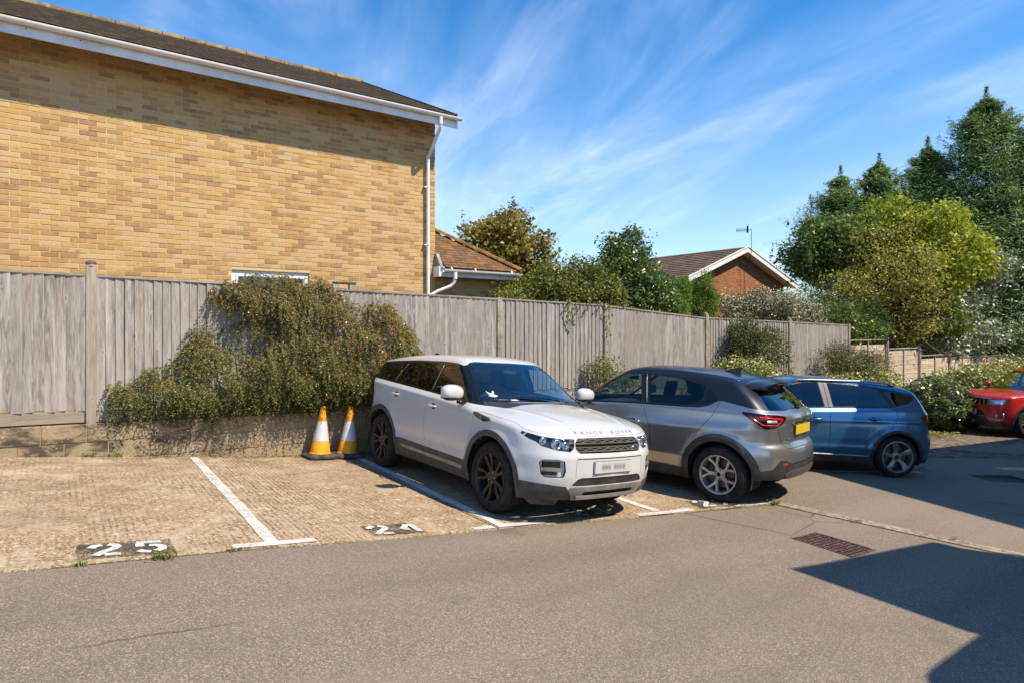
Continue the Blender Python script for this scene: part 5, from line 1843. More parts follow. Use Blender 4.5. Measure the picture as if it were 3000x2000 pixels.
def front_patch(body, poly, off, name, mat, parent, depth=.02, view='front', step=.03):
    """a plate cut to an outline that follows the nose or tail"""
    from mathutils.geometry import delaunay_2d_cdt
    P = []
    n = len(poly)
    for i in range(n):
        a, b = Vector(poly[i]), Vector(poly[(i + 1) % n]); k = max(1, int((b - a).length / step))
        for j in range(k): P.append(a.lerp(b, j / k))
    nb = len(P)
    xs = [p.x for p in P]; zs = [p.y for p in P]
    gx = np.arange(min(xs), max(xs), step); gz = np.arange(min(zs), max(zs), step)
    g = np.array([(a, b) for a in gx for b in gz])
    if len(g):
        sd = sdpoly(g, poly); P += [Vector(q) for q in g[sd > step * .4]]
    v2, e, f, _, _, _ = delaunay_2d_cdt(P, [(i, (i + 1) % nb) for i in range(nb)], [], 1, 1e-5)
    A = np.array([(p.x, p.y) for p in v2])
    if view == 'front': X = body.sxf(A[:, 0], A[:, 1]); V = np.stack([X + off, A[:, 0], A[:, 1]], -1); Vb = V - [depth, 0, 0]
    elif view == 'rear': X = body.sxr(A[:, 0], A[:, 1]); V = np.stack([X - off, A[:, 0], A[:, 1]], -1); Vb = V + [depth, 0, 0]
    elif view == 'side+': X = body.sy(A[:, 0], A[:, 1]); V = np.stack([A[:, 0], X + off, A[:, 1]], -1); Vb = V - [0, depth, 0]
    elif view == 'side-': X = body.sy(A[:, 0], A[:, 1]); V = np.stack([A[:, 0], -(X + off), A[:, 1]], -1); Vb = V + [0, depth, 0]
    m = MB(); N = len(V)
    m.add(list(V) + list(Vb), [tuple(t) for t in f] + [(i, (i + 1) % nb, N + (i + 1) % nb, N + i) for i in range(nb)])
    return m.build(name, mat, parent, auto=40)


def suv():
    car = tag(empty('parked_car'), 'white compact SUV parked nose out beside the traffic cones', 'car', 'cars parked in the yard')
    sp = dict(
        top=[(-2.2, 1.43), (-1.98, 1.478), (-1.5, 1.550), (-1.0, 1.600), (-.4, 1.628), (-.1, 1.630), (.10, 1.618), (.26, 1.580), (.36, 1.530), (.90, 1.195), (1.02, 1.140), (1.15, 1.118), (1.45, 1.088), (1.75, 1.045), (1.95, 1.000), (2.08, .945), (2.16, .885), (2.3, .74)],
        belt=[(-2.2, 1.205), (-1.5, 1.185), (-.5, 1.140), (.5, 1.095), (.95, 1.070), (1.4, 1.035), (2.0, .950), (2.3, .86)],
        plan=[(-2.2, .74), (-2.05, .845), (-1.8, .900), (-1.33, .918), (-.6, .908), (.3, .905), (1.0, .915), (1.45, .925), (1.8, .905), (2.0, .860), (2.15, .78), (2.3, .62)],
        low=[(.15, .10), (.24, .065), (.32, .040), (.42, .014), (.6, .0), (.80, -.004), (.95, .004), (1.05, .016), (1.2, .024)],
        sh=[(-2.2, .045), (.9, .050), (1.2, .02), (2.2, .01)], tum=.40, cur=.20,
        axles=(1.33, -1.33), wz=.372, arch=.432, flare=.030,
        crease=[([(-2.2, 1.07), (.9, .985), (2.0, .93)], .008, .035), ([(-2, .56), (1, .56)], -.010, .06)],
        kx=[(-2, -.12), (-1.2, 0), (0, .02), (.3, .22), (1.05, .22), (1.6, .10), (2.2, .10)],
        crown=[(-2, .09), (0, .085), (.5, .06), (1.1, .09), (2.2, .10)],
        xf=[(.15, 2.06), (.26, 2.135), (.38, 2.20), (.52, 2.225), (.68, 2.225), (.76, 2.200), (.86, 2.175), (.93, 2.13), (1.05, 2.0)],
        pf=[(0, 0), (.3, .012), (.5, .045), (.65, .105), (.78, .200), (.88, .33), (1.0, .52)],
        xr=[(.15, -1.94), (.28, -2.02), (.45, -2.10), (.62, -2.125), (.72, -2.09), (1.0, -2.07), (1.18, -2.09), (1.25, -2.06), (1.46, -1.93), (1.6, -1.85)],
        prr=[(0, 0), (.4, .02), (.65, .09), (.80, .20), (.92, .40)],
        bot=[(-2.3, .36), (-1.9, .33), (-1.3, .25), (.9, .245), (1.6, .245), (1.9, .26), (2.3, .27)],
        skel=(-1.75, 1.75, .74), ends=(-2.14, 2.24), zt=1.66, wb=.96, r_top=.085, r_end=.07, rx=1.2, fx=.15, ridge=(.62, .40, .010, .035, 1.12, 2.02))
    B = Body(sp, .0185)
    r = B.region
    for xw in sp['axles']:
        r('hole', 'side', lambda p, xw=xw: sp['arch'] - np.hypot(p[:, 0] - xw, p[:, 1] - sp['wz']))
        r('clad', 'side', lambda p, xw=xw: np.minimum(sp['arch'] + .062 - np.hypot(p[:, 0] - xw, p[:, 1] - sp['wz']), p[:, 1] - .15))
    # dark sills, dark lower bumpers
    r('clad', 'side', [(-1.0, .1), (-1.0, .455), (-.9, .485), (.85, .455), (1.0, .45), (1.0, .1)])
    r('clad', 'wf', [(.60, .1), (.60, .33), (.66, .405), (.95, .425), (1.40, .44), (2.2, .44), (2.2, .1)])
    r('clad', 'wr', [(-.1, .1), (-.1, .50), (.6, .50), (1.0, .48), (2.2, .48), (2.2, .1)])
    r('skid', 'wf', [(-.1, .1), (-.1, .405), (.50, .405), (.60, .40), (.66, .33), (.86, .245), (.86, .1)])
    r('vent_slot', 'wf', [(-.1, .295), (-.1, .355), (.40, .355), (.46, .340), (.42, .295)], ('skid',))
    r('low_grille', 'wf', [(-.1, .406), (-.1, .492), (.44, .492), (.50, .478), (.60, .407)], ('body', 'clad'))
    r('grille', 'wf', [(-.1, .735), (-.1, .882), (.545, .878), (.575, .83), (.555, .78), (.50, .738)])
    r('headlight', 'wf', [(.585, .870), (.80, .872), (1.05, .885), (1.28, .912), (1.44, .942), (1.38, .910), (1.22, .855), (1.12, .835), (1.02, .795), (.80, .762), (.62, .752), (.575, .79)])
    r('fog', 'wf', [(.70, .500), (.67, .56), (.69, .655), (.78, .672), (1.00, .668), (1.05, .64), (1.02, .53), (.96, .495)])
    r('tail', 'wr', [(.40, .98), (.62, .95), (1.0, .96), (1.10, 1.0), (1.02, 1.08), (.6, 1.09), (.42, 1.07)])
    # black glasshouse
    r('black', 'side', [(1.16, 1.075), (.95, 1.082), (.5, 1.108), (-.5, 1.153), (-1.5, 1.198), (-2.0, 1.215), (-2.2, 1.22), (-1.92, 1.43), (-1.5, 1.468), (-.8, 1.512), (-.2, 1.527), (.10, 1.520), (.24, 1.500), (.34, 1.56), (1.0, 1.22)])
    r('screen', 'front', [(-.1, 1.135), (-.1, 1.560), (.48, 1.552), (.565, 1.535), (.60, 1.49), (.685, 1.25), (.725, 1.125), (.60, 1.130)], ('body', 'black'), lambda P: P[:, 0] - .15)
    r('cowl', 'front', [(-.1, 1.095), (-.1, 1.1349), (.60, 1.130), (.725, 1.125), (.745, 1.085), (.5, 1.09)], ('body', 'black'), lambda P: np.minimum(P[:, 0] - .8, 1.12 - P[:, 0]))
    r('rear_screen', 'rear', [(-.1, 1.22), (-.1, 1.43), (.56, 1.42), (.60, 1.40), (.70, 1.22)], ('body', 'black'))
    b0 = .020
    def bz(x): return float(pch(x, sp['belt']))
    r('glass_f', 'side', [(.76, bz(.76) + .035), (.30, 1.452), (.24, 1.478), (.10, 1.488), (-.115, 1.490), (-.115, bz(-.115) + .04)], ('black',))
    r('glass_d', 'side', [(-.205, bz(-.2) + .04), (-.205, 1.487), (-.55, 1.482), (-1.00, 1.448), (-1.14, bz(-1.14) + .04)], ('black',))
    r('glass_d', 'side', [(-1.20, bz(-1.2) + .04), (-1.055, 1.440), (-1.50, 1.405), (-1.76, 1.350), (-1.93, bz(-1.9) + .035)], ('black',))
    # doors and bonnet
    r('door_f', 'side', [(.955, 1.2), (.955, 1.02), (.905, .80), (.845, .456), (-.10, .474), (-.155, .60), (-.165, 1.3)])
    r('door_r', 'side', [(-.165, 1.3), (-.155, .60), (-.10, .474), (-.80, .484), (-.90, .62), (-1.02, .76), (-1.16, .93), (-1.215, 1.08), (-1.20, 1.3)])
    hl = [(.9, 1.015), (1.15, 1.02), (1.35, 1.005), (1.6, .985), (1.85, .930), (2.0, .905), (2.3, .884)]
    r('bonnet', 'front', lambda p: np.full(len(p), 1.0), ('body',), lambda P: np.minimum(P[:, 2] - pch(P[:, 0], hl), P[:, 0] - (1.0 - .12 * P[:, 1] ** 2)))
    paint = m_carpaint('white_car_paint', (0.57, 0.575, 0.57), 0.0, 0.35, dust=0.30)
    B.emit('body', 'body', paint, car, 0, .0028, .012)
    clad = B.emit('clad', 'lower_cladding', M['c_plastic'], car, .004, .001, .02)
    sk = B.emit('skid', 'skid_plate', M['c_skid'], car, .012, .001, .03)[0]
    B.emit('vent_slot', 'lower_intake', M['c_black'], car, -.03, 0, .0)
    B.emit('low_grille', 'lower_grille', M['c_plastic2'], car, -.012, 0, 0)
    B.emit('grille', 'grille_recess', M['c_black'], car, -.035, 0, 0)
    for o in B.emit('headlight', 'headlight', M['g_lens'], car, .001, .002, .015, True): pass
    B.emit('headlight', 'headlight_bowl', M['c_lampdark'], car, -.045, 0, 0, True)
    B.emit('fog', 'fog_recess', paint, car, -.035, 0, 0, True)
    B.emit('tail', 'tail_light', M['c_red'], car, .004, .002, .012, True)
    B.emit('black', 'pillar_trim', M['c_black'], car, -.001, .001, .01)
    B.emit('cowl', 'cowl', M['c_plastic2'], car, -.006, 0, 0)
    B.emit('screen', 'windscreen', M['g_screen'], car, -.002, .002, .008)
    B.emit('rear_screen', 'rear_window', M['g_dark'], car, -.002, .002, .008)
    B.emit('glass_f', 'side_window', M['g_clear'], car, -.002, .001, .006, True)
    B.emit('glass_d', 'rear_side_window', M['g_dark'], car, -.002, .001, .006, True)
    fd = B.emit('door_f', 'door', paint, car, 0, .0032, .015, True)
    rd = B.emit('door_r', 'door', paint, car, 0, .0032, .015, True)
    B.emit('bonnet', 'bonnet', paint, car, .001, .0032, .015)
    # dark seams behind the shut lines
    for s, t in ((1, 'side+'), (-1, 'side-')):
        i = 0 if s > 0 else 1
        handle(B, fd[i], .02, .985, s, paint, .20); handle(B, rd[i], -.98, 1.045, s, paint, .19)
        # sill trim strip
        front_patch(B, [(.80, .395), (.74, .345), (-.70, .375), (-.76, .415)], .012, 'sill_strip', M['c_skid'], clad[0], .02, t)
        # side vent
        front_patch(B, [(1.07, 1.005), (1.25, .985), (1.30, .955), (1.16, .935), (1.09, .952), (.985, .975), (.94, 1.0), (.93, 1.02), (1.0, 1.015)], .006, 'side_vent', M['c_plastic'], car, .02, t)
        front_patch(B, [(1.16, .966), (1.235, .955), (1.19, .945), (1.13, .949)], .009, 'vent_opening', M['c_black'], car, .01, t)
        # chrome-grey beads between the side windows
        curve_tube(B, [(-.16, bz(-.16) + .04), (-.16, 1.488)], t, .005, .001, 'window_divider', M['c_rim_grey'], car)
        curve_tube(B, [(-1.17, bz(-1.17) + .04), (-1.09, 1.36), (-1.028, 1.444)], t, .005, .001, 'window_divider', M['c_rim_grey'], car)
        mirror(car, B, .66, 1.085, s, paint, M['c_black'], (.19, .28, .185), .055)
        # headlight inner units
        lamp = [o for o in car.children if o.name.startswith('headlight_bowl')][0 if s > 0 else 1]
        def at(sv, z, off):
            # point on the wrapped nose for Manhattan coordinate sv
            a = np.linspace(.2, .95, 400); x = B.sxf(a, 0 * a + z); q = a + (sp['ends'][1] - x); i = int(np.argmin(np.abs(q - sv)))
            return Vector((float(x[i]), s * float(a[i]), z)) + Vector((off, 0, 0))
        p = at(.79, .812, -.030)
        m = MB(); m.lathe([(.001, .012), (.026, .010), (.034, .0), (.036, .014), (.048, .016), (.058, .004), (.062, -.02)], 24, 'x', tuple(p)); m.build('projector', M['c_lampin'], lamp, smooth=True)
        m = MB(); m.lathe([(.001, .016), (.018, .0145), (.029, .006)], 20, 'x', tuple(p)); m.build('projector_lens', M['c_lampdark'], lamp, smooth=True)
        p = at(.98, .838, -.030)
        m = MB(); m.lathe([(.001, -.006), (.022, .0), (.036, .012), (.042, -.015)], 20, 'x', tuple(p)); m.build('side_lamp', M['c_lampin'], lamp, smooth=True)
        p = at(.665, .80, -.030)
        m = MB(); m.lathe([(.001, -.012), (.026, -.004), (.040, .012), (.045, -.02)], 20, 'x', tuple(p)); m.build('indicator', M['c_lampin'], lamp, smooth=True)
        # fog lamp surround: black mesh, silver bar
        zf_ = .575
        pts = [at(q, z, -.012) for q, z in ((.74, .650), (.97, .648), (.97, .585), (.74, .59))]
        m = MB(); m.add([tuple(q) for q in pts] + [tuple(q - Vector((.03, 0, 0))) for q in pts], [(0, 1, 2, 3), (0, 4, 5, 1), (1, 5, 6, 2), (2, 6, 7, 3), (3, 7, 4, 0)]); m.build('fog_mesh', M['c_black'], car)
        pts = [at(q, z, -.006) for q, z in ((.78, .548), (.97, .545), (.96, .520), (.80, .522))]
        m = MB(); m.add([tuple(q) for q in pts] + [tuple(q - Vector((.03, 0, 0))) for q in pts], [(0, 1, 2, 3), (0, 4, 5, 1), (1, 5, 6, 2), (2, 6, 7, 3), (3, 7, 4, 0)]); m.build('fog_mesh', M['c_black'], car)
        bar = [at(q, .572, .006) for q in (.73, .79, .86, .93, 1.0)]
        m = MB(); V = []; F = []
        for i, q in enumerate(bar):
            hh = .022 if i < 4 else .016
            V += [tuple(q + Vector((-.03, 0, hh))), tuple(q + Vector((.004, 0, hh * .6))), tuple(q + Vector((.004, 0, -hh * .6))), tuple(q + Vector((-.03, 0, -hh)))]
        for i in range(len(bar) - 1):
            for k in range(3): F.append((4 * i + k, 4 * i + k + 4, 4 * i + k + 5, 4 * i + k + 1))
        F += [(0, 1, 2, 3), (19, 18, 17, 16)]
        m.add(V, F); m.build('fog_bar', M['c_silver'], car, auto=50)
        # parking sensor
        c = at(1.0, .375, .006); m = MB(); m.lathe([(.001, .004), (.010, .004), (.013, -.004)], 12, 'x', tuple(c)); m.build('parking_sensor', M['c_plastic2'], car)
    # grille: two silver honeycomb bars with a dark gap
    def gx(y, z): return float(B.sxf(y, z)[0])
    for zlo, zhi, hw, nb in ((.823, .868, .515, 7), (.748, .796, .500, 7)):
        fr = MB()
        def rail(z0, z1):
            V = []; F = []; n = 20
            for i in range(n + 1):
                y = -hw + 2 * hw * i / n; x0 = gx(y, (z0 + z1) / 2) - .006
                V += [(x0, y, z0), (x0 + .004, y, z1), (x0 - .025, y, z1), (x0 - .025, y, z0)]
            for i in range(n):
                for k in range(4): F.append((4 * i + k, 4 * i + (k + 1) % 4, 4 * i + (k + 1) % 4 + 4, 4 * i + k + 4))
            F += [(0, 1, 2, 3), (4 * n + 3, 4 * n + 2, 4 * n + 1, 4 * n)]
            fr.add(V, F)
        rail(zlo, zlo + .009); rail(zhi - .009, zhi)
        n = 16; zm = (zlo + zhi) / 2
        for i in range(n):
            y0 = -hw + 2 * hw * i / n; y1 = -hw + 2 * hw * (i + 1) / n
            ym = (y0 + y1) / 2
            xm = gx(ym, zm) - .010
            w = .0042
            # zigzag cells
            for (ya, za, yb, zb) in ((y0, zm, ym - .012, zm + (.010 if i % 2 else -.010)), (ym - .012, zm + (.010 if i % 2 else -.010), y1, zm), (ym - .012, zm + (.010 if i % 2 else -.010), ym - .012, zhi if i % 2 else zlo)):
                d = Vector((yb - ya, zb - za)); sd = Vector((-d.y, d.x)).normalized() * w
                fr.add([(xm, ya + sd.x, za + sd.y), (xm, yb + sd.x, zb + sd.y), (xm, yb - sd.x, zb - sd.y), (xm, ya - sd.x, za - sd.y),
                        (xm - .018, ya + sd.x, za + sd.y), (xm - .018, yb + sd.x, zb + sd.y), (xm - .018, yb - sd.x, zb - sd.y), (xm - .018, ya - sd.x, za - sd.y)],
                       [(0, 1, 2, 3), (0, 4, 5, 1), (2, 6, 7, 3), (1, 5, 6, 2), (3, 7, 4, 0)])
        for sgn in (-1, 1):
            y = sgn * hw; x0 = gx(y, zm) - .008
            fr.box((x0 - .025, min(y, y - sgn * .02), zlo), (x0 + .003, max(y, y - sgn * .02), zhi))
        fr.build('grille_bar', M['c_silver'], car)
    # badge oval
    bx_, bz_ = gx(.36, .772), .772
    m = MB(); V = []; n = 20
    for rr, xo in ((1.0, .0), (1.0, .010), (.86, .013)):
        V += [(bx_ + xo, +.36 + .052 * rr * math.cos(2 * math.pi * k / n), bz_ + .027 * rr * math.sin(2 * math.pi * k / n)) for k in range(n)]
    m.add(V, [(i * n + k, i * n + (k + 1) % n, (i + 1) * n + (k + 1) % n, (i + 1) * n + k) for i in range(2) for k in range(n)]); bo = m.build('badge', M['c_chrome'], car, smooth=True)
    m = MB(); m.add([(bx_ + .0125, +.36 + .045 * math.cos(2 * math.pi * k / n), bz_ + .023 * math.sin(2 * math.pi * k / n)) for k in range(n)], [tuple(range(n))])
    m.build('badge_field', plain('badge_green', (0.03, 0.06, 0.045), 0.3), bo)
    V, F = text_mesh('LAND\nROVER', .019, .001)
    V = np.stack([bx_ + .0135 + V[:, 2], +.36 + V[:, 0] * .8 , bz_ + V[:, 1] * .9], -1); obj('badge_lettering', V, F, M['c_silver'], bo)
    # lettering on the bonnet edge
    V, F = text_mesh('RANGE  ROVER', .052, .003, 1.7)
    half = max(abs(V[:, 0].min()), abs(V[:, 0].max())); V[:, 0] *= .43 / half
    Z = .926 + V[:, 1] * .72; Yv = V[:, 0]
    X = B.sxf(Yv, Z); V2 = np.stack([X + .003 + V[:, 2], Yv, Z], -1)
    obj('bonnet_lettering', V2, F, M['c_rim_grey'], car)
    # plate
    pz = .592; px = float(B.sxf(.0, pz)[0]) + .014
    pl = empty('number_plate', (px, 0, pz), 0, car)
    m = MB(); m.cbox((-.012, -.262, -.057), (.0, .262, .057), .003); m.build('plate_face', M['c_blurplate'], pl)
    m = MB(); m.cbox((-.02, -.270, -.065), (-.006, .270, .065), .004); m.build('plate_frame', M['c_silver'], pl)
    # crease above the plate
    curve_tube(B, [(-.46, .683), (.46, .683)], 'front', .006, -.002, 'bumper_groove', M['c_black'], car, 6, 16)
    for s in (-1, 1): curve_tube(B, [(s * .47, .70), (s * .475, .50)], 'front', .0025, -.001, 'bumper_seam', M['c_plastic2'], car, 5, 6)
    # mesh of the lower grille
    mm = MB()
    for i in range(-13, 14):
        for j in range(4):
            y = i * .036 + (.018 if j % 2 else 0); z = .412 + j * .021
            if abs(y) > .50 - (z - .41) * .9: continue
            x = float(B.sxf(y, z)[0]) - .006
            for sg in (-1, 1):
                mm.add([(x, y, z), (x, y + sg * .018, z + .010), (x, y + sg * .018, z + .014), (x, y, z + .004)], [(0, 1, 2, 3)])
    tag(mm.build('grille_mesh', M['c_plastic'], car), kind='stuff')
    front_patch(B, [(-.44, .335), (.44, .335), (.40, .300), (-.40, .300)], .0, 'intake_back', M['c_black'], sk, .02)
    # bar of the skid plate in front of the slot
    V = []; F = []; n = 16
    for i in range(n + 1):
        y = -.43 + .86 * i / n; x = float(B.sxf(y, .30)[0]) + .022
        V += [(x, y, .312), (x + .006, y, .292), (x - .004, y, .268), (x - .03, y, .268)]
    for i in range(n):
        for k in range(3): F.append((4 * i + k, 4 * i + k + 4, 4 * i + k + 5, 4 * i + k + 1))
    F += [(0, 1, 2, 3), (4 * n + 3, 4 * n + 2, 4 * n + 1, 4 * n)]
    m = MB(); m.add(V, F); m.build('skid_bar', M['c_silver'], sk, auto=50)
    # rounded air deflector below the bumper corner
    for s in (-1, 1):
        V = []; F = []; n = 14; h = 6
        for i in range(n + 1):
            t = i / n; y = s * (.79 - .33 * t); x = 1.80 + .20 * math.sin(t * 1.5)
            d = .105 * min(1, (4 * t * (1 - t) * 1.6) ** .5)
            for k in range(h + 1):
                a = k / h; V.append((x - .04 * a * a - .012, y, .285 - d * a))
        for i in range(n):
            for k in range(h):
                q = i * (h + 1) + k; F.append((q, q + 1, q + h + 2, q + h + 1))
        m = MB(); m.add(V, F); m.build('air_deflector', M['c_plastic'], car, smooth=True)
    # wipers
    for (y0, y1) in ((.30, -.30), (-.32, -.62)):
        P = []
        for k in range(9):
            t = k / 8; y = y0 + (y1 - y0) * t; x = 1.02 - .30 * t * .25 - .10 * y * y - .02
            P.append((x, y))
        P = np.array(P); z = B.sz(P[:, 0], P[:, 1])
        MB().tube([(a, b, c + .016) for (a, b), c in zip(P, z)], .009, 6).build('wiper', M['c_black'], car)
    # roof aerial, roof seam
    m = MB(); m.prism([(-1.52, 1.53), (-1.36, 1.56), (-1.49, 1.615), (-1.53, 1.61)], -.018, .018, 'xz'); m.build('roof_fin', M['c_black'], car)
    # gull sticker on the windscreen, with tax paper behind it
    yy, zz = -.56, 1.185
    V, F = [], []
    pts = [(-.055, .0), (-.02, .012), (-.045, .05), (-.03, .052), (.0, .02), (.035, .032), (.05, .05), (.045, .02), (.03, .002), (.06, -.004), (.02, -.012), (-.02, -.012)]
    A = np.array([(yy - a, zz + b) for a, b in pts]); x = B.sxf(A[:, 0], A[:, 1])
    obj('sticker', np.stack([x + .001, A[:, 0], A[:, 1]], -1), [tuple(range(len(pts)))], plain('sticker_white', (0.75, 0.80, 0.78), .6), car)
    # rest of the car
    for xw in sp['axles']:
        wheel_well(car, xw, sp['wz'], sp['arch'] + .004, .905)
        for s in (-1, 1):
            make_wheel(car, (xw, s * .800, sp['wz'] - .004), s, .371, .256, .235, dict(kind='twin', rot=.31 * s), M['c_rim_dark'])
    MB().box((-1.72, -.62, .27), (1.72, .62, .40)).build('underbody', M['c_liner'], car)
    make_interior(car, .62, .0, -.85, .55, 1.50, .74)
    m = MB(); m.cbox((.30, -.11, 1.405), (.36, .11, 1.465), .02); m.build('rear_view_mirror', M['c_dash'], car, smooth=True)
    place_car(car, 4.575, 6.93, R(-88.8), sp['axles'], 1.60)
    return car


suv()


# ================================================================== GREY CROSSOVER (tail towards the camera)
def crossover():
    car = tag(empty('parked_car'), 'dark grey crossover with black roof parked tail out right of the white SUV', 'car', 'cars parked in the yard')
    sp = dict(
        top=[(-2.1, 1.36), (-1.9, 1.415), (-1.5, 1.500), (-1.0, 1.560), (-.4, 1.590), (-.1, 1.588), (.10, 1.565), (.28, 1.515), (.42, 1.445), (1.02, 1.095), (1.16, 1.050), (1.35, 1.030), (1.7, .985), (1.95, .915), (2.08, .84), (2.2, .72)],
        belt=[(-2.1, 1.13), (-1.3, 1.13), (0, 1.095), (1.1, 1.02), (1.6, .96), (2.1, .85)],
        plan=[(-2.1, .70), (-1.95, .80), (-1.65, .872), (-1.318, .890), (-.7, .862), (.3, .855), (.9, .865), (1.318, .885), (1.7, .86), (1.95, .78), (2.15, .62)],
        low=[(.12, .13), (.22, .09), (.32, .05), (.45, .018), (.60, .0), (.78, -.002), (.92, .012), (1.02, .030), (1.15, .04)],
        sh=[(-2.1, .03), (-1.4, .035), (.9, .045), (1.2, .02), (2.2, .01)], tum=.42, cur=.18,
        axles=(1.318, -1.318), wz=.345, arch=.402, flare=.042,
        crease=[([(-2.1, .93), (-1.3, .90), (-.6, .86), (.9, .87), (2, .85)], .012, .045), ([(-1, .50), (1, .50)], .014, .05)],
        kx=[(-2, -.15), (-1.2, -.03), (0, .02), (.3, .20), (1.1, .22), (1.6, .12), (2.2, .12)],
        crown=[(-2, .10), (0, .085), (.5, .06), (1.1, .09), (2.2, .10)],
        xf=[(.12, 1.98), (.25, 2.07), (.40, 2.13), (.6, 2.15), (.75, 2.14), (.86, 2.09), (1.0, 1.95)],
        pf=[(0, 0), (.3, .015), (.5, .055), (.65, .12), (.78, .22), (.9, .40)],
        xr=[(.12, -1.86), (.26, -1.965), (.42, -2.045), (.60, -2.06), (.69, -2.045), (.77, -2.005), (.93, -2.01), (1.04, -2.035), (1.09, -2.02), (1.14, -1.955), (1.28, -1.79), (1.42, -1.60), (1.6, -1.36)],
        prr=[(0, 0), (.35, .022), (.55, .075), (.70, .155), (.80, .25), (.90, .40)],
        bot=[(-2.2, .34), (-1.8, .33), (-1.66, .30), (-1.3, .22), (.9, .22), (1.6, .22), (2.2, .25)],
        skel=(-1.6, 1.7, .72), ends=(-2.08, 2.16), zt=1.63, wb=.93, r_top=.085, r_end=.06, rx=1.35, fx=.15)
    B = Body(sp, .0185); r = B.region
    for xw in sp['axles']:
        r('hole', 'side', lambda p, xw=xw: sp['arch'] - np.hypot(p[:, 0] - xw, p[:, 1] - sp['wz']))
        r('clad', 'side', lambda p, xw=xw: np.minimum(sp['arch'] + .085 - np.hypot(p[:, 0] - xw, (p[:, 1] - sp['wz']) * 1.0), p[:, 1] - .1))
    r('clad', 'side', [(-1.0, .1), (-1.0, .30), (-.86, .345), (-.4, .355), (.6, .395), (.95, .40), (.95, .1)])
    r('clad', 'wf', [(-.1, .1), (-.1, .40), (.7, .40), (1.2, .38), (2.2, .38), (2.2, .1)])
    r('clad', 'wr', [(-.1, .1), (-.1, .52), (.45, .52), (.60, .56), (.72, .565), (.86, .46), (1.05, .44), (2.2, .44), (2.2, .1)])
    r('clad_slot', 'wr', [(-.1, .50), (-.1, .535), (.45, .53), (.44, .495)], ('clad',))
    r('fog_r', 'wr', [(.52, .505), (.54, .535), (.68, .535), (.66, .505)], ('clad',))
    r('tail', 'wr', [(.58, 1.075), (.78, 1.100), (1.05, 1.110), (1.36, 1.125), (1.28, 1.07), (1.12, .985), (1.00, .935), (.82, .940), (.68, .985)])
    bl = [(-2.1, 1.13), (-1.85, 1.145), (-1.5, 1.195), (-1.29, 1.225), (-1.12, 1.150), (-1.0, 1.122), (-.6, 1.105), (0, 1.085), (.9, 1.03), (1.3, 1.0)]
    B.split('black', np.minimum(B.P[:, 2] - pch(B.P[:, 0], bl), np.minimum((1.12 - (B.P[:, 2] - 1.06) * 1.35 - B.P[:, 0]) , B.P[:, 0] + 1.93)), ('body',))
    r('screen', 'front', [(-.1, 1.075), (-.1, 1.510), (.46, 1.500), (.54, 1.48), (.57, 1.44), (.66, 1.20), (.70, 1.065)], ('body', 'black'), lambda P: P[:, 0] - .15)
    r('rear_screen', 'rear', [(-.1, 1.145), (-.1, 1.44), (.44, 1.43), (.51, 1.39), (.64, 1.150)], ('body', 'black'))
    r('glass_f', 'side', [(.86, 1.065), (.80, 1.09), (.30, 1.415), (.16, 1.465), (-.06, 1.485), (-.185, 1.118)], ('black',))
    r('glass_d', 'side', [(-.315, 1.124), (-.205, 1.482), (-.60, 1.466), (-.98, 1.400), (-1.04, 1.365), (-1.045, 1.23), (-.97, 1.16), (-.86, 1.136)], ('black',))
    r('door_f', 'side', [(.96, 1.2), (.98, .80), (.90, .405), (-.30, .365), (-.37, .60), (-.36, .82), (-.24, 1.06), (-.22, 1.2)])
    r('door_r', 'side', [(-.22, 1.2), (-.24, 1.06), (-.36, .82), (-.37, .60), (-.30, .365), (-.78, .35), (-.86, .50), (-.92, .66), (-1.06, .86), (-1.22, 1.05), (-1.28, 1.22), (-1.24, 1.35)])
    r('tailgate', 'rear', [(-.1, .70), (-.1, 1.3), (.66, 1.3), (.645, 1.14), (.60, .95), (.52, .75), (.47, .70)])
    r('bonnet', 'front', lambda p: np.full(len(p), 1.0), ('body',), lambda P: np.minimum(P[:, 2] - pch(P[:, 0], [(.9, .99), (1.5, .945), (1.9, .86), (2.2, .78)]), P[:, 0] - 1.02))
    r('headlight', 'wf', [(.55, .60), (.55, .76), (1.0, .78), (1.0, .62)])
    r('grille', 'wf', [(-.1, .55), (-.1, .78), (.42, .78), (.36, .58)])
    paint = m_carpaint('grey_car_paint', (0.36, 0.368, 0.38), 0.80, 0.30, 0.0, dust=0.12, dustcol=(0.26, 0.23, 0.19))
    black = m_carpaint('black_roof_paint', (0.008, 0.009, 0.013), 0.0, 0.3, dust=0.06, coat=0.35)
    B.emit('body', 'body', paint, car, 0, .0028, .012)
    cl = B.emit('clad', 'lower_cladding', M['c_plastic2'], car, .006, .001, .02)[0]
    B.emit('clad_slot', 'bumper_vent', M['c_liner'], car, -.008, 0, 0)
    B.emit('fog_r', 'reflector', M['c_redbright'], car, .004, .001, .01, True)
    B.emit('black', 'roof', black, car, -.001, .001, .01)
    B.emit('screen', 'windscreen', M['g_screen'], car, -.002, .002, .008)
    B.emit('rear_screen', 'rear_window', M['g_dark'], car, -.002, .002, .008)
    B.emit('glass_f', 'side_window', M['g_clear'], car, -.002, .001, .006, True)
    B.emit('glass_d', 'rear_side_window', m_carglass('tinted_glass', (.16, .19, .20), 1.1), car, -.002, .001, .006, True)
    fd = B.emit('door_f', 'door', paint, car, 0, .0032, .015, True)
    rd = B.emit('door_r', 'door', paint, car, 0, .0032, .015, True)
    tg = B.emit('tailgate', 'tailgate', paint, car, .001, .0032, .015)[0]
    B.emit('bonnet', 'bonnet', paint, car, .001, .0032, .015)
    B.emit('headlight', 'headlight', M['c_lampdark'], car, .001, .002, .01, True)
    B.emit('grille', 'grille', M['c_black'], car, -.005, 0, 0)
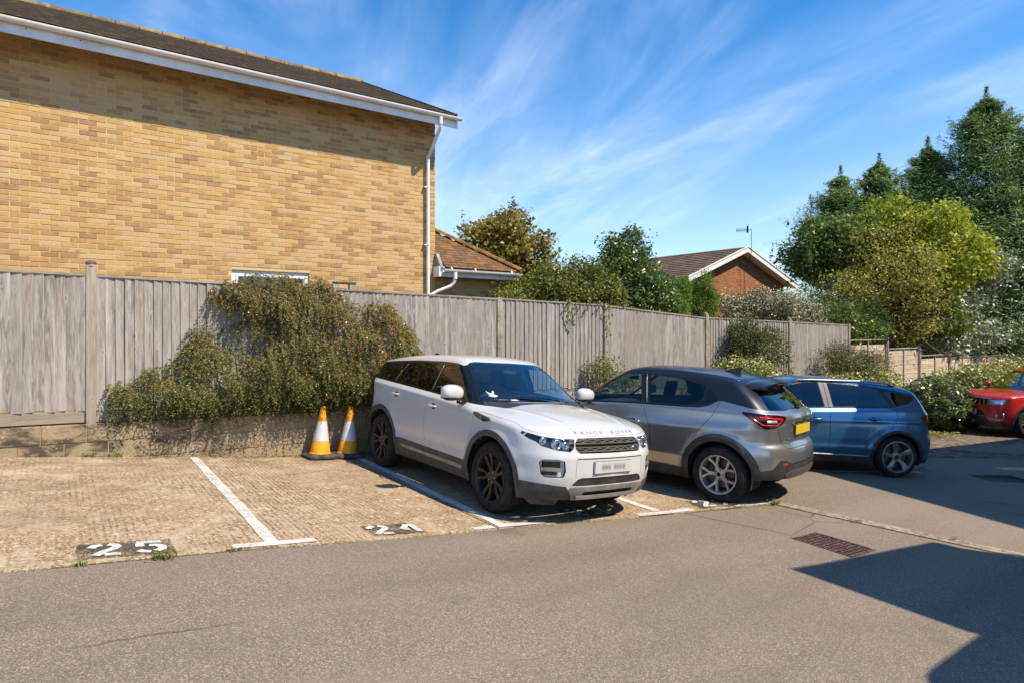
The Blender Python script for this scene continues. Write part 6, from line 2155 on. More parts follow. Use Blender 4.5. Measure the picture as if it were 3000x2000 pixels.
    tls = B.emit('tail', 'tail_light', M['g_red'], car, .004, .002, .012, True)
    B.emit('tail', 'tail_light_bowl', M['c_red'], car, -.022, 0, 0, True)

    def at(sv, z, off, s):
        a = np.linspace(.2, .93, 400); x = B.sxr(a, 0 * a + z); q = a + (x - sp['ends'][0]); i = int(np.argmin(np.abs(q - sv)))
        return Vector((float(x[i]) - off, s * float(a[i]), z))
    for s, t in ((1, 'side+'), (-1, 'side-')):
        i = 0 if s > 0 else 1
        handle(B, fd[i], -.12, .865, s, paint, .21)
        m = MB()
        for q0, z0, q1, z1 in ((.68, 1.050, 1.10, 1.075), (.78, .975, 1.06, .985), (.68, 1.050, .78, .975), (1.06, .985, 1.22, 1.060)):
            P = [at(q0 + (q1 - q0) * k / 5, z0 + (z1 - z0) * k / 5, .001, s) for k in range(6)]; m.tube([tuple(p) for p in P], .010, 6)
        m.build('light_bar', M['c_redbright'], tls[i])
        P = [at(q, 1.022, -.004, s) for q in (.80, .86, .92, .98)]
        m = MB(); m.tube([tuple(p) for p in P], .020, 6); m.build('reversing_lamp', M['c_amber'], tls[i])
        # quarter panel with hidden rear handle, pillar beads
        front_patch(B, [(-1.10, 1.19), (-1.085, 1.36), (-1.16, 1.335), (-1.25, 1.24)], .004, 'quarter_trim', M['c_black'], car, .01, t)
        curve_tube(B, [(-.265, 1.115), (-.155, 1.486)], t, .005, .001, 'window_divider', M['c_rim_grey'], car)
        curve_tube(B, [(.90, 1.045), (-.3, 1.108), (-.85, 1.125), (-1.0, 1.150), (-1.075, 1.225)], t, .006, .002, 'window_seal', M['c_black'], car)
        mirror(car, B, .64, 1.05, s, M['c_black'], M['c_black'], (.17, .22, .17), .06)
    # rear spoiler with brake light slot
    V = []; F = []; n = 18
    for k in range(n + 1):
        y = -.56 + 1.12 * k / n; e = 1 - abs(y / .56) ** 3 * .35
        x0 = -1.50; z0 = float(B.sz(x0, y)[0]); x1 = -1.76 + .06 * (y / .56) ** 2 + (.05 if abs(y) > .5 else 0)
        z1 = 1.455 - .05 * (y / .56) ** 2
        V += [(x0, y, z0 + .002), ((x0 + x1) / 2, y, (z0 + z1) / 2 + .022), (x1, y, z1), (x1 + .012, y, z1 - .024), (x1 + .10, y, z1 - .040), (x0 - .10, y, z0 - .075)]
    for k in range(n):
        for j in range(6): F.append((6 * k + j, 6 * k + (j + 1) % 6, 6 * k + (j + 1) % 6 + 6, 6 * k + j + 6))
    F += [tuple(range(6)), tuple(range(6 * n + 5, 6 * n - 1, -1))]
    m = MB(); m.add(V, F); spo = m.build('rear_spoiler', black, car, auto=40)
    m = MB(); m.cbox((-1.748, -.14, 1.424), (-1.70, .14, 1.436), .003); m.build('brake_light', M['c_red'], spo)
    # plate, badge, lettering
    pz = .905; px = float(B.sxr(0., pz)[0])
    pl = empty('number_plate', (px - .006, 0, pz), 0, tg)
    m = MB(); m.cbox((-.010, -.262, -.057), (0, .262, .057), .003); m.build('plate_face', M['c_yplate'], pl)
    front_patch(B, [(-.34, .985), (.34, .985), (.30, 1.015), (-.30, 1.015)], .016, 'plate_lamp_bar', M['c_plastic2'], tg, .03, 'rear')
    m = MB(); bx_ = float(B.sxr(0., 1.06)[0]) - .004
    n = 22
    V = []
    for rr, xo in ((.046, 0), (.046, -.008), (.037, -.008), (.037, 0)):
        V += [(bx_ + xo - .0 , rr * math.cos(2 * math.pi * k / n), 1.062 + rr * math.sin(2 * math.pi * k / n)) for k in range(n)]
    m.add(V, [(i * n + k, i * n + (k + 1) % n, (i + 1) * n + (k + 1) % n, (i + 1) * n + k) for i in range(3) for k in range(n)])
    m.cbox((bx_ - .011, -.060, 1.053), (bx_ - .003, .060, 1.071), .003)
    bd = m.build('badge', M['c_chrome'], tg, auto=40)
    V, F = text_mesh('NISSAN', .016, .001, 1.1); obj('badge_lettering', np.stack([bx_ - .0125 - V[:, 2], -V[:, 0], 1.062 + V[:, 1]], -1), F, M['c_black'], bd)
    V, F = text_mesh('JUKE', .062, .002, 1.1); V = V * [1, .8, 1]
    Y = .40 - V[:, 0]; Z = .79 + V[:, 1]; X = B.sxr(Y, Z); obj('lettering', np.stack([X - .003 - V[:, 2], Y, Z], -1), F, M['c_chrome'], tg)
    # rear wiper
    P = [(.02, 1.16), (.10, 1.19), (.25, 1.205), (.42, 1.21)]; A = np.array(P); X = B.sxr(A[:, 0], A[:, 1])
    m = MB(); m.tube([(x - .018, -a, b) for x, (a, b) in zip(X, P)], .010, 6); m.cbox((float(X[0]) - .04, -.05, 1.14), (float(X[0]) + .01, .02, 1.175), .012); m.build('rear_wiper', M['c_black'], tg)
    # lower silver insert of the bumper
    front_patch(B, [(-.52, .40), (-.40, .435), (.40, .435), (.52, .40), (.44, .335), (-.44, .335)], .016, 'bumper_insert', plain('grey_insert', (.075, .073, .070), .5), cl, .03, 'rear')
    mm = MB()
    for i in range(-11, 12):
        for j in range(2):
            y = i * .036 + (.018 if j else 0); z = .506 + j * .012; x = float(B.sxr(y, z)[0]) + .002
            mm.add([(x, y - .018, z - .004), (x, y, z + .006), (x, y, z + .009), (x, y - .018, z)], [(0, 1, 2, 3)]); mm.add([(x, y + .018, z - .004), (x, y, z + .006), (x, y, z + .009), (x, y + .018, z)], [(0, 1, 2, 3)])
    tag(mm.build('vent_mesh', M['c_plastic'], car), kind='stuff')
    # roof fin
    m = MB(); z = float(B.sz(-1.05, 0.)[0]); m.prism([(-1.22, z - .03), (-.98, z - .005), (-1.20, z + .065), (-1.24, z + .06)], -.02, .02, 'xz'); m.build('roof_fin', M['c_black'], car)
    for s in (-1, 1):
        curve_tube(B, [(x, s * .545) for x in (-1.45, -1.0, -.5, 0, .2)], 'top', .006, .0, 'roof_ditch', M['c_black'], car, 5, 4)
    for xw in sp['axles']:
        wheel_well(car, xw, sp['wz'], sp['arch'] + .004, .872)
        for s in (-1, 1):
            make_wheel(car, (xw, s * .785, sp['wz'] - .006), s, .341, .228, .215, dict(kind='wye', rot=.31, bolt=M['c_rim_dark'], cap=M['c_black']), M['c_rim_silver'])
    MB().box((-1.55, -.60, .24), (1.6, .60, .38)).build('underbody', M['c_liner'], car)
    make_interior(car, .60, -.02, -.82, .50, 1.46, .70)
    m = MB(); m.cbox((.36, -.11, 1.36), (.42, .11, 1.42), .02); m.build('rear_view_mirror', M['c_dash'], car, smooth=True)
    place_car(car, 7.09, 6.27, R(102.7), sp['axles'], 1.57, 0.008)
    return car


crossover()


# ================================================================== BLUE HATCHBACK
def hatchback():
    car = tag(empty('parked_car'), 'blue hatchback with silver roof rails half in shade behind the grey crossover', 'car', 'cars parked in the yard')
    sp = dict(
        top=[(-2.05, 1.25), (-1.85, 1.325), (-1.4, 1.415), (-.9, 1.468), (-.3, 1.492), (0, 1.488), (.22, 1.462), (.40, 1.415), (.55, 1.345), (1.22, 1.005), (1.36, .965), (1.5, .945), (1.75, .89), (1.92, .81), (2.0, .74), (2.1, .64)],
        belt=[(-2.05, 1.075), (-1.3, 1.060), (-.6, 1.020), (0, .990), (1.2, .925), (2.05, .78)],
        plan=[(-2.05, .68), (-1.9, .775), (-1.6, .838), (-1.2465, .858), (-.6, .845), (.4, .842), (1.0, .850), (1.2465, .858), (1.65, .825), (1.9, .735), (2.1, .56)],
        low=[(.10, .12), (.20, .08), (.30, .045), (.42, .018), (.58, .0), (.74, .0), (.88, .014), (.98, .032), (1.1, .04)],
        sh=[(-2.1, .03), (1.0, .035), (1.3, .015), (2.2, .01)], tum=.42, cur=.22,
        axles=(1.2465, -1.2465), wz=.322, arch=.362, flare=.026,
        crease=[([(-2.1, .875), (-1.2, .862), (.9, .79), (2, .74)], .010, .028), ([(-1, .42), (1, .40)], .014, .05)],
        kx=[(-2, -.12), (-1.2, -.02), (0, .02), (.4, .22), (1.25, .24), (1.7, .14), (2.2, .14)],
        crown=[(-2, .10), (0, .09), (.5, .06), (1.1, .09), (2.2, .10)],
        xf=[(.10, 1.86), (.22, 1.96), (.38, 2.03), (.55, 2.05), (.70, 2.03), (.80, 1.97), (.95, 1.8)],
        pf=[(0, 0), (.3, .02), (.5, .07), (.65, .14), (.78, .26), (.9, .45)],
        xr=[(.10, -1.82), (.22, -1.915), (.40, -1.985), (.56, -2.00), (.70, -1.97), (.88, -1.955), (.98, -1.945), (1.05, -1.90), (1.22, -1.78), (1.38, -1.66), (1.5, -1.55)],
        prr=[(0, 0), (.35, .02), (.55, .07), (.68, .14), (.78, .23), (.88, .38)],
        bot=[(-2.1, .25), (-1.7, .23), (-1.2, .19), (.9, .19), (1.5, .19), (2.1, .21)],
        skel=(-1.55, 1.6, .66), ends=(-2.02, 2.06), zt=1.54, wb=.90, r_top=.085, r_end=.06, rx=1.35, fx=.2)
    B = Body(sp, .0185); r = B.region
    for xw in sp['axles']:
        r('hole', 'side', lambda p, xw=xw: sp['arch'] - np.hypot(p[:, 0] - xw, p[:, 1] - sp['wz']))
        r('clad', 'side', lambda p, xw=xw: np.minimum(sp['arch'] + .048 - np.hypot(p[:, 0] - xw, p[:, 1] - sp['wz']), p[:, 1] - .08))
    r('clad', 'side', [(-1.0, .05), (-1.0, .285), (.95, .275), (.95, .05)])
    r('clad', 'wf', [(-.1, .05), (-.1, .30), (1.2, .30), (2.2, .29), (2.2, .05)])
    r('clad', 'wr', [(-.1, .05), (-.1, .38), (.60, .38), (.90, .30), (2.2, .28), (2.2, .05)])
    r('reflector', 'wr', [(.95, .40), (.94, .56), (1.00, .57), (1.02, .42)])
    r('tail', 'wr', [(.55, .80), (.55, .93), (.80, .975), (1.08, .985), (1.22, .955), (1.18, .90), (1.02, .805), (.80, .775)])
    r('black', 'side', [(1.0, .945), (.5, .975), (0, 1.008), (-.6, 1.042), (-1.2, 1.078), (-1.45, 1.155), (-1.575, 1.235), (-1.50, 1.285), (-1.2, 1.352), (-.7, 1.402), (-.2, 1.422), (.15, 1.410), (.40, 1.345), (.60, 1.235), (.92, 1.02)])
    r('screen', 'front', [(-.1, .985), (-.1, 1.415), (.44, 1.405), (.52, 1.38), (.55, 1.33), (.64, 1.10), (.68, .975)], ('body',), lambda P: P[:, 0] - .25)
    r('rear_screen', 'rear', [(-.1, 1.07), (-.1, 1.33), (.46, 1.32), (.52, 1.28), (.60, 1.07)], ('body', 'black'))
    r('glass_f', 'side', [(.88, .968), (.56, 1.235), (.38, 1.33), (.14, 1.390), (-.09, 1.402), (-.125, 1.030)], ('black',))
    r('glass_d', 'side', [(-.265, 1.040), (-.235, 1.402), (-.62, 1.388), (-1.00, 1.345), (-1.10, 1.20), (-1.14, 1.118), (-1.0, 1.082)], ('black',))
    r('glass_d', 'side', [(-1.085, 1.325), (-1.20, 1.130), (-1.26, 1.120), (-1.42, 1.178), (-1.525, 1.235), (-1.45, 1.268)], ('black',))
    r('door_f', 'side', [(.90, 1.2), (.94, .72), (.86, .29), (-.17, .292), (-.19, .60), (-.185, 1.2)])
    r('door_r', 'side', [(-.185, 1.2), (-.19, .60), (-.17, .292), (-.72, .292), (-.82, .45), (-.95, .60), (-1.13, .74), (-1.24, .92), (-1.22, 1.2)])
    r('tailgate', 'rear', [(-.1, .60), (-.1, 1.2), (.62, 1.2), (.60, 1.07), (.56, .80), (.50, .62), (.45, .60)])
    r('bonnet', 'front', lambda p: np.full(len(p), 1.0), ('body',), lambda P: np.minimum(P[:, 2] - pch(P[:, 0], [(.9, .935), (1.5, .87), (1.9, .77), (2.1, .70)]), P[:, 0] - 1.15))
    r('fuel_flap', 'side', lambda p: .088 - np.hypot(p[:, 0] + 1.475, (p[:, 1] - .775) * 1.05))
    r('headlight', 'wf', [(.50, .60), (.50, .70), (1.2, .78), (1.15, .66)])
    paint = m_carpaint('blue_car_paint', (0.032, 0.150, 0.310), 0.60, 0.28, 0.0, dust=0.08)
    B.emit('body', 'body', paint, car, 0, .0028, .012)
    B.emit('clad', 'lower_cladding', M['c_plastic2'], car, .005, .001, .02)
    pil = m_carpaint('pillar_satin', (0.13, 0.125, 0.115), 0.0, 0.55, dust=0.5, dustcol=(.25, .22, .18))
    B.emit('black', 'pillar_trim', M['c_plastic2'], car, -.001, .001, .01)
    B.emit('screen', 'windscreen', M['g_screen'], car, -.002, .002, .008)
    B.emit('rear_screen', 'rear_window', M['g_dark'], car, -.002, .002, .008)
    B.emit('glass_f', 'side_window', m_carglass('blue_glass', (.30, .38, .42), 1.4), car, -.002, .001, .006, True)
    B.emit('glass_d', 'rear_side_window', m_carglass('privacy_blue', (.035, .042, .055), 1.6), car, -.002, .001, .006, True)
    fd = B.emit('door_f', 'door', paint, car, 0, .0032, .015, True); rd = B.emit('door_r', 'door', paint, car, 0, .0032, .015, True)
    B.emit('tailgate', 'tailgate', paint, car, 0, .0032, .015); B.emit('bonnet', 'bonnet', paint, car, .001, .0032, .015)
    B.emit('fuel_flap', 'fuel_flap', paint, car, 0, .003, .012, True)
    B.emit('headlight', 'headlight', M['c_lampdark'], car, .001, .002, .01, True)
    tl = B.emit('tail', 'tail_light', M['g_red'], car, .004, .002, .012, True)
    B.emit('tail', 'tail_light_bowl', M['c_redbright'], car, -.02, 0, 0, True)
    B.emit('reflector', 'reflector', M['c_redbright'], car, .003, .001, .01, True)
    for s, t in ((1, 'side+'), (-1, 'side-')):
        i = 0 if s > 0 else 1
        handle(B, fd[i], .03, .845, s, paint, .20); handle(B, rd[i], -.88, .885, s, paint, .19)
        front_patch(B, [(-.135, 1.02), (-.10, 1.405), (-.160, 1.408), (-.180, 1.02)], .003, 'door_pillar', pil, fd[i], .008, t)
        front_patch(B, [(-.200, 1.022), (-.182, 1.408), (-.225, 1.406), (-.255, 1.028)], .003, 'door_pillar', pil, rd[i], .008, t)
        mirror(car, B, .80, .93, s, paint, M['c_black'], (.16, .20, .15), .05)
        # roof rail
        xs = [.30, .22, .0, -.4, -.8, -1.15, -1.32]; P = []
        for k, x in enumerate(xs):
            y = .545 + .02 * (1 - abs(x + .5)); z = float(B.sz(x, y)[0]); P.append((x, s * y, z + (.004 if k in (0, len(xs) - 1) else .036)))
        MB().tube(P, .016, 8).build('roof_rail', M['c_silver'], car, smooth=True)
        curve_tube(B, [(.86, .305), (-.2, .300), (-.80, .302)], t, .012, .006, 'sill_strip', M['c_skid'], car)
        curve_tube(B, [(.9, .955), (0, 1.012), (-.6, 1.044), (-1.18, 1.080), (-1.45, 1.155), (-1.565, 1.232)], t, .006, .002, 'window_seal', M['c_black'], car)
    # spoiler
    V = []; F = []; n = 16
    for k in range(n + 1):
        y = -.54 + 1.08 * k / n; x0 = -1.42; z0 = float(B.sz(x0, y)[0]); x1 = -1.74 + .07 * (y / .54) ** 2; z1 = 1.335 - .04 * (y / .54) ** 2
        V += [(x0, y, z0 + .002), ((x0 + x1) / 2, y, (z0 + z1) / 2 + .012), (x1, y, z1), (x1 + .012, y, z1 - .022), (x0 - .06, y, z0 - .06)]
    for k in range(n):
        for j in range(5): F.append((5 * k + j, 5 * k + (j + 1) % 5, 5 * k + (j + 1) % 5 + 5, 5 * k + j + 5))
    F += [tuple(range(5)), tuple(range(5 * n + 4, 5 * n - 1, -1))]
    m = MB(); m.add(V, F); m.build('rear_spoiler', paint, car, auto=40)
    z = float(B.sz(-1.15, 0.)[0]); m = MB(); m.tube([(-1.15, 0, z - .02), (-1.17, 0, z + .02), (-1.40, 0, z + .20)], [.018, .008, .004], 6); m.build('roof_aerial', M['c_black'], car)
    for xw in sp['axles']:
        wheel_well(car, xw, sp['wz'], sp['arch'] + .004, .84)
        for s in (-1, 1):
            make_wheel(car, (xw, s * .752, sp['wz'] - .004), s, .319, .236, .205, dict(kind='blade', rot=.1 * s, bolt=M['c_silver']), M['c_rim_grey'])
    MB().box((-1.5, -.58, .21), (1.55, .58, .34)).build('underbody', M['c_liner'], car)
    make_interior(car, .62, .02, -.78, .45, 1.38, .68)
    place_car(car, 10.108, 5.92, R(144), sp['axles'], 1.49, 0.006)
    return car


hatchback()


# ================================================================== RED SUV at the right edge
def red_suv():
    car = tag(empty('parked_car'), 'red SUV with slotted grille cut by the right edge of the picture', 'car', 'cars parked in the yard')
    sp = dict(
        top=[(-2.15, 1.46), (-1.9, 1.52), (-1.2, 1.585), (-.5, 1.61), (-.1, 1.605), (.12, 1.585), (.30, 1.525), (.92, 1.135), (1.04, 1.085), (1.2, 1.070), (1.6, 1.045), (1.85, 1.01), (1.98, .965), (2.08, .88), (2.2, .75)],
        belt=[(-2.1, 1.10), (-1.0, 1.08), (0, 1.06), (.9, 1.03), (1.5, 1.00), (2.1, .90)],
        plan=[(-2.15, .72), (-2.0, .80), (-1.6, .855), (-1.25, .872), (-.6, .858), (.5, .858), (1.25, .875), (1.65, .862), (1.88, .80), (2.1, .66)],
        low=[(.12, .12), (.25, .07), (.35, .035), (.48, .012), (.62, .0), (.80, 0), (.95, .01), (1.05, .02)],
        sh=[(-2.1, .04), (.9, .045), (1.2, .02), (2.2, .01)], tum=.34, cur=.15, axles=(1.25, -1.25), wz=.342, arch=.398, flare=.03,
        kx=[(-2, -.05), (0, .02), (.3, .18), (1.05, .20), (1.6, .10), (2.2, .10)], crown=[(-2, .07), (0, .07), (1.1, .07), (2.2, .07)],
        xf=[(.12, 1.93), (.25, 2.02), (.40, 2.07), (.60, 2.085), (.8, 2.075), (.92, 2.04), (1.02, 1.95)], pf=[(0, 0), (.4, .03), (.6, .09), (.74, .18), (.86, .33), (.95, .5)],
        xr=[(.12, -1.9), (.3, -2.03), (.6, -2.085), (1.0, -2.07), (1.2, -2.04), (1.5, -1.9)], prr=[(0, 0), (.5, .04), (.75, .14), (.88, .3)],
        bot=[(-2.2, .28), (-1.2, .22), (1.2, .22), (2.2, .24)], skel=(-1.65, 1.6, .72), ends=(-2.09, 2.10), zt=1.65, wb=.92, r_top=.07, r_end=.055, rx=1.4, fx=.1)
    B = Body(sp, .026); r = B.region
    for xw in sp['axles']:
        r('hole', 'side', lambda p, xw=xw: sp['arch'] - np.hypot(p[:, 0] - xw, p[:, 1] - sp['wz']))
        r('clad', 'side', lambda p, xw=xw: np.minimum(sp['arch'] + .055 - np.hypot(p[:, 0] - xw, p[:, 1] - sp['wz']), p[:, 1] - .1))
    r('clad', 'side', [(-1.0, .1), (-1.0, .36), (.95, .36), (.95, .1)])
    r('clad', 'wf', [(-.1, .1), (-.1, .62), (.40, .62), (.52, .44), (.62, .36), (1.4, .34), (2.2, .34), (2.2, .1)])
    r('grille', 'wf', [(-.1, .745), (-.1, .885), (.60, .885), (.54, .745)])
    r('headlight', 'wf', [(.56, .752), (.615, .885), (.9, .895), (1.30, .915), (1.12, .83), (.95, .775)])
    r('black', 'side', [(.98, 1.05), (0, 1.075), (-1.4, 1.10), (-1.85, 1.12), (-1.75, 1.47), (-1.2, 1.505), (-.2, 1.525), (.14, 1.51), (.3, 1.53), (1.0, 1.12)])
    r('screen', 'front', [(-.1, 1.085), (-.1, 1.53), (.5, 1.52), (.60, 1.48), (.72, 1.08)], ('body', 'black'), lambda P: P[:, 0] - .1)
    r('glass', 'side', [(.74, 1.09), (.24, 1.45), (-.1, 1.475), (-.1, 1.10)], ('black',)); r('glass', 'side', [(-.18, 1.10), (-.18, 1.475), (-.95, 1.455), (-1.05, 1.12)], ('black',)); r('glass', 'side', [(-1.13, 1.12), (-1.03, 1.45), (-1.6, 1.42), (-1.68, 1.14)], ('black',))
    r('rear_screen', 'rear', [(-.1, 1.08), (-.1, 1.42), (.58, 1.41), (.66, 1.08)], ('body', 'black'))
    r('door_f', 'side', [(.92, 1.2), (.92, .8), (.84, .365), (-.14, .365), (-.14, 1.2)]); r('door_r', 'side', [(-.14, 1.2), (-.14, .365), (-.75, .365), (-.9, .62), (-1.1, .82), (-1.12, 1.2)])
    r('bonnet', 'front', lambda p: np.full(len(p), 1.0), ('body',), lambda P: np.minimum(P[:, 2] - pch(P[:, 0], [(.9, 1.0), (1.5, .97), (1.9, .92), (2.1, .888)]), P[:, 0] - 1.0))
    paint = m_carpaint('red_car_paint', (0.50, 0.014, 0.018), 0.10, 0.3, dust=0.12)
    B.emit('body', 'body', paint, car, 0, .003, .012); B.emit('clad', 'lower_cladding', M['c_plastic2'], car, .005, .001, .02)
    B.emit('grille', 'grille', M['c_black'], car, -.015, 0, 0)
    hb = B.emit('headlight', 'headlight', M['g_lens'], car, .001, .002, .015, True); B.emit('headlight', 'headlight_bowl', M['c_lampin'], car, -.03, 0, 0, True)
    B.emit('black', 'pillar_trim', M['c_black'], car, -.001, .001, .01); B.emit('screen', 'windscreen', M['g_screen'], car, -.002, .002, .008)
    B.emit('glass', 'side_window', M['g_clear'], car, -.002, .001, .006, True); B.emit('rear_screen', 'rear_window', M['g_dark'], car, -.002, .002, .008)
    fd = B.emit('door_f', 'door', paint, car, 0, .003, .012, True); rd = B.emit('door_r', 'door', paint, car, 0, .003, .012, True); B.emit('bonnet', 'bonnet', paint, car, .001, .003, .012)
    for k in range(-4, 5):
        y = k * .105
        x = float(B.sxf(y, .81)[0]); m = MB(); m.add([(x + .004, y - .020, .752), (x + .004, y + .020, .752), (x - .008, y + .026, .872), (x - .008, y - .014, .872), (x - .04, y, .752), (x - .04, y, .872)], [(0, 1, 2, 3), (0, 3, 5, 4), (1, 4, 5, 2)]); m.build('grille_slot', M['c_chrome'], car)
    curve_tube(B, [(-.56, .895), (0, .897), (.56, .895)], 'front', .009, .004, 'grille_trim', M['c_chrome'], car, 6, 8)
    V, F = text_mesh('S', .11, .004); x = float(B.sxf(0., .815)[0]); obj('badge', np.stack([x + .014 + V[:, 2], V[:, 0], .815 + V[:, 1]], -1), F, M['c_chrome'], car)
    pz = .565; px = float(B.sxf(0., pz)[0]) + .012; pl = empty('number_plate', (px, 0, pz), 0, car)
    m = MB(); m.cbox((-.012, -.262, -.057), (0, .262, .057), .003); m.build('plate_face', M['c_wplate'], pl)
    V, F = text_mesh('SRZ', .085, .0006, 1.05); V[:, 0] *= .85; obj('plate_lettering', np.stack([.0015 + V[:, 2], V[:, 0] + .13, V[:, 1] * 1.0], -1), F, M['c_ink'], pl)
    for s, t in ((1, 'side+'), (-1, 'side-')):
        i = 0 if s > 0 else 1
        handle(B, fd[i], .03, .93, s, paint, .2); handle(B, rd[i], -.85, .95, s, paint, .19); mirror(car, B, .62, 1.05, s, paint, M['c_black'], (.14, .20, .14), .05)
        A = np.array([(.44, .475), (.56, .425), (.70, .405), (.765, .42), (.775, .50), (.775, .57)]); X = B.sxf(A[:, 0], A[:, 1])
        MB().tube([(x + .006, s * a, b) for x, (a, b) in zip(X, A)], .017, 8).build('fog_trim', M['c_silver'], car, smooth=True)
        x = float(B.sxf(.66, .50)[0]); MB().lathe([(.001, .008), (.028, .006), (.036, -.006)], 16, 'x', (x, s * .66, .50)).build('fog_lamp', M['c_lampin'], car, smooth=True)
    curve_tube(B, [(-.44, .475), (0, .475), (.44, .475)], 'front', .010, .008, 'intake_trim', M['c_silver'], car, 6, 8)
    for xw in sp['axles']:
        wheel_well(car, xw, sp['wz'], sp['arch'] + .004, .855)
        for s in (-1, 1): make_wheel(car, (xw, s * .765, sp['wz'] - .006), s, .337, .225, .215, dict(kind='twin', rot=.2), M['c_rim_grey'])
    MB().box((-1.6, -.6, .24), (1.6, .6, .38)).build('underbody', M['c_liner'], car)
    make_interior(car, .58, -.02, -.82, .52, 1.48, .70)
    place_car(car, 20.12, 5.16, R(152), sp['axles'], 1.53, 0.006)
    return car


red_suv()


# ================================================================== PLANTS
def m_leaf(name, stops, trans=0.28, rough=0.5, spec=0.35, gain=1.5):
    t = NT(name)
    stops = [(p, tuple(min(.8, v * gain) for v in c)) for p, c in stops]
    r = t.irand()
    col = t.ramp(r, stops)
    n = t.noise(t.pos(), 1.7, 3, 0.6)
    col = t.mix(t.mr(n, 0.35, 0.68, 0.0, 0.38), col, t.mix(0.55, col, (0.02, 0.03, 0.008)))
    pr = t.pr(col, rough, spec=spec)
    tl = t.n('BsdfTranslucent', Color=t.mix(0.35, col, (0.30, 0.36, 0.03))).outputs[0]
    return t.done(t.n('MixShader', i0=trans, i1=pr, i2=tl).outputs[0])


def m_bark(name, a=(0.10, 0.075, 0.05), b=(0.20, 0.155, 0.11)):
    t = NT(name); c = t.coord()
    n = t.noise(t.mp(c, (1, 1, .25)), 30, 5, .7)
    return t.done(t.pr(t.mix(n, a, b), .92, spec=.2, normal=t.bump(n, .7, .02)))


M['bark'] = m_bark('bark'); M['twig'] = m_bark('twig', (0.13, 0.095, 0.06), (0.24, 0.18, 0.12)); M['bark_dark'] = m_bark('dark_bark', (.05, .035, .028), (.10, .07, .05))


def unit(v): return v / np.maximum(np.linalg.norm(v, axis=-1, keepdims=True), 1e-9)


def leaf_quads(P, N, T, L, W, fold=0.18):
    """diamond leaves: P base-to-tip centre, N normal, T direction"""
    T = unit(T - N * (T * N).sum(-1, keepdims=True)); Bn = np.cross(N, T)
    L = L[:, None]; W = W[:, None]
    V = np.stack([P - T * L / 2, P + Bn * W / 2 - T * L * .06 + N * W * fold, P + T * L / 2, P - Bn * W / 2 - T * L * .06 + N * W * fold], 1).reshape(-1, 3)
    F = np.arange(len(P) * 4).reshape(-1, 4)
    return V, F


def sample_lobes(lobes, n, lo, hi, g, flat=0.0):
    lob = np.array(lobes, float)
    w = lob[:, 3] * (lob[:, 3] + lob[:, 4]); w /= w.sum()
    out = []; nor = []
    while len(out) < n:
        k = n * 2
        i = g.choice(len(lob), k, p=w)
        d = unit(g.normal(size=(k, 3)))
        r = g.uniform(lo, hi, k) ** .6
        R3 = np.stack([lob[i, 3], lob[i, 3], lob[i, 4]], -1)
        c = lob[i, :3] + d * R3 * r[:, None]
        inside = np.zeros(k)
        for q in lob:
            e = (c - q[:3]) / np.array([q[3], q[3], q[4]]); inside += ((e * e).sum(1) < .55)
        keep = (inside < 1) | (g.random(k) < .25)
        for a, b in zip(c[keep], d[keep]):
            out.append(a); nor.append(b)
            if len(out) >= n: break
    return np.array(out), np.array(nor)


def sub_lobes(lobes, n, g):
    """breaks smooth lobes into many smaller, uneven ones"""
    out = []
    for q in lobes:
        q = np.array(q, float)
        out.append((*q[:3], q[3] * .62, q[4] * .62))
        for k in range(n):
            d = unit(g.normal(size=3)); f = g.uniform(.26, .48); r = np.array([q[3], q[3], q[4]])
            c = q[:3] + d * r * g.uniform(.55, .86); out.append((*c, q[3] * f, q[4] * f * 1.05))
    return out


def foliage(lobes, clumps, per, cr, ll, lw, seed, shoots=0, shoot_len=.5, up=.5, along=0.0, lo=.45, hi=1.06, droop=0.0, sub=9):
    g = np.random.default_rng(seed)
    if sub: lobes = sub_lobes(lobes, sub, g)
    C, D = sample_lobes(lobes, clumps, lo, hi, g)
    P = np.repeat(C, per, 0) + g.normal(size=(clumps * per, 3)) * cr * np.array([1, 1, .75])
    O = np.repeat(D, per, 0)
    if shoots:
        S, SD = sample_lobes(lobes, shoots, .85, 1.0, g)
        SD = unit(SD + np.array([0, 0, .55]) + g.normal(size=SD.shape) * .25)
        k = 16
        t = np.linspace(0, 1, k)[None, :, None]
        ln = g.uniform(.4, 1, (shoots, 1, 1)) * shoot_len
        bend = g.normal(size=(shoots, 1, 3)) * .18
        pp = S[:, None] + SD[:, None] * t * ln + bend * t * t * ln + g.normal(size=(shoots, k, 3)) * ll * .35
        P = np.concatenate([P, pp.reshape(-1, 3)]); O = np.concatenate([O, np.repeat(SD, k, 0)])
    n = len(P)
    N = unit(O * .55 + np.array([0, 0, up]) + g.normal(size=(n, 3)) * .65)
    T = unit(g.normal(size=(n, 3)) + O * along + np.array([0, 0, -droop]))
    L = ll * g.uniform(.65, 1.25, n); Wd = lw * g.uniform(.7, 1.2, n)
    return leaf_quads(P, N, T, L, Wd)


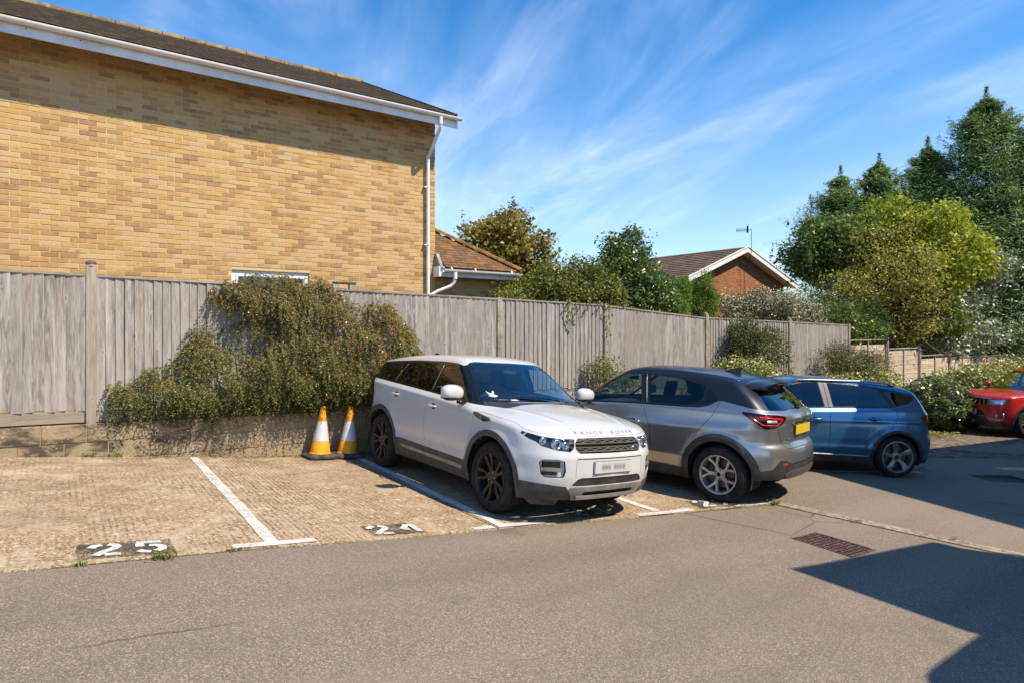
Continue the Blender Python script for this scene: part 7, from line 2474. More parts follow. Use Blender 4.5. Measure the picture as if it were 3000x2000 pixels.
def limbs(root, base, lobes, n, r0, seed, mat, top=None, twigs=0, twig_r=.012):
    g = np.random.default_rng(seed)
    b = Vector(base); lob = np.array(lobes)
    c = Vector(lob[:, :3].mean(0)); top = Vector(top) if top else c
    m = MB()
    P = [b + (top - b) * t + Vector((g.normal() * .05, g.normal() * .05, 0)) * (t > 0) for t in (0, .25, .5, .75, 1)]
    m.tube(P, [r0, r0 * .82, r0 * .66, r0 * .48, r0 * .25], 9)
    m.build('trunk', mat, root, smooth=True)
    m = MB()
    for k in range(n):
        q = lob[k % len(lob)]; d = unit(g.normal(size=3)); e = Vector(q[:3] + d * [q[3] * .75, q[3] * .75, q[4] * .75])
        s = P[1 + k % 3]; mid = s.lerp(e, .5) + Vector((0, 0, .15 * (e - s).length * .5))
        m.tube([s, mid, e], [r0 * .38, r0 * .2, r0 * .06], 6)
    for k in range(twigs):
        q = lob[g.integers(len(lob))]; d = unit(g.normal(size=3) + [0, 0, .3]); e0 = Vector(q[:3] + d * [q[3] * .45, q[3] * .45, q[4] * .45]); e1 = Vector(q[:3] + unit(d + g.normal(size=3) * .35) * [q[3] * 1.0, q[3] * 1.0, q[4] * 1.0])
        m.tube([e0, e0.lerp(e1, .5) + Vector(g.normal(size=3) * .08), e1], [twig_r, twig_r * .8, twig_r * .4], 4, False)
    m.build('branch', mat, root, smooth=True)


def plant(name, label, cat, base, lobes, mat, spec, seed, group=None, bark=None, trunk_r=.05, nl=6, top=None, twigs=0, twig_r=.012, crown='crown'):
    root = tag(empty(name, base), label, cat, group)
    inv = Matrix.Translation(base).inverted()
    V, F = foliage(lobes, seed=seed, **spec)
    o = obj(crown, V, F, mat, root); o.matrix_parent_inverse = inv
    k = len(root.children)
    limbs(root, base, lobes, nl, trunk_r, seed + 1, bark or M['bark'], top, twigs, twig_r)
    for c in root.children[k:] if False else [c for c in root.children if c.name.split('.')[0] in ('trunk', 'branch')]: c.matrix_parent_inverse = inv
    return root


LM = {}
LM['maple'] = m_leaf('maple_leaf', [(0, (0.085, 0.080, 0.014)), (.35, (0.145, 0.130, 0.025)), (.65, (0.19, 0.155, 0.035)), (.9, (0.22, 0.16, 0.045)), (1, (0.30, 0.19, 0.07))], 0.36, gain=1.8)
LM['ivy'] = m_leaf('hedge_leaf', [(0, (0.035, 0.050, 0.010)), (.5, (0.075, 0.090, 0.018)), (.85, (0.13, 0.14, 0.028)), (1, (0.20, 0.19, 0.05))], .28, gain=1.9)
LM['bay'] = m_leaf('laurel_leaf', [(0, (0.020, 0.042, 0.010)), (.55, (0.045, 0.082, 0.018)), (.85, (0.085, 0.125, 0.026)), (1, (0.17, 0.20, 0.04))], .18, .32, .6, gain=2.0)
LM['thuja'] = m_leaf('thuja_leaf', [(0, (0.030, 0.065, 0.008)), (.6, (0.075, 0.135, 0.016)), (1, (0.15, 0.20, 0.03))], .28, gain=1.9)
LM['euon'] = m_leaf('variegated_leaf', [(0, (0.045, 0.055, 0.016)), (.45, (0.100, 0.110, 0.030)), (.62, (0.16, 0.16, 0.05)), (.68, (0.46, 0.43, 0.28)), (1, (0.66, 0.63, 0.47))], 0.25, gain=1.7)
LM['lime'] = m_leaf('lime_leaf', [(0, (0.085, 0.125, 0.008)), (.4, (0.180, 0.225, 0.012)), (.75, (0.270, 0.285, 0.020)), (1, (0.38, 0.35, 0.05))], 0.38, gain=1.75)
LM['olive'] = m_leaf('olive_leaf', [(0, (0.090, 0.088, 0.018)), (.45, (0.170, 0.158, 0.030)), (.8, (0.250, 0.222, 0.045)), (1, (0.33, 0.27, 0.09))], 0.38, gain=2.2)
LM['green'] = m_leaf('green_leaf', [(0, (0.025, 0.048, 0.010)), (.5, (0.055, 0.090, 0.018)), (1, (0.12, 0.16, 0.03))], .25, .4, gain=2.0)
LM['white'] = m_leaf('silver_leaf', [(0, (0.040, 0.062, 0.024)), (.4, (0.095, 0.125, 0.055)), (.6, (0.30, 0.31, 0.21)), (1, (0.62, 0.61, 0.49))], .2, .4, gain=1.9)
LM['conif'] = m_leaf('cypress_leaf', [(0, (0.026, 0.052, 0.020)), (.5, (0.062, 0.105, 0.036)), (.85, (0.105, 0.160, 0.050)), (1, (0.17, 0.21, 0.07))], .26, gain=2.7)
LM['dusk'] = m_leaf('dark_shrub_leaf', [(0, (0.028, 0.038, 0.010)), (.5, (0.062, 0.072, 0.020)), (.85, (0.105, 0.110, 0.032)), (1, (0.16, 0.15, 0.05))], 0.22, gain=1.6)
LM['pale'] = m_leaf('pale_shrub_leaf', [(0, (0.045, 0.060, 0.014)), (.5, (0.105, 0.120, 0.028)), (.85, (0.185, 0.185, 0.055)), (1, (0.28, 0.26, 0.10))], .28, gain=1.9)
LM['gloss'] = m_leaf('glossy_leaf', [(0, (0.028, 0.048, 0.012)), (.5, (0.060, 0.088, 0.024)), (.8, (0.115, 0.140, 0.040)), (1, (0.30, 0.30, 0.17))], .18, .28, .7, gain=2.0)
LM['varie'] = m_leaf('cream_edged_leaf', [(0, (0.050, 0.068, 0.014)), (.4, (0.115, 0.130, 0.028)), (.62, (0.24, 0.23, 0.07)), (1, (0.46, 0.42, 0.20))], .25, .32, .6, gain=2.0)


# ------------------------------------------------------------------ the creeper over the fence and wall
CREEP = [(0.52, 0.98), (0.53, 1.22), (1.02, 1.47), (1.31, 1.57), (1.48, 1.92), (1.86, 1.95), (2.06, 2.03), (2.22, 2.12), (1.97, 2.32), (1.74, 2.38), (1.72, 2.48), (1.97, 2.66), (2.18, 2.74), (2.8, 2.76), (2.95, 2.62), (3.19, 2.72), (3.5, 2.50), (3.78, 2.32), (3.92, 2.22), (4.02, 2.42), (4.32, 2.38), (4.7, 1.95), (4.86, 1.65), (4.9, 1.2), (4.8, .84), (3.93, .86), (3.36, .86), (2.7, .88), (1.86, .86), (1.63, .80), (1.1, .92)]


def creeper():
    g = np.random.default_rng(77)
    root = tag(empty('climbing_shrub', (2.9, 9.4, .78)), 'sprawling shrub with small leaves and red berries climbing over fence and wall', 'shrub')
    inv = Matrix.Translation((2.9, 9.4, .78)).inverted()
    n = 5600
    pts = []
    while len(pts) < n:
        q = np.stack([g.uniform(.5, 4.9, 4000), g.uniform(.62, 2.78, 4000)], -1)
        # clumpy density with bare gaps
        dens = .5 + .5 * np.sin(q[:, 0] * 8.1 + 1.3 * np.sin(q[:, 1] * 5.3)) * np.sin(q[:, 1] * 9.2 + 1.1 * np.sin(q[:, 0] * 6.7))
        sd = sdpoly(q, CREEP)
        ok = (sd > -.02 + g.normal(size=4000) * .03) & (g.random(4000) < .12 + .88 * dens)
        hole = (np.hypot((q[:, 0] - 2.10) / .28, (q[:, 1] - 1.80) / .22) < 1) & (g.random(4000) < .85)
        ok &= ~hole
        for a, s in zip(q[ok], sd[ok]): pts.append((a[0], a[1], s))
    pts = np.array(pts[:n])
    u, z, sd = pts.T
    bulge = np.clip(sd * 1.1, 0.03, .42) * np.interp(z, [.6, 1.0, 1.6, 2.3, 2.8], [1.05, 1.05, .9, .62, .42])
    lump = .13 * np.sin(u * 8.1 + 1.3 * np.sin(z * 5.3)) * np.sin(z * 9.2 + 1.1 * np.sin(u * 6.7)) + .05 * np.sin(u * 15 + 3 * z)
    dep = bulge + lump * np.clip(sd * 4, 0, 1)
    lay = g.random(n)
    dep = np.maximum(dep * np.where(lay < .72, g.uniform(.82, 1.06, n), g.uniform(.1, .8, n)), .015)
    y = 9.415 - dep
    # keep clear of the wall top: hang in front where low
    S = np.stack([u, y, z], -1)
    d = unit(np.stack([g.normal(size=n) * .55, -np.abs(g.normal(size=n)) * .55 - .25, g.normal(size=n) * .35 + .10], -1))
    k = 16
    t = np.linspace(0, 1, k)[None, :, None]
    ln = (g.uniform(.11, .27, n) * np.where(sd < .08, .8, 1))[:, None, None]
    P = S[:, None] + d[:, None] * t * ln + np.array([0, -.12, -1.0]) * (t * t) * ln * .95
    P[..., 1] = np.minimum(P[..., 1], np.where(P[..., 2] < wtop(2.5) + .02, 9.285, 9.43))
    Tn = unit(np.gradient(P, axis=1))
    side = unit(np.cross(Tn, np.array([0, -.9, .45])))
    sgn = np.where(np.arange(k) % 2, 1, -1)[None, :, None]
    Q = P + side * sgn * .008
    P2 = Q.reshape(-1, 3); T2 = unit(Tn.reshape(-1, 3) * .6 + (side * sgn).reshape(-1, 3) * .8 + g.normal(size=P2.shape) * .25)
    N2 = unit(np.array([.12, -.75, .65]) + g.normal(size=P2.shape) * .45)
    L = g.uniform(.022, .036, len(P2)); Wd = L * .50
    tip = np.repeat(np.linspace(0, 1, k)[None], n, 0).ravel()
    red = np.clip(np.interp(P2[:, 2], [.8, 1.4, 2.4], [.006, .016, .03]) * (1 + (P2[:, 0] > 3.1) * 1.6 + (P2[:, 0] > 3.7) * .8), 0, .5)
    isred = g.random(len(P2)) < red
    br = (~isred) & (g.random(len(P2)) < np.interp(P2[:, 2], [.8, 1.6, 2.6], [.06, .20, .30]))
    lm = {'leaf_mass': (m_leaf('creeper_leaf', [(0, (0.022, 0.032, 0.006)), (.45, (0.052, 0.068, 0.012)), (.8, (0.095, 0.108, 0.018)), (.95, (0.16, 0.16, 0.03)), (1, (0.26, 0.22, 0.09))], .22), ~isred & ~br, 1.0),
          'brown_leaf': (m_leaf('creeper_brown', [(0, (0.075, 0.040, 0.014)), (1, (0.17, 0.085, 0.028))], .25), br, 1.0),
          'berry': (m_leaf('berry_red', [(0, (0.20, 0.025, 0.010)), (.6, (0.36, 0.07, 0.02)), (1, (0.48, 0.15, 0.03))], .1, .3, .5), isred, .72)}
    for nm, (mt, mk, sc) in lm.items():
        V, F = leaf_quads(P2[mk], N2[mk], T2[mk], L[mk] * sc, Wd[mk] * (sc if nm != 'berry' else 1.25))
        o = obj(nm, V, F, mt, root); o.matrix_parent_inverse = inv; tag(o, kind='stuff')
    # woody stems
    m = MB()
    for i in range(70):
        a = Vector((g.uniform(1.0, 4.5), 9.40, .80)); j = g.integers(n); e = Vector((u[j], y[j] + .05, z[j]))
        if abs(e.x - a.x) > 1.2: a.x = e.x + g.uniform(-.5, .5)
        mid = a.lerp(e, .5) + Vector((g.normal() * .08, -.05, .08)); mid.y = min(mid.y, 9.41)
        m.tube([a, mid, e], [.012, .009, .004], 5, False)
    for i in range(260):
        j = g.integers(n); e = Vector((u[j], min(y[j], 9.42), z[j])); m.tube([e, e + Vector((g.normal() * .08, -abs(g.normal()) * .05, g.normal() * .06 + .02))], [.003, .0015], 4, False)
    o = m.build('stem', M['twig'], root); o.matrix_parent_inverse = inv


creeper()

# ------------------------------------------------------------------ trees and shrubs behind the fence
plant('maple_tree', 'brownish green rounded tree rising behind the extension roof', 'tree', (9.2, 13.3, .6),
      [(8.65, 13.49, 4.02, .74, .80), (9.45, 13.36, 4.30, .82, .64), (9.80, 12.78, 3.73, .66, .74), (9.11, 13.4, 3.4, 1.0, .79), (9.95, 12.63, 3.12, .5, .52)], LM['maple'],
      dict(clumps=620, per=20, cr=.13, ll=.105, lw=.085, shoots=46, shoot_len=.5, up=.4), 21, trunk_r=.10, nl=10, twigs=30)
hd = plant('hedge', 'loose olive green hedge spilling over the fence top left of the laurel', 'hedge', (8.8, 10.2, .6),
      [(8.06, 10.36, 2.72, .48, .40), (8.71, 10.14, 2.86, .56, .45), (9.37, 9.98, 2.80, .56, .46), (9.27, 10.35, 3.18, .42, .42), (8.54, 10.5, 3.15, .42, .28), (9.87, 9.92, 2.62, .42, .36), (7.35, 10.2, 2.55, .4, .26)], LM['ivy'],
      dict(clumps=700, per=18, cr=.10, ll=.075, lw=.040, shoots=60, shoot_len=.55, up=.4), 22, trunk_r=.05, nl=12, twigs=40, crown='foliage')


def trailers():
    g = np.random.default_rng(4); V = []; 
    P = []; O = []
    for (x, z1, n) in ((8.15, 1.95, 26), (8.35, 2.15, 20), (8.05, 2.25, 14), (8.6, 2.30, 12), (9.1, 2.2, 10), (8.9, 2.3, 10), (9.2, 1.8, 16)):
        for i in range(n):
            t = i / n; P.append((x + .05 * math.sin(t * 7) + g.normal() * .02, 9.385 - .03 * abs(g.normal()), 2.52 + (z1 - 2.52) * t)); O.append((0, -1, .2))
    P = np.array(P); O = np.array(O, float); n = len(P)
    V, F = leaf_quads(P, unit(O + g.normal(size=(n, 3)) * .4), unit(g.normal(size=(n, 3)) + [0, 0, -1]), g.uniform(.05, .08, n), g.uniform(.03, .05, n))
    o = obj('trailing_shoot', V, F, LM['ivy'], hd); tag(o, kind='stuff'); o.matrix_parent_inverse = Matrix.Translation((8.8, 10.2, .6)).inverted()


trailers()
plant('laurel_tree', 'dark green cone-shaped laurel with a pointed top behind the fence', 'tree', (11.1, 10.6, .4),
      [(10.99, 10.57, 2.97, .86, .80), (11.03, 10.52, 3.50, .66, .62), (10.90, 10.59, 3.85, .40, .42), (11.39, 10.29, 2.65, .70, .49), (11.15, 10.55, 4.1, .16, .40), (10.62, 10.6, 3.8, .14, .35), (11.45, 10.5, 3.6, .2, .4)], LM['bay'],
      dict(clumps=760, per=16, cr=.11, ll=.105, lw=.048, shoots=70, shoot_len=.5, up=.7, along=.6), 23, trunk_r=.08, nl=8)
for i, (lb, ls, bs) in enumerate((('taller bright green thuja between laurel and flowering shrub', [(14.51, 11.12, 2.65, .42, .60), (14.5, 11.12, 3.05, .30, .45), (14.6, 11.1, 2.3, .4, .4)], (14.5, 11.1, .3)),
                                  ('narrow bright green thuja at the right foot of the laurel', [(13.55, 11.15, 2.6, .36, .60), (13.5, 11.15, 2.95, .26, .42)], (13.55, 11.15, .3)),
                                  ('small thuja tucked against the laurel above the fence', [(12.67, 10.59, 2.42, .26, .45), (12.6, 10.6, 2.7, .18, .3)], (12.65, 10.6, .3)))):
    plant('thuja', lb, 'shrub', bs, ls, LM['thuja'], dict(clumps=420, per=30, cr=.075, ll=.075, lw=.020, shoots=0, up=.3, along=1.2), 30 + i, 'thujas behind the fence', trunk_r=.04, nl=3)
plant('flowering_shrub', 'shrub dotted with cream white leaves in front of the bungalow gable', 'shrub', (17.2, 10.9, .2),
      [(16.31, 11.05, 2.62, .75, .50), (17.5, 10.82, 2.58, .80, .52), (18.37, 10.56, 2.52, .57, .47), (19.0, 10.3, 2.0, .42, .42), (16.9, 11, 2.75, .5, .4)], LM['euon'],
      dict(clumps=900, per=24, cr=.12, ll=.062, lw=.036, shoots=40, shoot_len=.35, up=.5), 24, trunk_r=.06, nl=10, twigs=50)

bt = plant('broadleaf_tree', 'big rounded yellow green tree overhanging the lapped fence', 'tree', (24.8, 11.0, -.6),
      [(25.57, 11.17, 5.70, 1.85, 1.20), (26.83, 10.36, 5.05, 1.85, 1.45), (28.4, 10.0, 4.9, 1.5, 1.25), (26.2, 10.4, 4.2, 1.5, 1.3), (29.4, 10.2, 4.3, 1.2, 1.0)], LM['lime'],
      dict(clumps=1300, per=18, cr=.17, ll=.17, lw=.09, shoots=90, shoot_len=.6, up=.5, sub=11), 25, trunk_r=.20, nl=16, top=(25.6, 10.9, 4.5), twigs=60, twig_r=.025)


def add_crown(root, base, lobes, mat, spec, seed, name='crown'):
    V, F = foliage(lobes, seed=seed, **spec)
    o = obj(name, V, F, mat, root); o.matrix_parent_inverse = Matrix.Translation(base).inverted()


# its browner, twiggy near side and the darker leaves at the left edge
add_crown(bt, (24.8, 11.0, -.6), [(23.97, 10.47, 3.75, 2.0, 1.35), (23.5, 11.43, 2.9, 1.8, 1.05), (24.2, 10.9, 4.7, 1.5, 1.0), (24.96, 9.96, 2.7, 1.5, 1.0), (24.4, 10.2, 1.9, .9, .6)], LM['olive'],
          dict(clumps=760, per=15, cr=.16, ll=.12, lw=.060, shoots=60, shoot_len=.45, up=.4), 26)
add_crown(bt, (24.8, 11.0, -.6), [(23.5, 12.9, 4.75, 1.35, 1.15), (24.3, 12.0, 5.1, 1.4, 1.0), (26, 10.1, 2.5, 1.3, 1.0)], LM['green'],
          dict(clumps=620, per=18, cr=.16, ll=.17, lw=.09, shoots=70, shoot_len=.8, up=.5, sub=10), 27)


def dead_twigs():
    g = np.random.default_rng(9); m = MB()
    for i in range(240):
        s = Vector((24.6 + g.normal() * .5, 10.6 + g.normal() * .4, 2.0 + abs(g.normal()) * .8)); d = Vector(unit(np.array([g.normal() * 1.2 - .3, -.7 + g.normal() * .5, .35 + g.normal() * .5])))
        e = s + d * g.uniform(.9, 2.0); m.tube([s, s.lerp(e, .5) + Vector(g.normal(size=3) * .12), e], [.022, .014, .005], 4, False)
    o = m.build('dead_twig', M['twig'], bt); o.matrix_parent_inverse = Matrix.Translation((24.8, 11.0, -.6)).inverted(); tag(o, kind='stuff')


dead_twigs()
plant('silver_shrub', 'silvery variegated shrub hanging over the lapped fence right of the big tree', 'shrub', (29.6, 10.4, -.8),
      [(30.18, 9.75, 4.40, 1.15, .80), (29.6, 10.1, 3.1, .95, 1.1), (29.95, 9.80, 1.72, 1.25, .80), (29.0, 10.2, 1.25, .8, .55), (28.0, 10.1, 2.6, .9, .9), (27.2, 9.9, 1.5, .7, .5)], LM['white'],
      dict(clumps=620, per=18, cr=.2, ll=.15, lw=.085, shoots=40, shoot_len=.5, up=.5), 28, trunk_r=.10, nl=10)
plant('green_shrub', 'dark leafy shrub leaning over the end of the grey fence', 'shrub', (21.2, 10.3, -.4),
      [(20.6, 10.2, 2.0, .75, .55), (21.6, 10.1, 1.75, .7, .45), (20.0, 10.3, 2.35, .5, .45), (22.4, 10.4, 2.3, .8, .6)], LM['green'],
      dict(clumps=320, per=18, cr=.14, ll=.12, lw=.055, shoots=30, shoot_len=.4, up=.5), 29, trunk_r=.06, nl=6)

# ------------------------------------------------------------------ conifers at the right
def conifer(label, x, y, z0, top, rad, seed, n=900, lean=0.0):
    root = tag(empty('cypress_tree', (x, y, z0)), label, 'tree', 'dark cypress trees at the right')
    inv = Matrix.Translation((x, y, z0)).inverted()
    g = np.random.default_rng(seed)
    h = top - z0
    m = MB(); m.tube([(x, y, z0), (x + .05, y, z0 + h * .5), (x + lean, y, top - .2)], [.20, .13, .02], 8); o = m.build('trunk', M['bark_dark'], root, smooth=True); o.matrix_parent_inverse = inv
    P = []; T = []; N = []; bm_ = MB()
    for i in range(n):
        f = g.random() ** .8; a0 = g.uniform(0, 2 * math.pi)
        z = z0 + h * (.10 + .88 * f)
        r = rad * (1 - f) ** .92 * g.uniform(.40, 1.20) * (1 + .16 * math.sin(5 * a0 + seed + 9 * f)) + .12
        a = a0
        d = np.array([math.cos(a), math.sin(a), .12 + .55 * f])
        b0 = np.array([x + lean * f, y, z]); ln = r
        k = 120
        t = np.sqrt(g.uniform(.08, 1.0, k)); sdv = np.array([-d[1], d[0], 0])
        c = b0 + d * (t * ln)[:, None] + np.array([0, 0, -.30]) * (t * ln)[:, None] + np.array([0, 0, .28]) * (t ** 3 * ln)[:, None] + g.normal(size=(k, 3)) * np.array([.07, .07, .055]) + sdv * (g.normal(size=k) * .17 * ln * (.25 + t))[:, None]
        P.append(c); T.append(unit(d + g.normal(size=(k, 3)) * .55 + np.array([0, 0, .25]))); N.append(unit(np.array([0, 0, 1.0]) + g.normal(size=(k, 3)) * .5 + d * .3))
        if i % 7 == 0: bm_.tube([tuple(b0), tuple(b0 + d * ln * .85)], [.03, .008], 4, False)
    k = 520; f = g.random(k) ** .85; b = g.uniform(0, 2 * math.pi, k); r2 = (1.05 * (1 - f) ** 1.15 + .03) * np.sqrt(g.random(k))
    P.append(np.stack([x + lean + r2 * np.cos(b), y + r2 * np.sin(b), top - 2.6 + 3.1 * f], -1)); d2 = np.stack([np.cos(b), np.sin(b), .6 + f], -1)
    T.append(unit(d2 + g.normal(size=(k, 3)) * .3)); N.append(unit(np.array([0, 0, 1.0]) + g.normal(size=(k, 3)) * .5))
    # side leaders that break the outline
    for j in range(6):
        a = g.uniform(0, 2 * math.pi); rr = rad * g.uniform(.08, .24); zt_ = top - h * g.uniform(.12, .36); bx, by = x + rr * math.cos(a), y + rr * math.sin(a)
        k = 240; f = g.random(k); rad2 = .85 * (1 - f) ** 1.1 + .03; b = g.uniform(0, 2 * math.pi, k); zz = zt_ - 1.8 + 2.4 * f
        c = np.stack([bx + rad2 * np.cos(b) * g.random(k), by + rad2 * np.sin(b) * g.random(k), zz], -1)
        d = np.stack([np.cos(b), np.sin(b), .5 + .8 * f], -1)
        P.append(c); T.append(unit(d + g.normal(size=(k, 3)) * .35)); N.append(unit(np.array([0, 0, 1.0]) + g.normal(size=(k, 3)) * .5 + d * .3))
    P = np.concatenate(P); T = np.concatenate(T); N = np.concatenate(N)
    V, F = leaf_quads(P, N, T, g.uniform(.16, .34, len(P)), g.uniform(.03, .055, len(P)), .1)
    o = obj('crown', V, F, LM['conif'], root); o.matrix_parent_inverse = inv
    o = bm_.build('branch', M['bark_dark'], root); o.matrix_parent_inverse = inv


conifer('tallest dark cypress with a pointed leader near the right edge', 37.0, 11.6, -1.0, 13.3, 7.2, 41, 640)
conifer('dark cypress cut by the right edge of the picture', 38.2, 9.5, -1.0, 12.8, 7.2, 42, 560)
conifer('cypress top showing left of the tallest cypress', 36.3, 13.9, -1.0, 11.3, 6.4, 43, 480)
conifer('low cypress top just above the broad yellow green tree', 34.8, 15.6, -1.0, 10.6, 6.0, 44, 420)
conifer('leftmost cypress top above the broad tree', 33.4, 16.9, -1.0, 10.0, 6.0, 45, 420)
conifer('shaded cypress low behind the silvery shrub', 34.8, 10.2, -1.0, 8.6, 6.0, 46, 420)

# ------------------------------------------------------------------ shrubs in the bed before the fence
plant('shrub', 'small loose green shrub at the fence between white SUV and grey crossover', 'shrub', (9.0, 9.05, g1(9, 9)),
      [(8.99, 9.06, 1.05, .50, .45), (9.15, 9.0, .65, .5, .5), (8.8, 9.1, .5, .5, .5), (8.75, 9.1, 1.2, .22, .3)], LM['pale'], dict(clumps=330, per=18, cr=.075, ll=.045, lw=.028, shoots=50, shoot_len=.25, up=.5), 51, 'shrubs before the fence', trunk_r=.03, nl=6)
plant('shrub', 'big dark round shrub against the grey fence above the crossover roof', 'shrub', (13.7, 9.05, g1(13.7, 9)),
      [(13.69, 9.0, 1.45, .82, .66), (13.75, 8.95, .75, .85, .7), (13.4, 9.05, 1.75, .5, .4), (14.0, 9.0, 1.6, .5, .45), (13.7, 9.0, 0.2, .8, .6)], LM['dusk'], dict(clumps=1050, per=22, cr=.09, ll=.055, lw=.030, shoots=50, shoot_len=.22, up=.5), 52, 'shrubs before the fence', trunk_r=.05, nl=8)
plant('shrub', 'low clipped shrub with cream edged leaves below the big dark shrub', 'shrub', (12.6, 8.5, g1(12.6, 8.5)),
      [(12.55, 8.55, 1.00, .80, .34), (12.0, 8.6, .82, .6, .38), (13.1, 8.45, .75, .6, .4), (12.5, 8.5, .35, .9, .5)], LM['varie'], dict(clumps=420, per=18, cr=.08, ll=.075, lw=.042, shoots=0, up=.6), 53, 'shrubs before the fence', trunk_r=.03, nl=4)
plant('shrub', 'grey green feathery shrub where the two fences meet', 'shrub', (18.0, 8.75, g1(18, 8.7)),
      [(17.98, 8.74, .95, .85, .60), (17.3, 8.8, 1.25, .45, .42), (18.6, 8.7, .6, .7, .6), (18.0, 8.7, .2, .9, .5)], LM['dusk'], dict(clumps=900, per=22, cr=.11, ll=.060, lw=.022, shoots=60, shoot_len=.35, up=.4), 54, 'shrubs before the fence', trunk_r=.04, nl=8)
plant('shrub', 'low yellow green shrub just behind the blue hatchback roof', 'shrub', (17.3, 8.2, g1(17.3, 8.2)),
      [(17.31, 8.24, .64, .82, .30), (17.9, 8.1, .48, .6, .35), (16.7, 8.3, .5, .5, .35), (17.3, 8.2, .1, .8, .45)], LM['varie'], dict(clumps=360, per=18, cr=.08, ll=.075, lw=.040, shoots=0, up=.6), 55, 'shrubs before the fence', trunk_r=.03, nl=4)
plant('round_bush', 'clipped round glossy bush standing alone between blue and red cars', 'bush', (18.15, 6.8, g1(18.15, 6.8)),
      [(18.17, 6.80, .10, .84, .64), (18.15, 6.8, -.12, .66, .42)], LM['gloss'], dict(clumps=820, per=18, cr=.055, ll=.085, lw=.050, shoots=0, up=.7, lo=.6, hi=1.0, sub=0), 56, trunk_r=.05, nl=8, twigs=20)
plant('leafy_hedge', 'pale leafy hedge in front of the lapped fence above the red SUV', 'hedge', (22.0, 7.4, g1(22, 7.4)),
      [(22.14, 7.2, .35, 1.2, .48), (21.9, 7.5, .45, .7, .40), (23.3, 7.0, .4, 1.0, .5), (24.6, 6.8, .45, 1.0, .55), (22.0, 7.3, -.1, 1.4, .45), (25.8, 6.7, .5, .9, .6)], LM['varie'], dict(clumps=720, per=18, cr=.13, ll=.115, lw=.06, shoots=30, shoot_len=.3, up=.6), 57, trunk_r=.04, nl=8)


# ------------------------------------------------------------------ weeds, moss and fallen leaves
def tuft(x, y, h, n, seed, label, cat='weed', spread=.06):
    g = np.random.default_rng(seed); V = []; F = []
    for i in range(n):
        a = g.uniform(0, 6.28); l = h * g.uniform(.4, 1); b = Vector((x + g.normal() * spread, y + g.normal() * spread * .4, 0)); b.z = g1(b.x, b.y) + .008
        d = Vector((math.cos(a) * .6, math.sin(a) * .6, 1)).normalized(); w = Vector((-math.sin(a), math.cos(a), 0)) * .0035
        e = b + d * l; k = len(V)
        V += [tuple(b - w), tuple(b + w), tuple(b.lerp(e, .6) + w * .8), tuple(e), tuple(b.lerp(e, .6) - w * .8)]; F.append((k, k + 1, k + 2, k + 3, k + 4))
        if i % 3 == 0:
            c = e; s = .012
            k = len(V); V += [tuple(c + Vector((-s, 0, 0))), tuple(c + Vector((0, -s, .004))), tuple(c + Vector((s, 0, 0))), tuple(c + Vector((0, s, .004)))]; F.append((k, k + 1, k + 2, k + 3))
    return tag(obj('weed_tuft', V, F, LM['weed']), label, cat, 'weeds in the joints')


LM['weed'] = m_leaf('weed_leaf', [(0, (0.06, 0.09, 0.012)), (1, (0.20, 0.24, 0.03))], .3)
tuft(.62, 5.10, .07, 60, 1, 'grass tuft at the concrete edge beside the painted number 25', spread=.045)
tuft(.13, 5.11, .05, 18, 2, 'tiny weed at the concrete edge left of the number 25', spread=.02)
tuft(1.12, 5.15, .04, 16, 3, 'tiny weed at the left end of the T-shaped bay line', spread=.04)
tuft(7.08, 4.36, .07, 70, 4, 'weed where the concrete corner meets the edging strip', spread=.045)
tuft(6.55, 4.54, .04, 30, 5, 'low weeds along the concrete edge near the number 22', spread=.10)
tuft(.33, 9.27, .09, 26, 6, 'small weed at the foot of the block wall, leftmost', spread=.04)
tuft(.62, 9.27, .10, 26, 7, 'second small weed at the foot of the block wall', spread=.04)
tuft(7.22, 3.45, .05, 20, 8, 'yellowish grass in the first joint of the edging strip', spread=.03)
tuft(7.40, 2.60, .05, 14, 9, 'thin grass in the second joint of the edging strip', spread=.03)


def scatter(name, label, cat, n, fx, mat, seed, size=(.02, .05), kind='stuff', lift=.02):
    g = np.random.default_rng(seed)
    P = np.array([fx(g) for _ in range(n)])
    P = np.stack([P[:, 0], P[:, 1], G(P[:, 0], P[:, 1]) + lift], -1)
    N = unit(np.array([0, 0, 1.0]) + g.normal(size=(n, 3)) * .35); T = unit(g.normal(size=(n, 3)))
    L = g.uniform(*size, n)
    V, F = leaf_quads(P, N, T, L, L * .6, .1)
    return tag(obj(name, V, F, mat), label, cat, None, kind)


LM['dead'] = m_leaf('dead_leaf', [(0, (0.10, 0.05, 0.02)), (.5, (0.22, 0.12, 0.045)), (1, (0.36, 0.24, 0.11))], .15, .8)
scatter('leaf_litter', 'dry leaves gathered at the foot of the block wall by the cones', 'leaf litter', 380, lambda g: (g.uniform(2.2, 3.0) if g.random() < .7 else g.uniform(1.5, 4.5), 9.27 - abs(g.normal()) * .04), LM['dead'], 61, (.015, .04))
scatter('leaf_litter', 'fallen leaves under the round bush and red SUV', 'leaf litter', 900, lambda g: (g.uniform(15.8, 21), 6.5 + g.normal() * .35 + .02 * g.random()), LM['dead'], 62, (.03, .07), lift=.03)
scatter('ground_cover', 'green ground cover in front of the round bush', 'ground cover', 700, lambda g: (16.6 + g.normal() * .45, 6.45 + g.normal() * .16), LM['pale'], 63, (.05, .10), lift=.05)
scatter('moss', 'thin line of moss along the front edge of the concrete bays', 'moss', 2200, lambda g: (lambda x: (x, float(fe(x)) - .012 + g.normal() * .006))(g.choice([g.uniform(0, 7.0), g.normal(.5, .5), g.normal(6.3, .4)])), m_leaf('moss_green', [(0, (0.05, 0.055, 0.010)), (1, (0.15, 0.14, 0.03))], .1, .9), 64, (.006, .016), lift=.004)
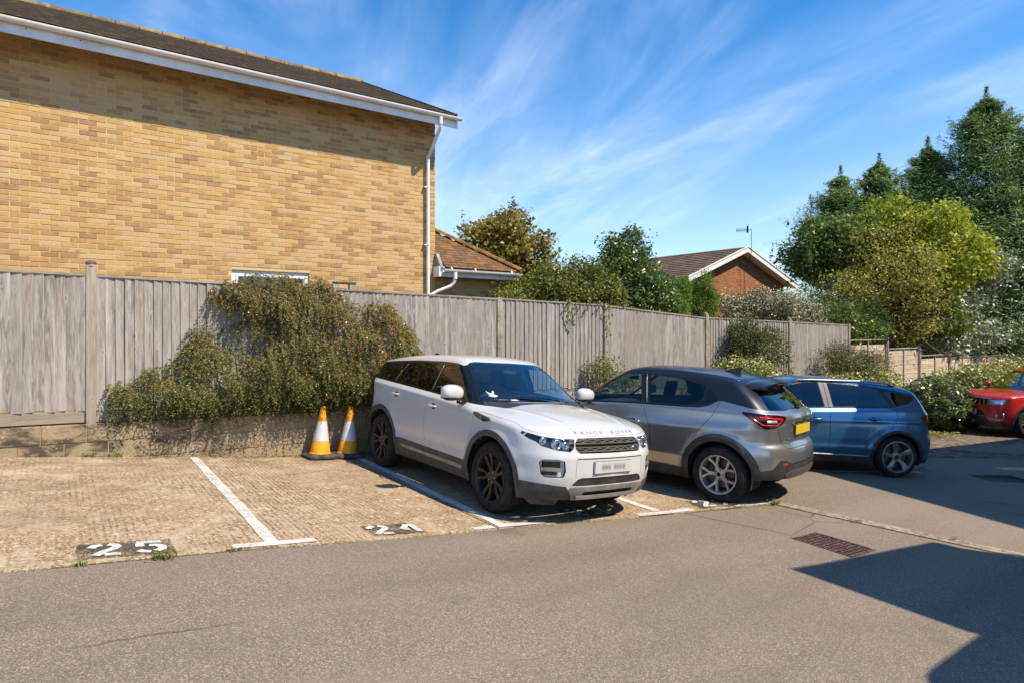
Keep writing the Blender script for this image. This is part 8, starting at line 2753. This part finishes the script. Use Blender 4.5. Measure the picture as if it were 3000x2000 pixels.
scatter('joint_moss', 'moss in the slab joint beside the line left of the white SUV', 'moss', 700, lambda g: (3.462 + g.normal() * .008, g.choice([g.uniform(5.2, 9), g.normal(6.6, .2), g.normal(8.3, .25)])), LM['weed'], 65, (.010, .025), lift=.012)


# ================================================================== TRAFFIC CONES
def m_cone(name, col):
    t = NT(name); c = t.coord()
    cc = t.mix(t.mr(t.noise(c, 9, 5, .7), .4, .75, 0, .45), col, tuple(v * .55 for v in col))
    sc = t.math('MULTIPLY', t.math('LESS_THAN', t.vor(c, 22, 'F1'), .12), .7)
    return t.done(t.pr(t.mix(sc, cc, (.07, .05, .03)), .55, spec=.4))


def cone(x, y, rz, label):
    root = tag(empty('traffic_cone', (x, y, g1(x, y) + .014), rz), label, 'traffic cone', 'cones by the block wall')
    root.rotation_euler = (0, math.atan(.075), rz)
    b = MB(); h = .215; c = .06
    pr = lambda s, z: [(s * -1 + c * s / h, -s, z), (s - c * s / h, -s, z), (s, -s + c * s / h, z), (s, s - c * s / h, z), (s - c * s / h, s, z), (-s + c * s / h, s, z), (-s, s - c * s / h, z), (-s, -s + c * s / h, z)]
    V = pr(h - .006, .012) + pr(h, .022) + pr(h, .045) + pr(h - .03, .062) + pr(.17, .072)
    F = [(8 * i + k, 8 * i + (k + 1) % 8, 8 * i + (k + 1) % 8 + 8, 8 * i + k + 8) for i in range(4) for k in range(8)] + [tuple(range(7, -1, -1)), tuple(range(32, 40))]
    b.add(V, F)
    for sx in (-1, 1):
        for sy in (-1, 1): b.cbox((sx * .16 - .03, sy * .16 - .03, 0), (sx * .16 + .03, sy * .16 + .03, .014), .004)
    b.build('base', M['cone_base'], root)
    def rad(z): return .145 + (.038 - .145) * (z - .07) / .62
    body = MB().lathe([(.155, .066), (.152, .078), (rad(.085), .085), (rad(.25), .25), (rad(.252) - .001, .252), (rad(.53) - .001, .53), (rad(.532), .532), (rad(.69), .69), (.034, .695), (.034, .735), (.030, .742), (.018, .744), (.018, .70)], 36).build('cone_body', M['cone'], root, auto=35)
    MB().lathe([(rad(.252) + .0022, .252), (rad(.39) + .0026, .39), (rad(.53) + .0022, .53)], 36).build('reflective_sleeve', M['sleeve'], root, smooth=True)
    for k in range(3):
        a = k * 2.1; MB().box((-.012, -.037, .712), (.012, -.030, .728), Matrix.Rotation(a, 4, 'Z')).build('top_slot', M['rubber'], root)


M['cone'] = m_cone('cone_yellow', (0.80, 0.34, 0.012)); M['cone_base'] = plain('cone_rubber', (0.075, 0.072, 0.070), .8, dirt=.4, scale=9)
t_ = NT('reflective_white'); c_ = t_.coord()
M['sleeve'] = t_.done(t_.pr(t_.mix(t_.mr(t_.noise(c_, 14, 5, .7), .4, .75, 0, .4), (.62, .61, .62), (.40, .39, .40)), .38, .1, .5, normal=t_.bump(t_.noise(c_, 8, 3), .15, .01)))
cone(3.09, 9.06, R(5), 'left of the two yellow and white traffic cones by the wall')
cone(3.50, 9.05, R(-4), 'right traffic cone, nearer the white SUV rear wheel')
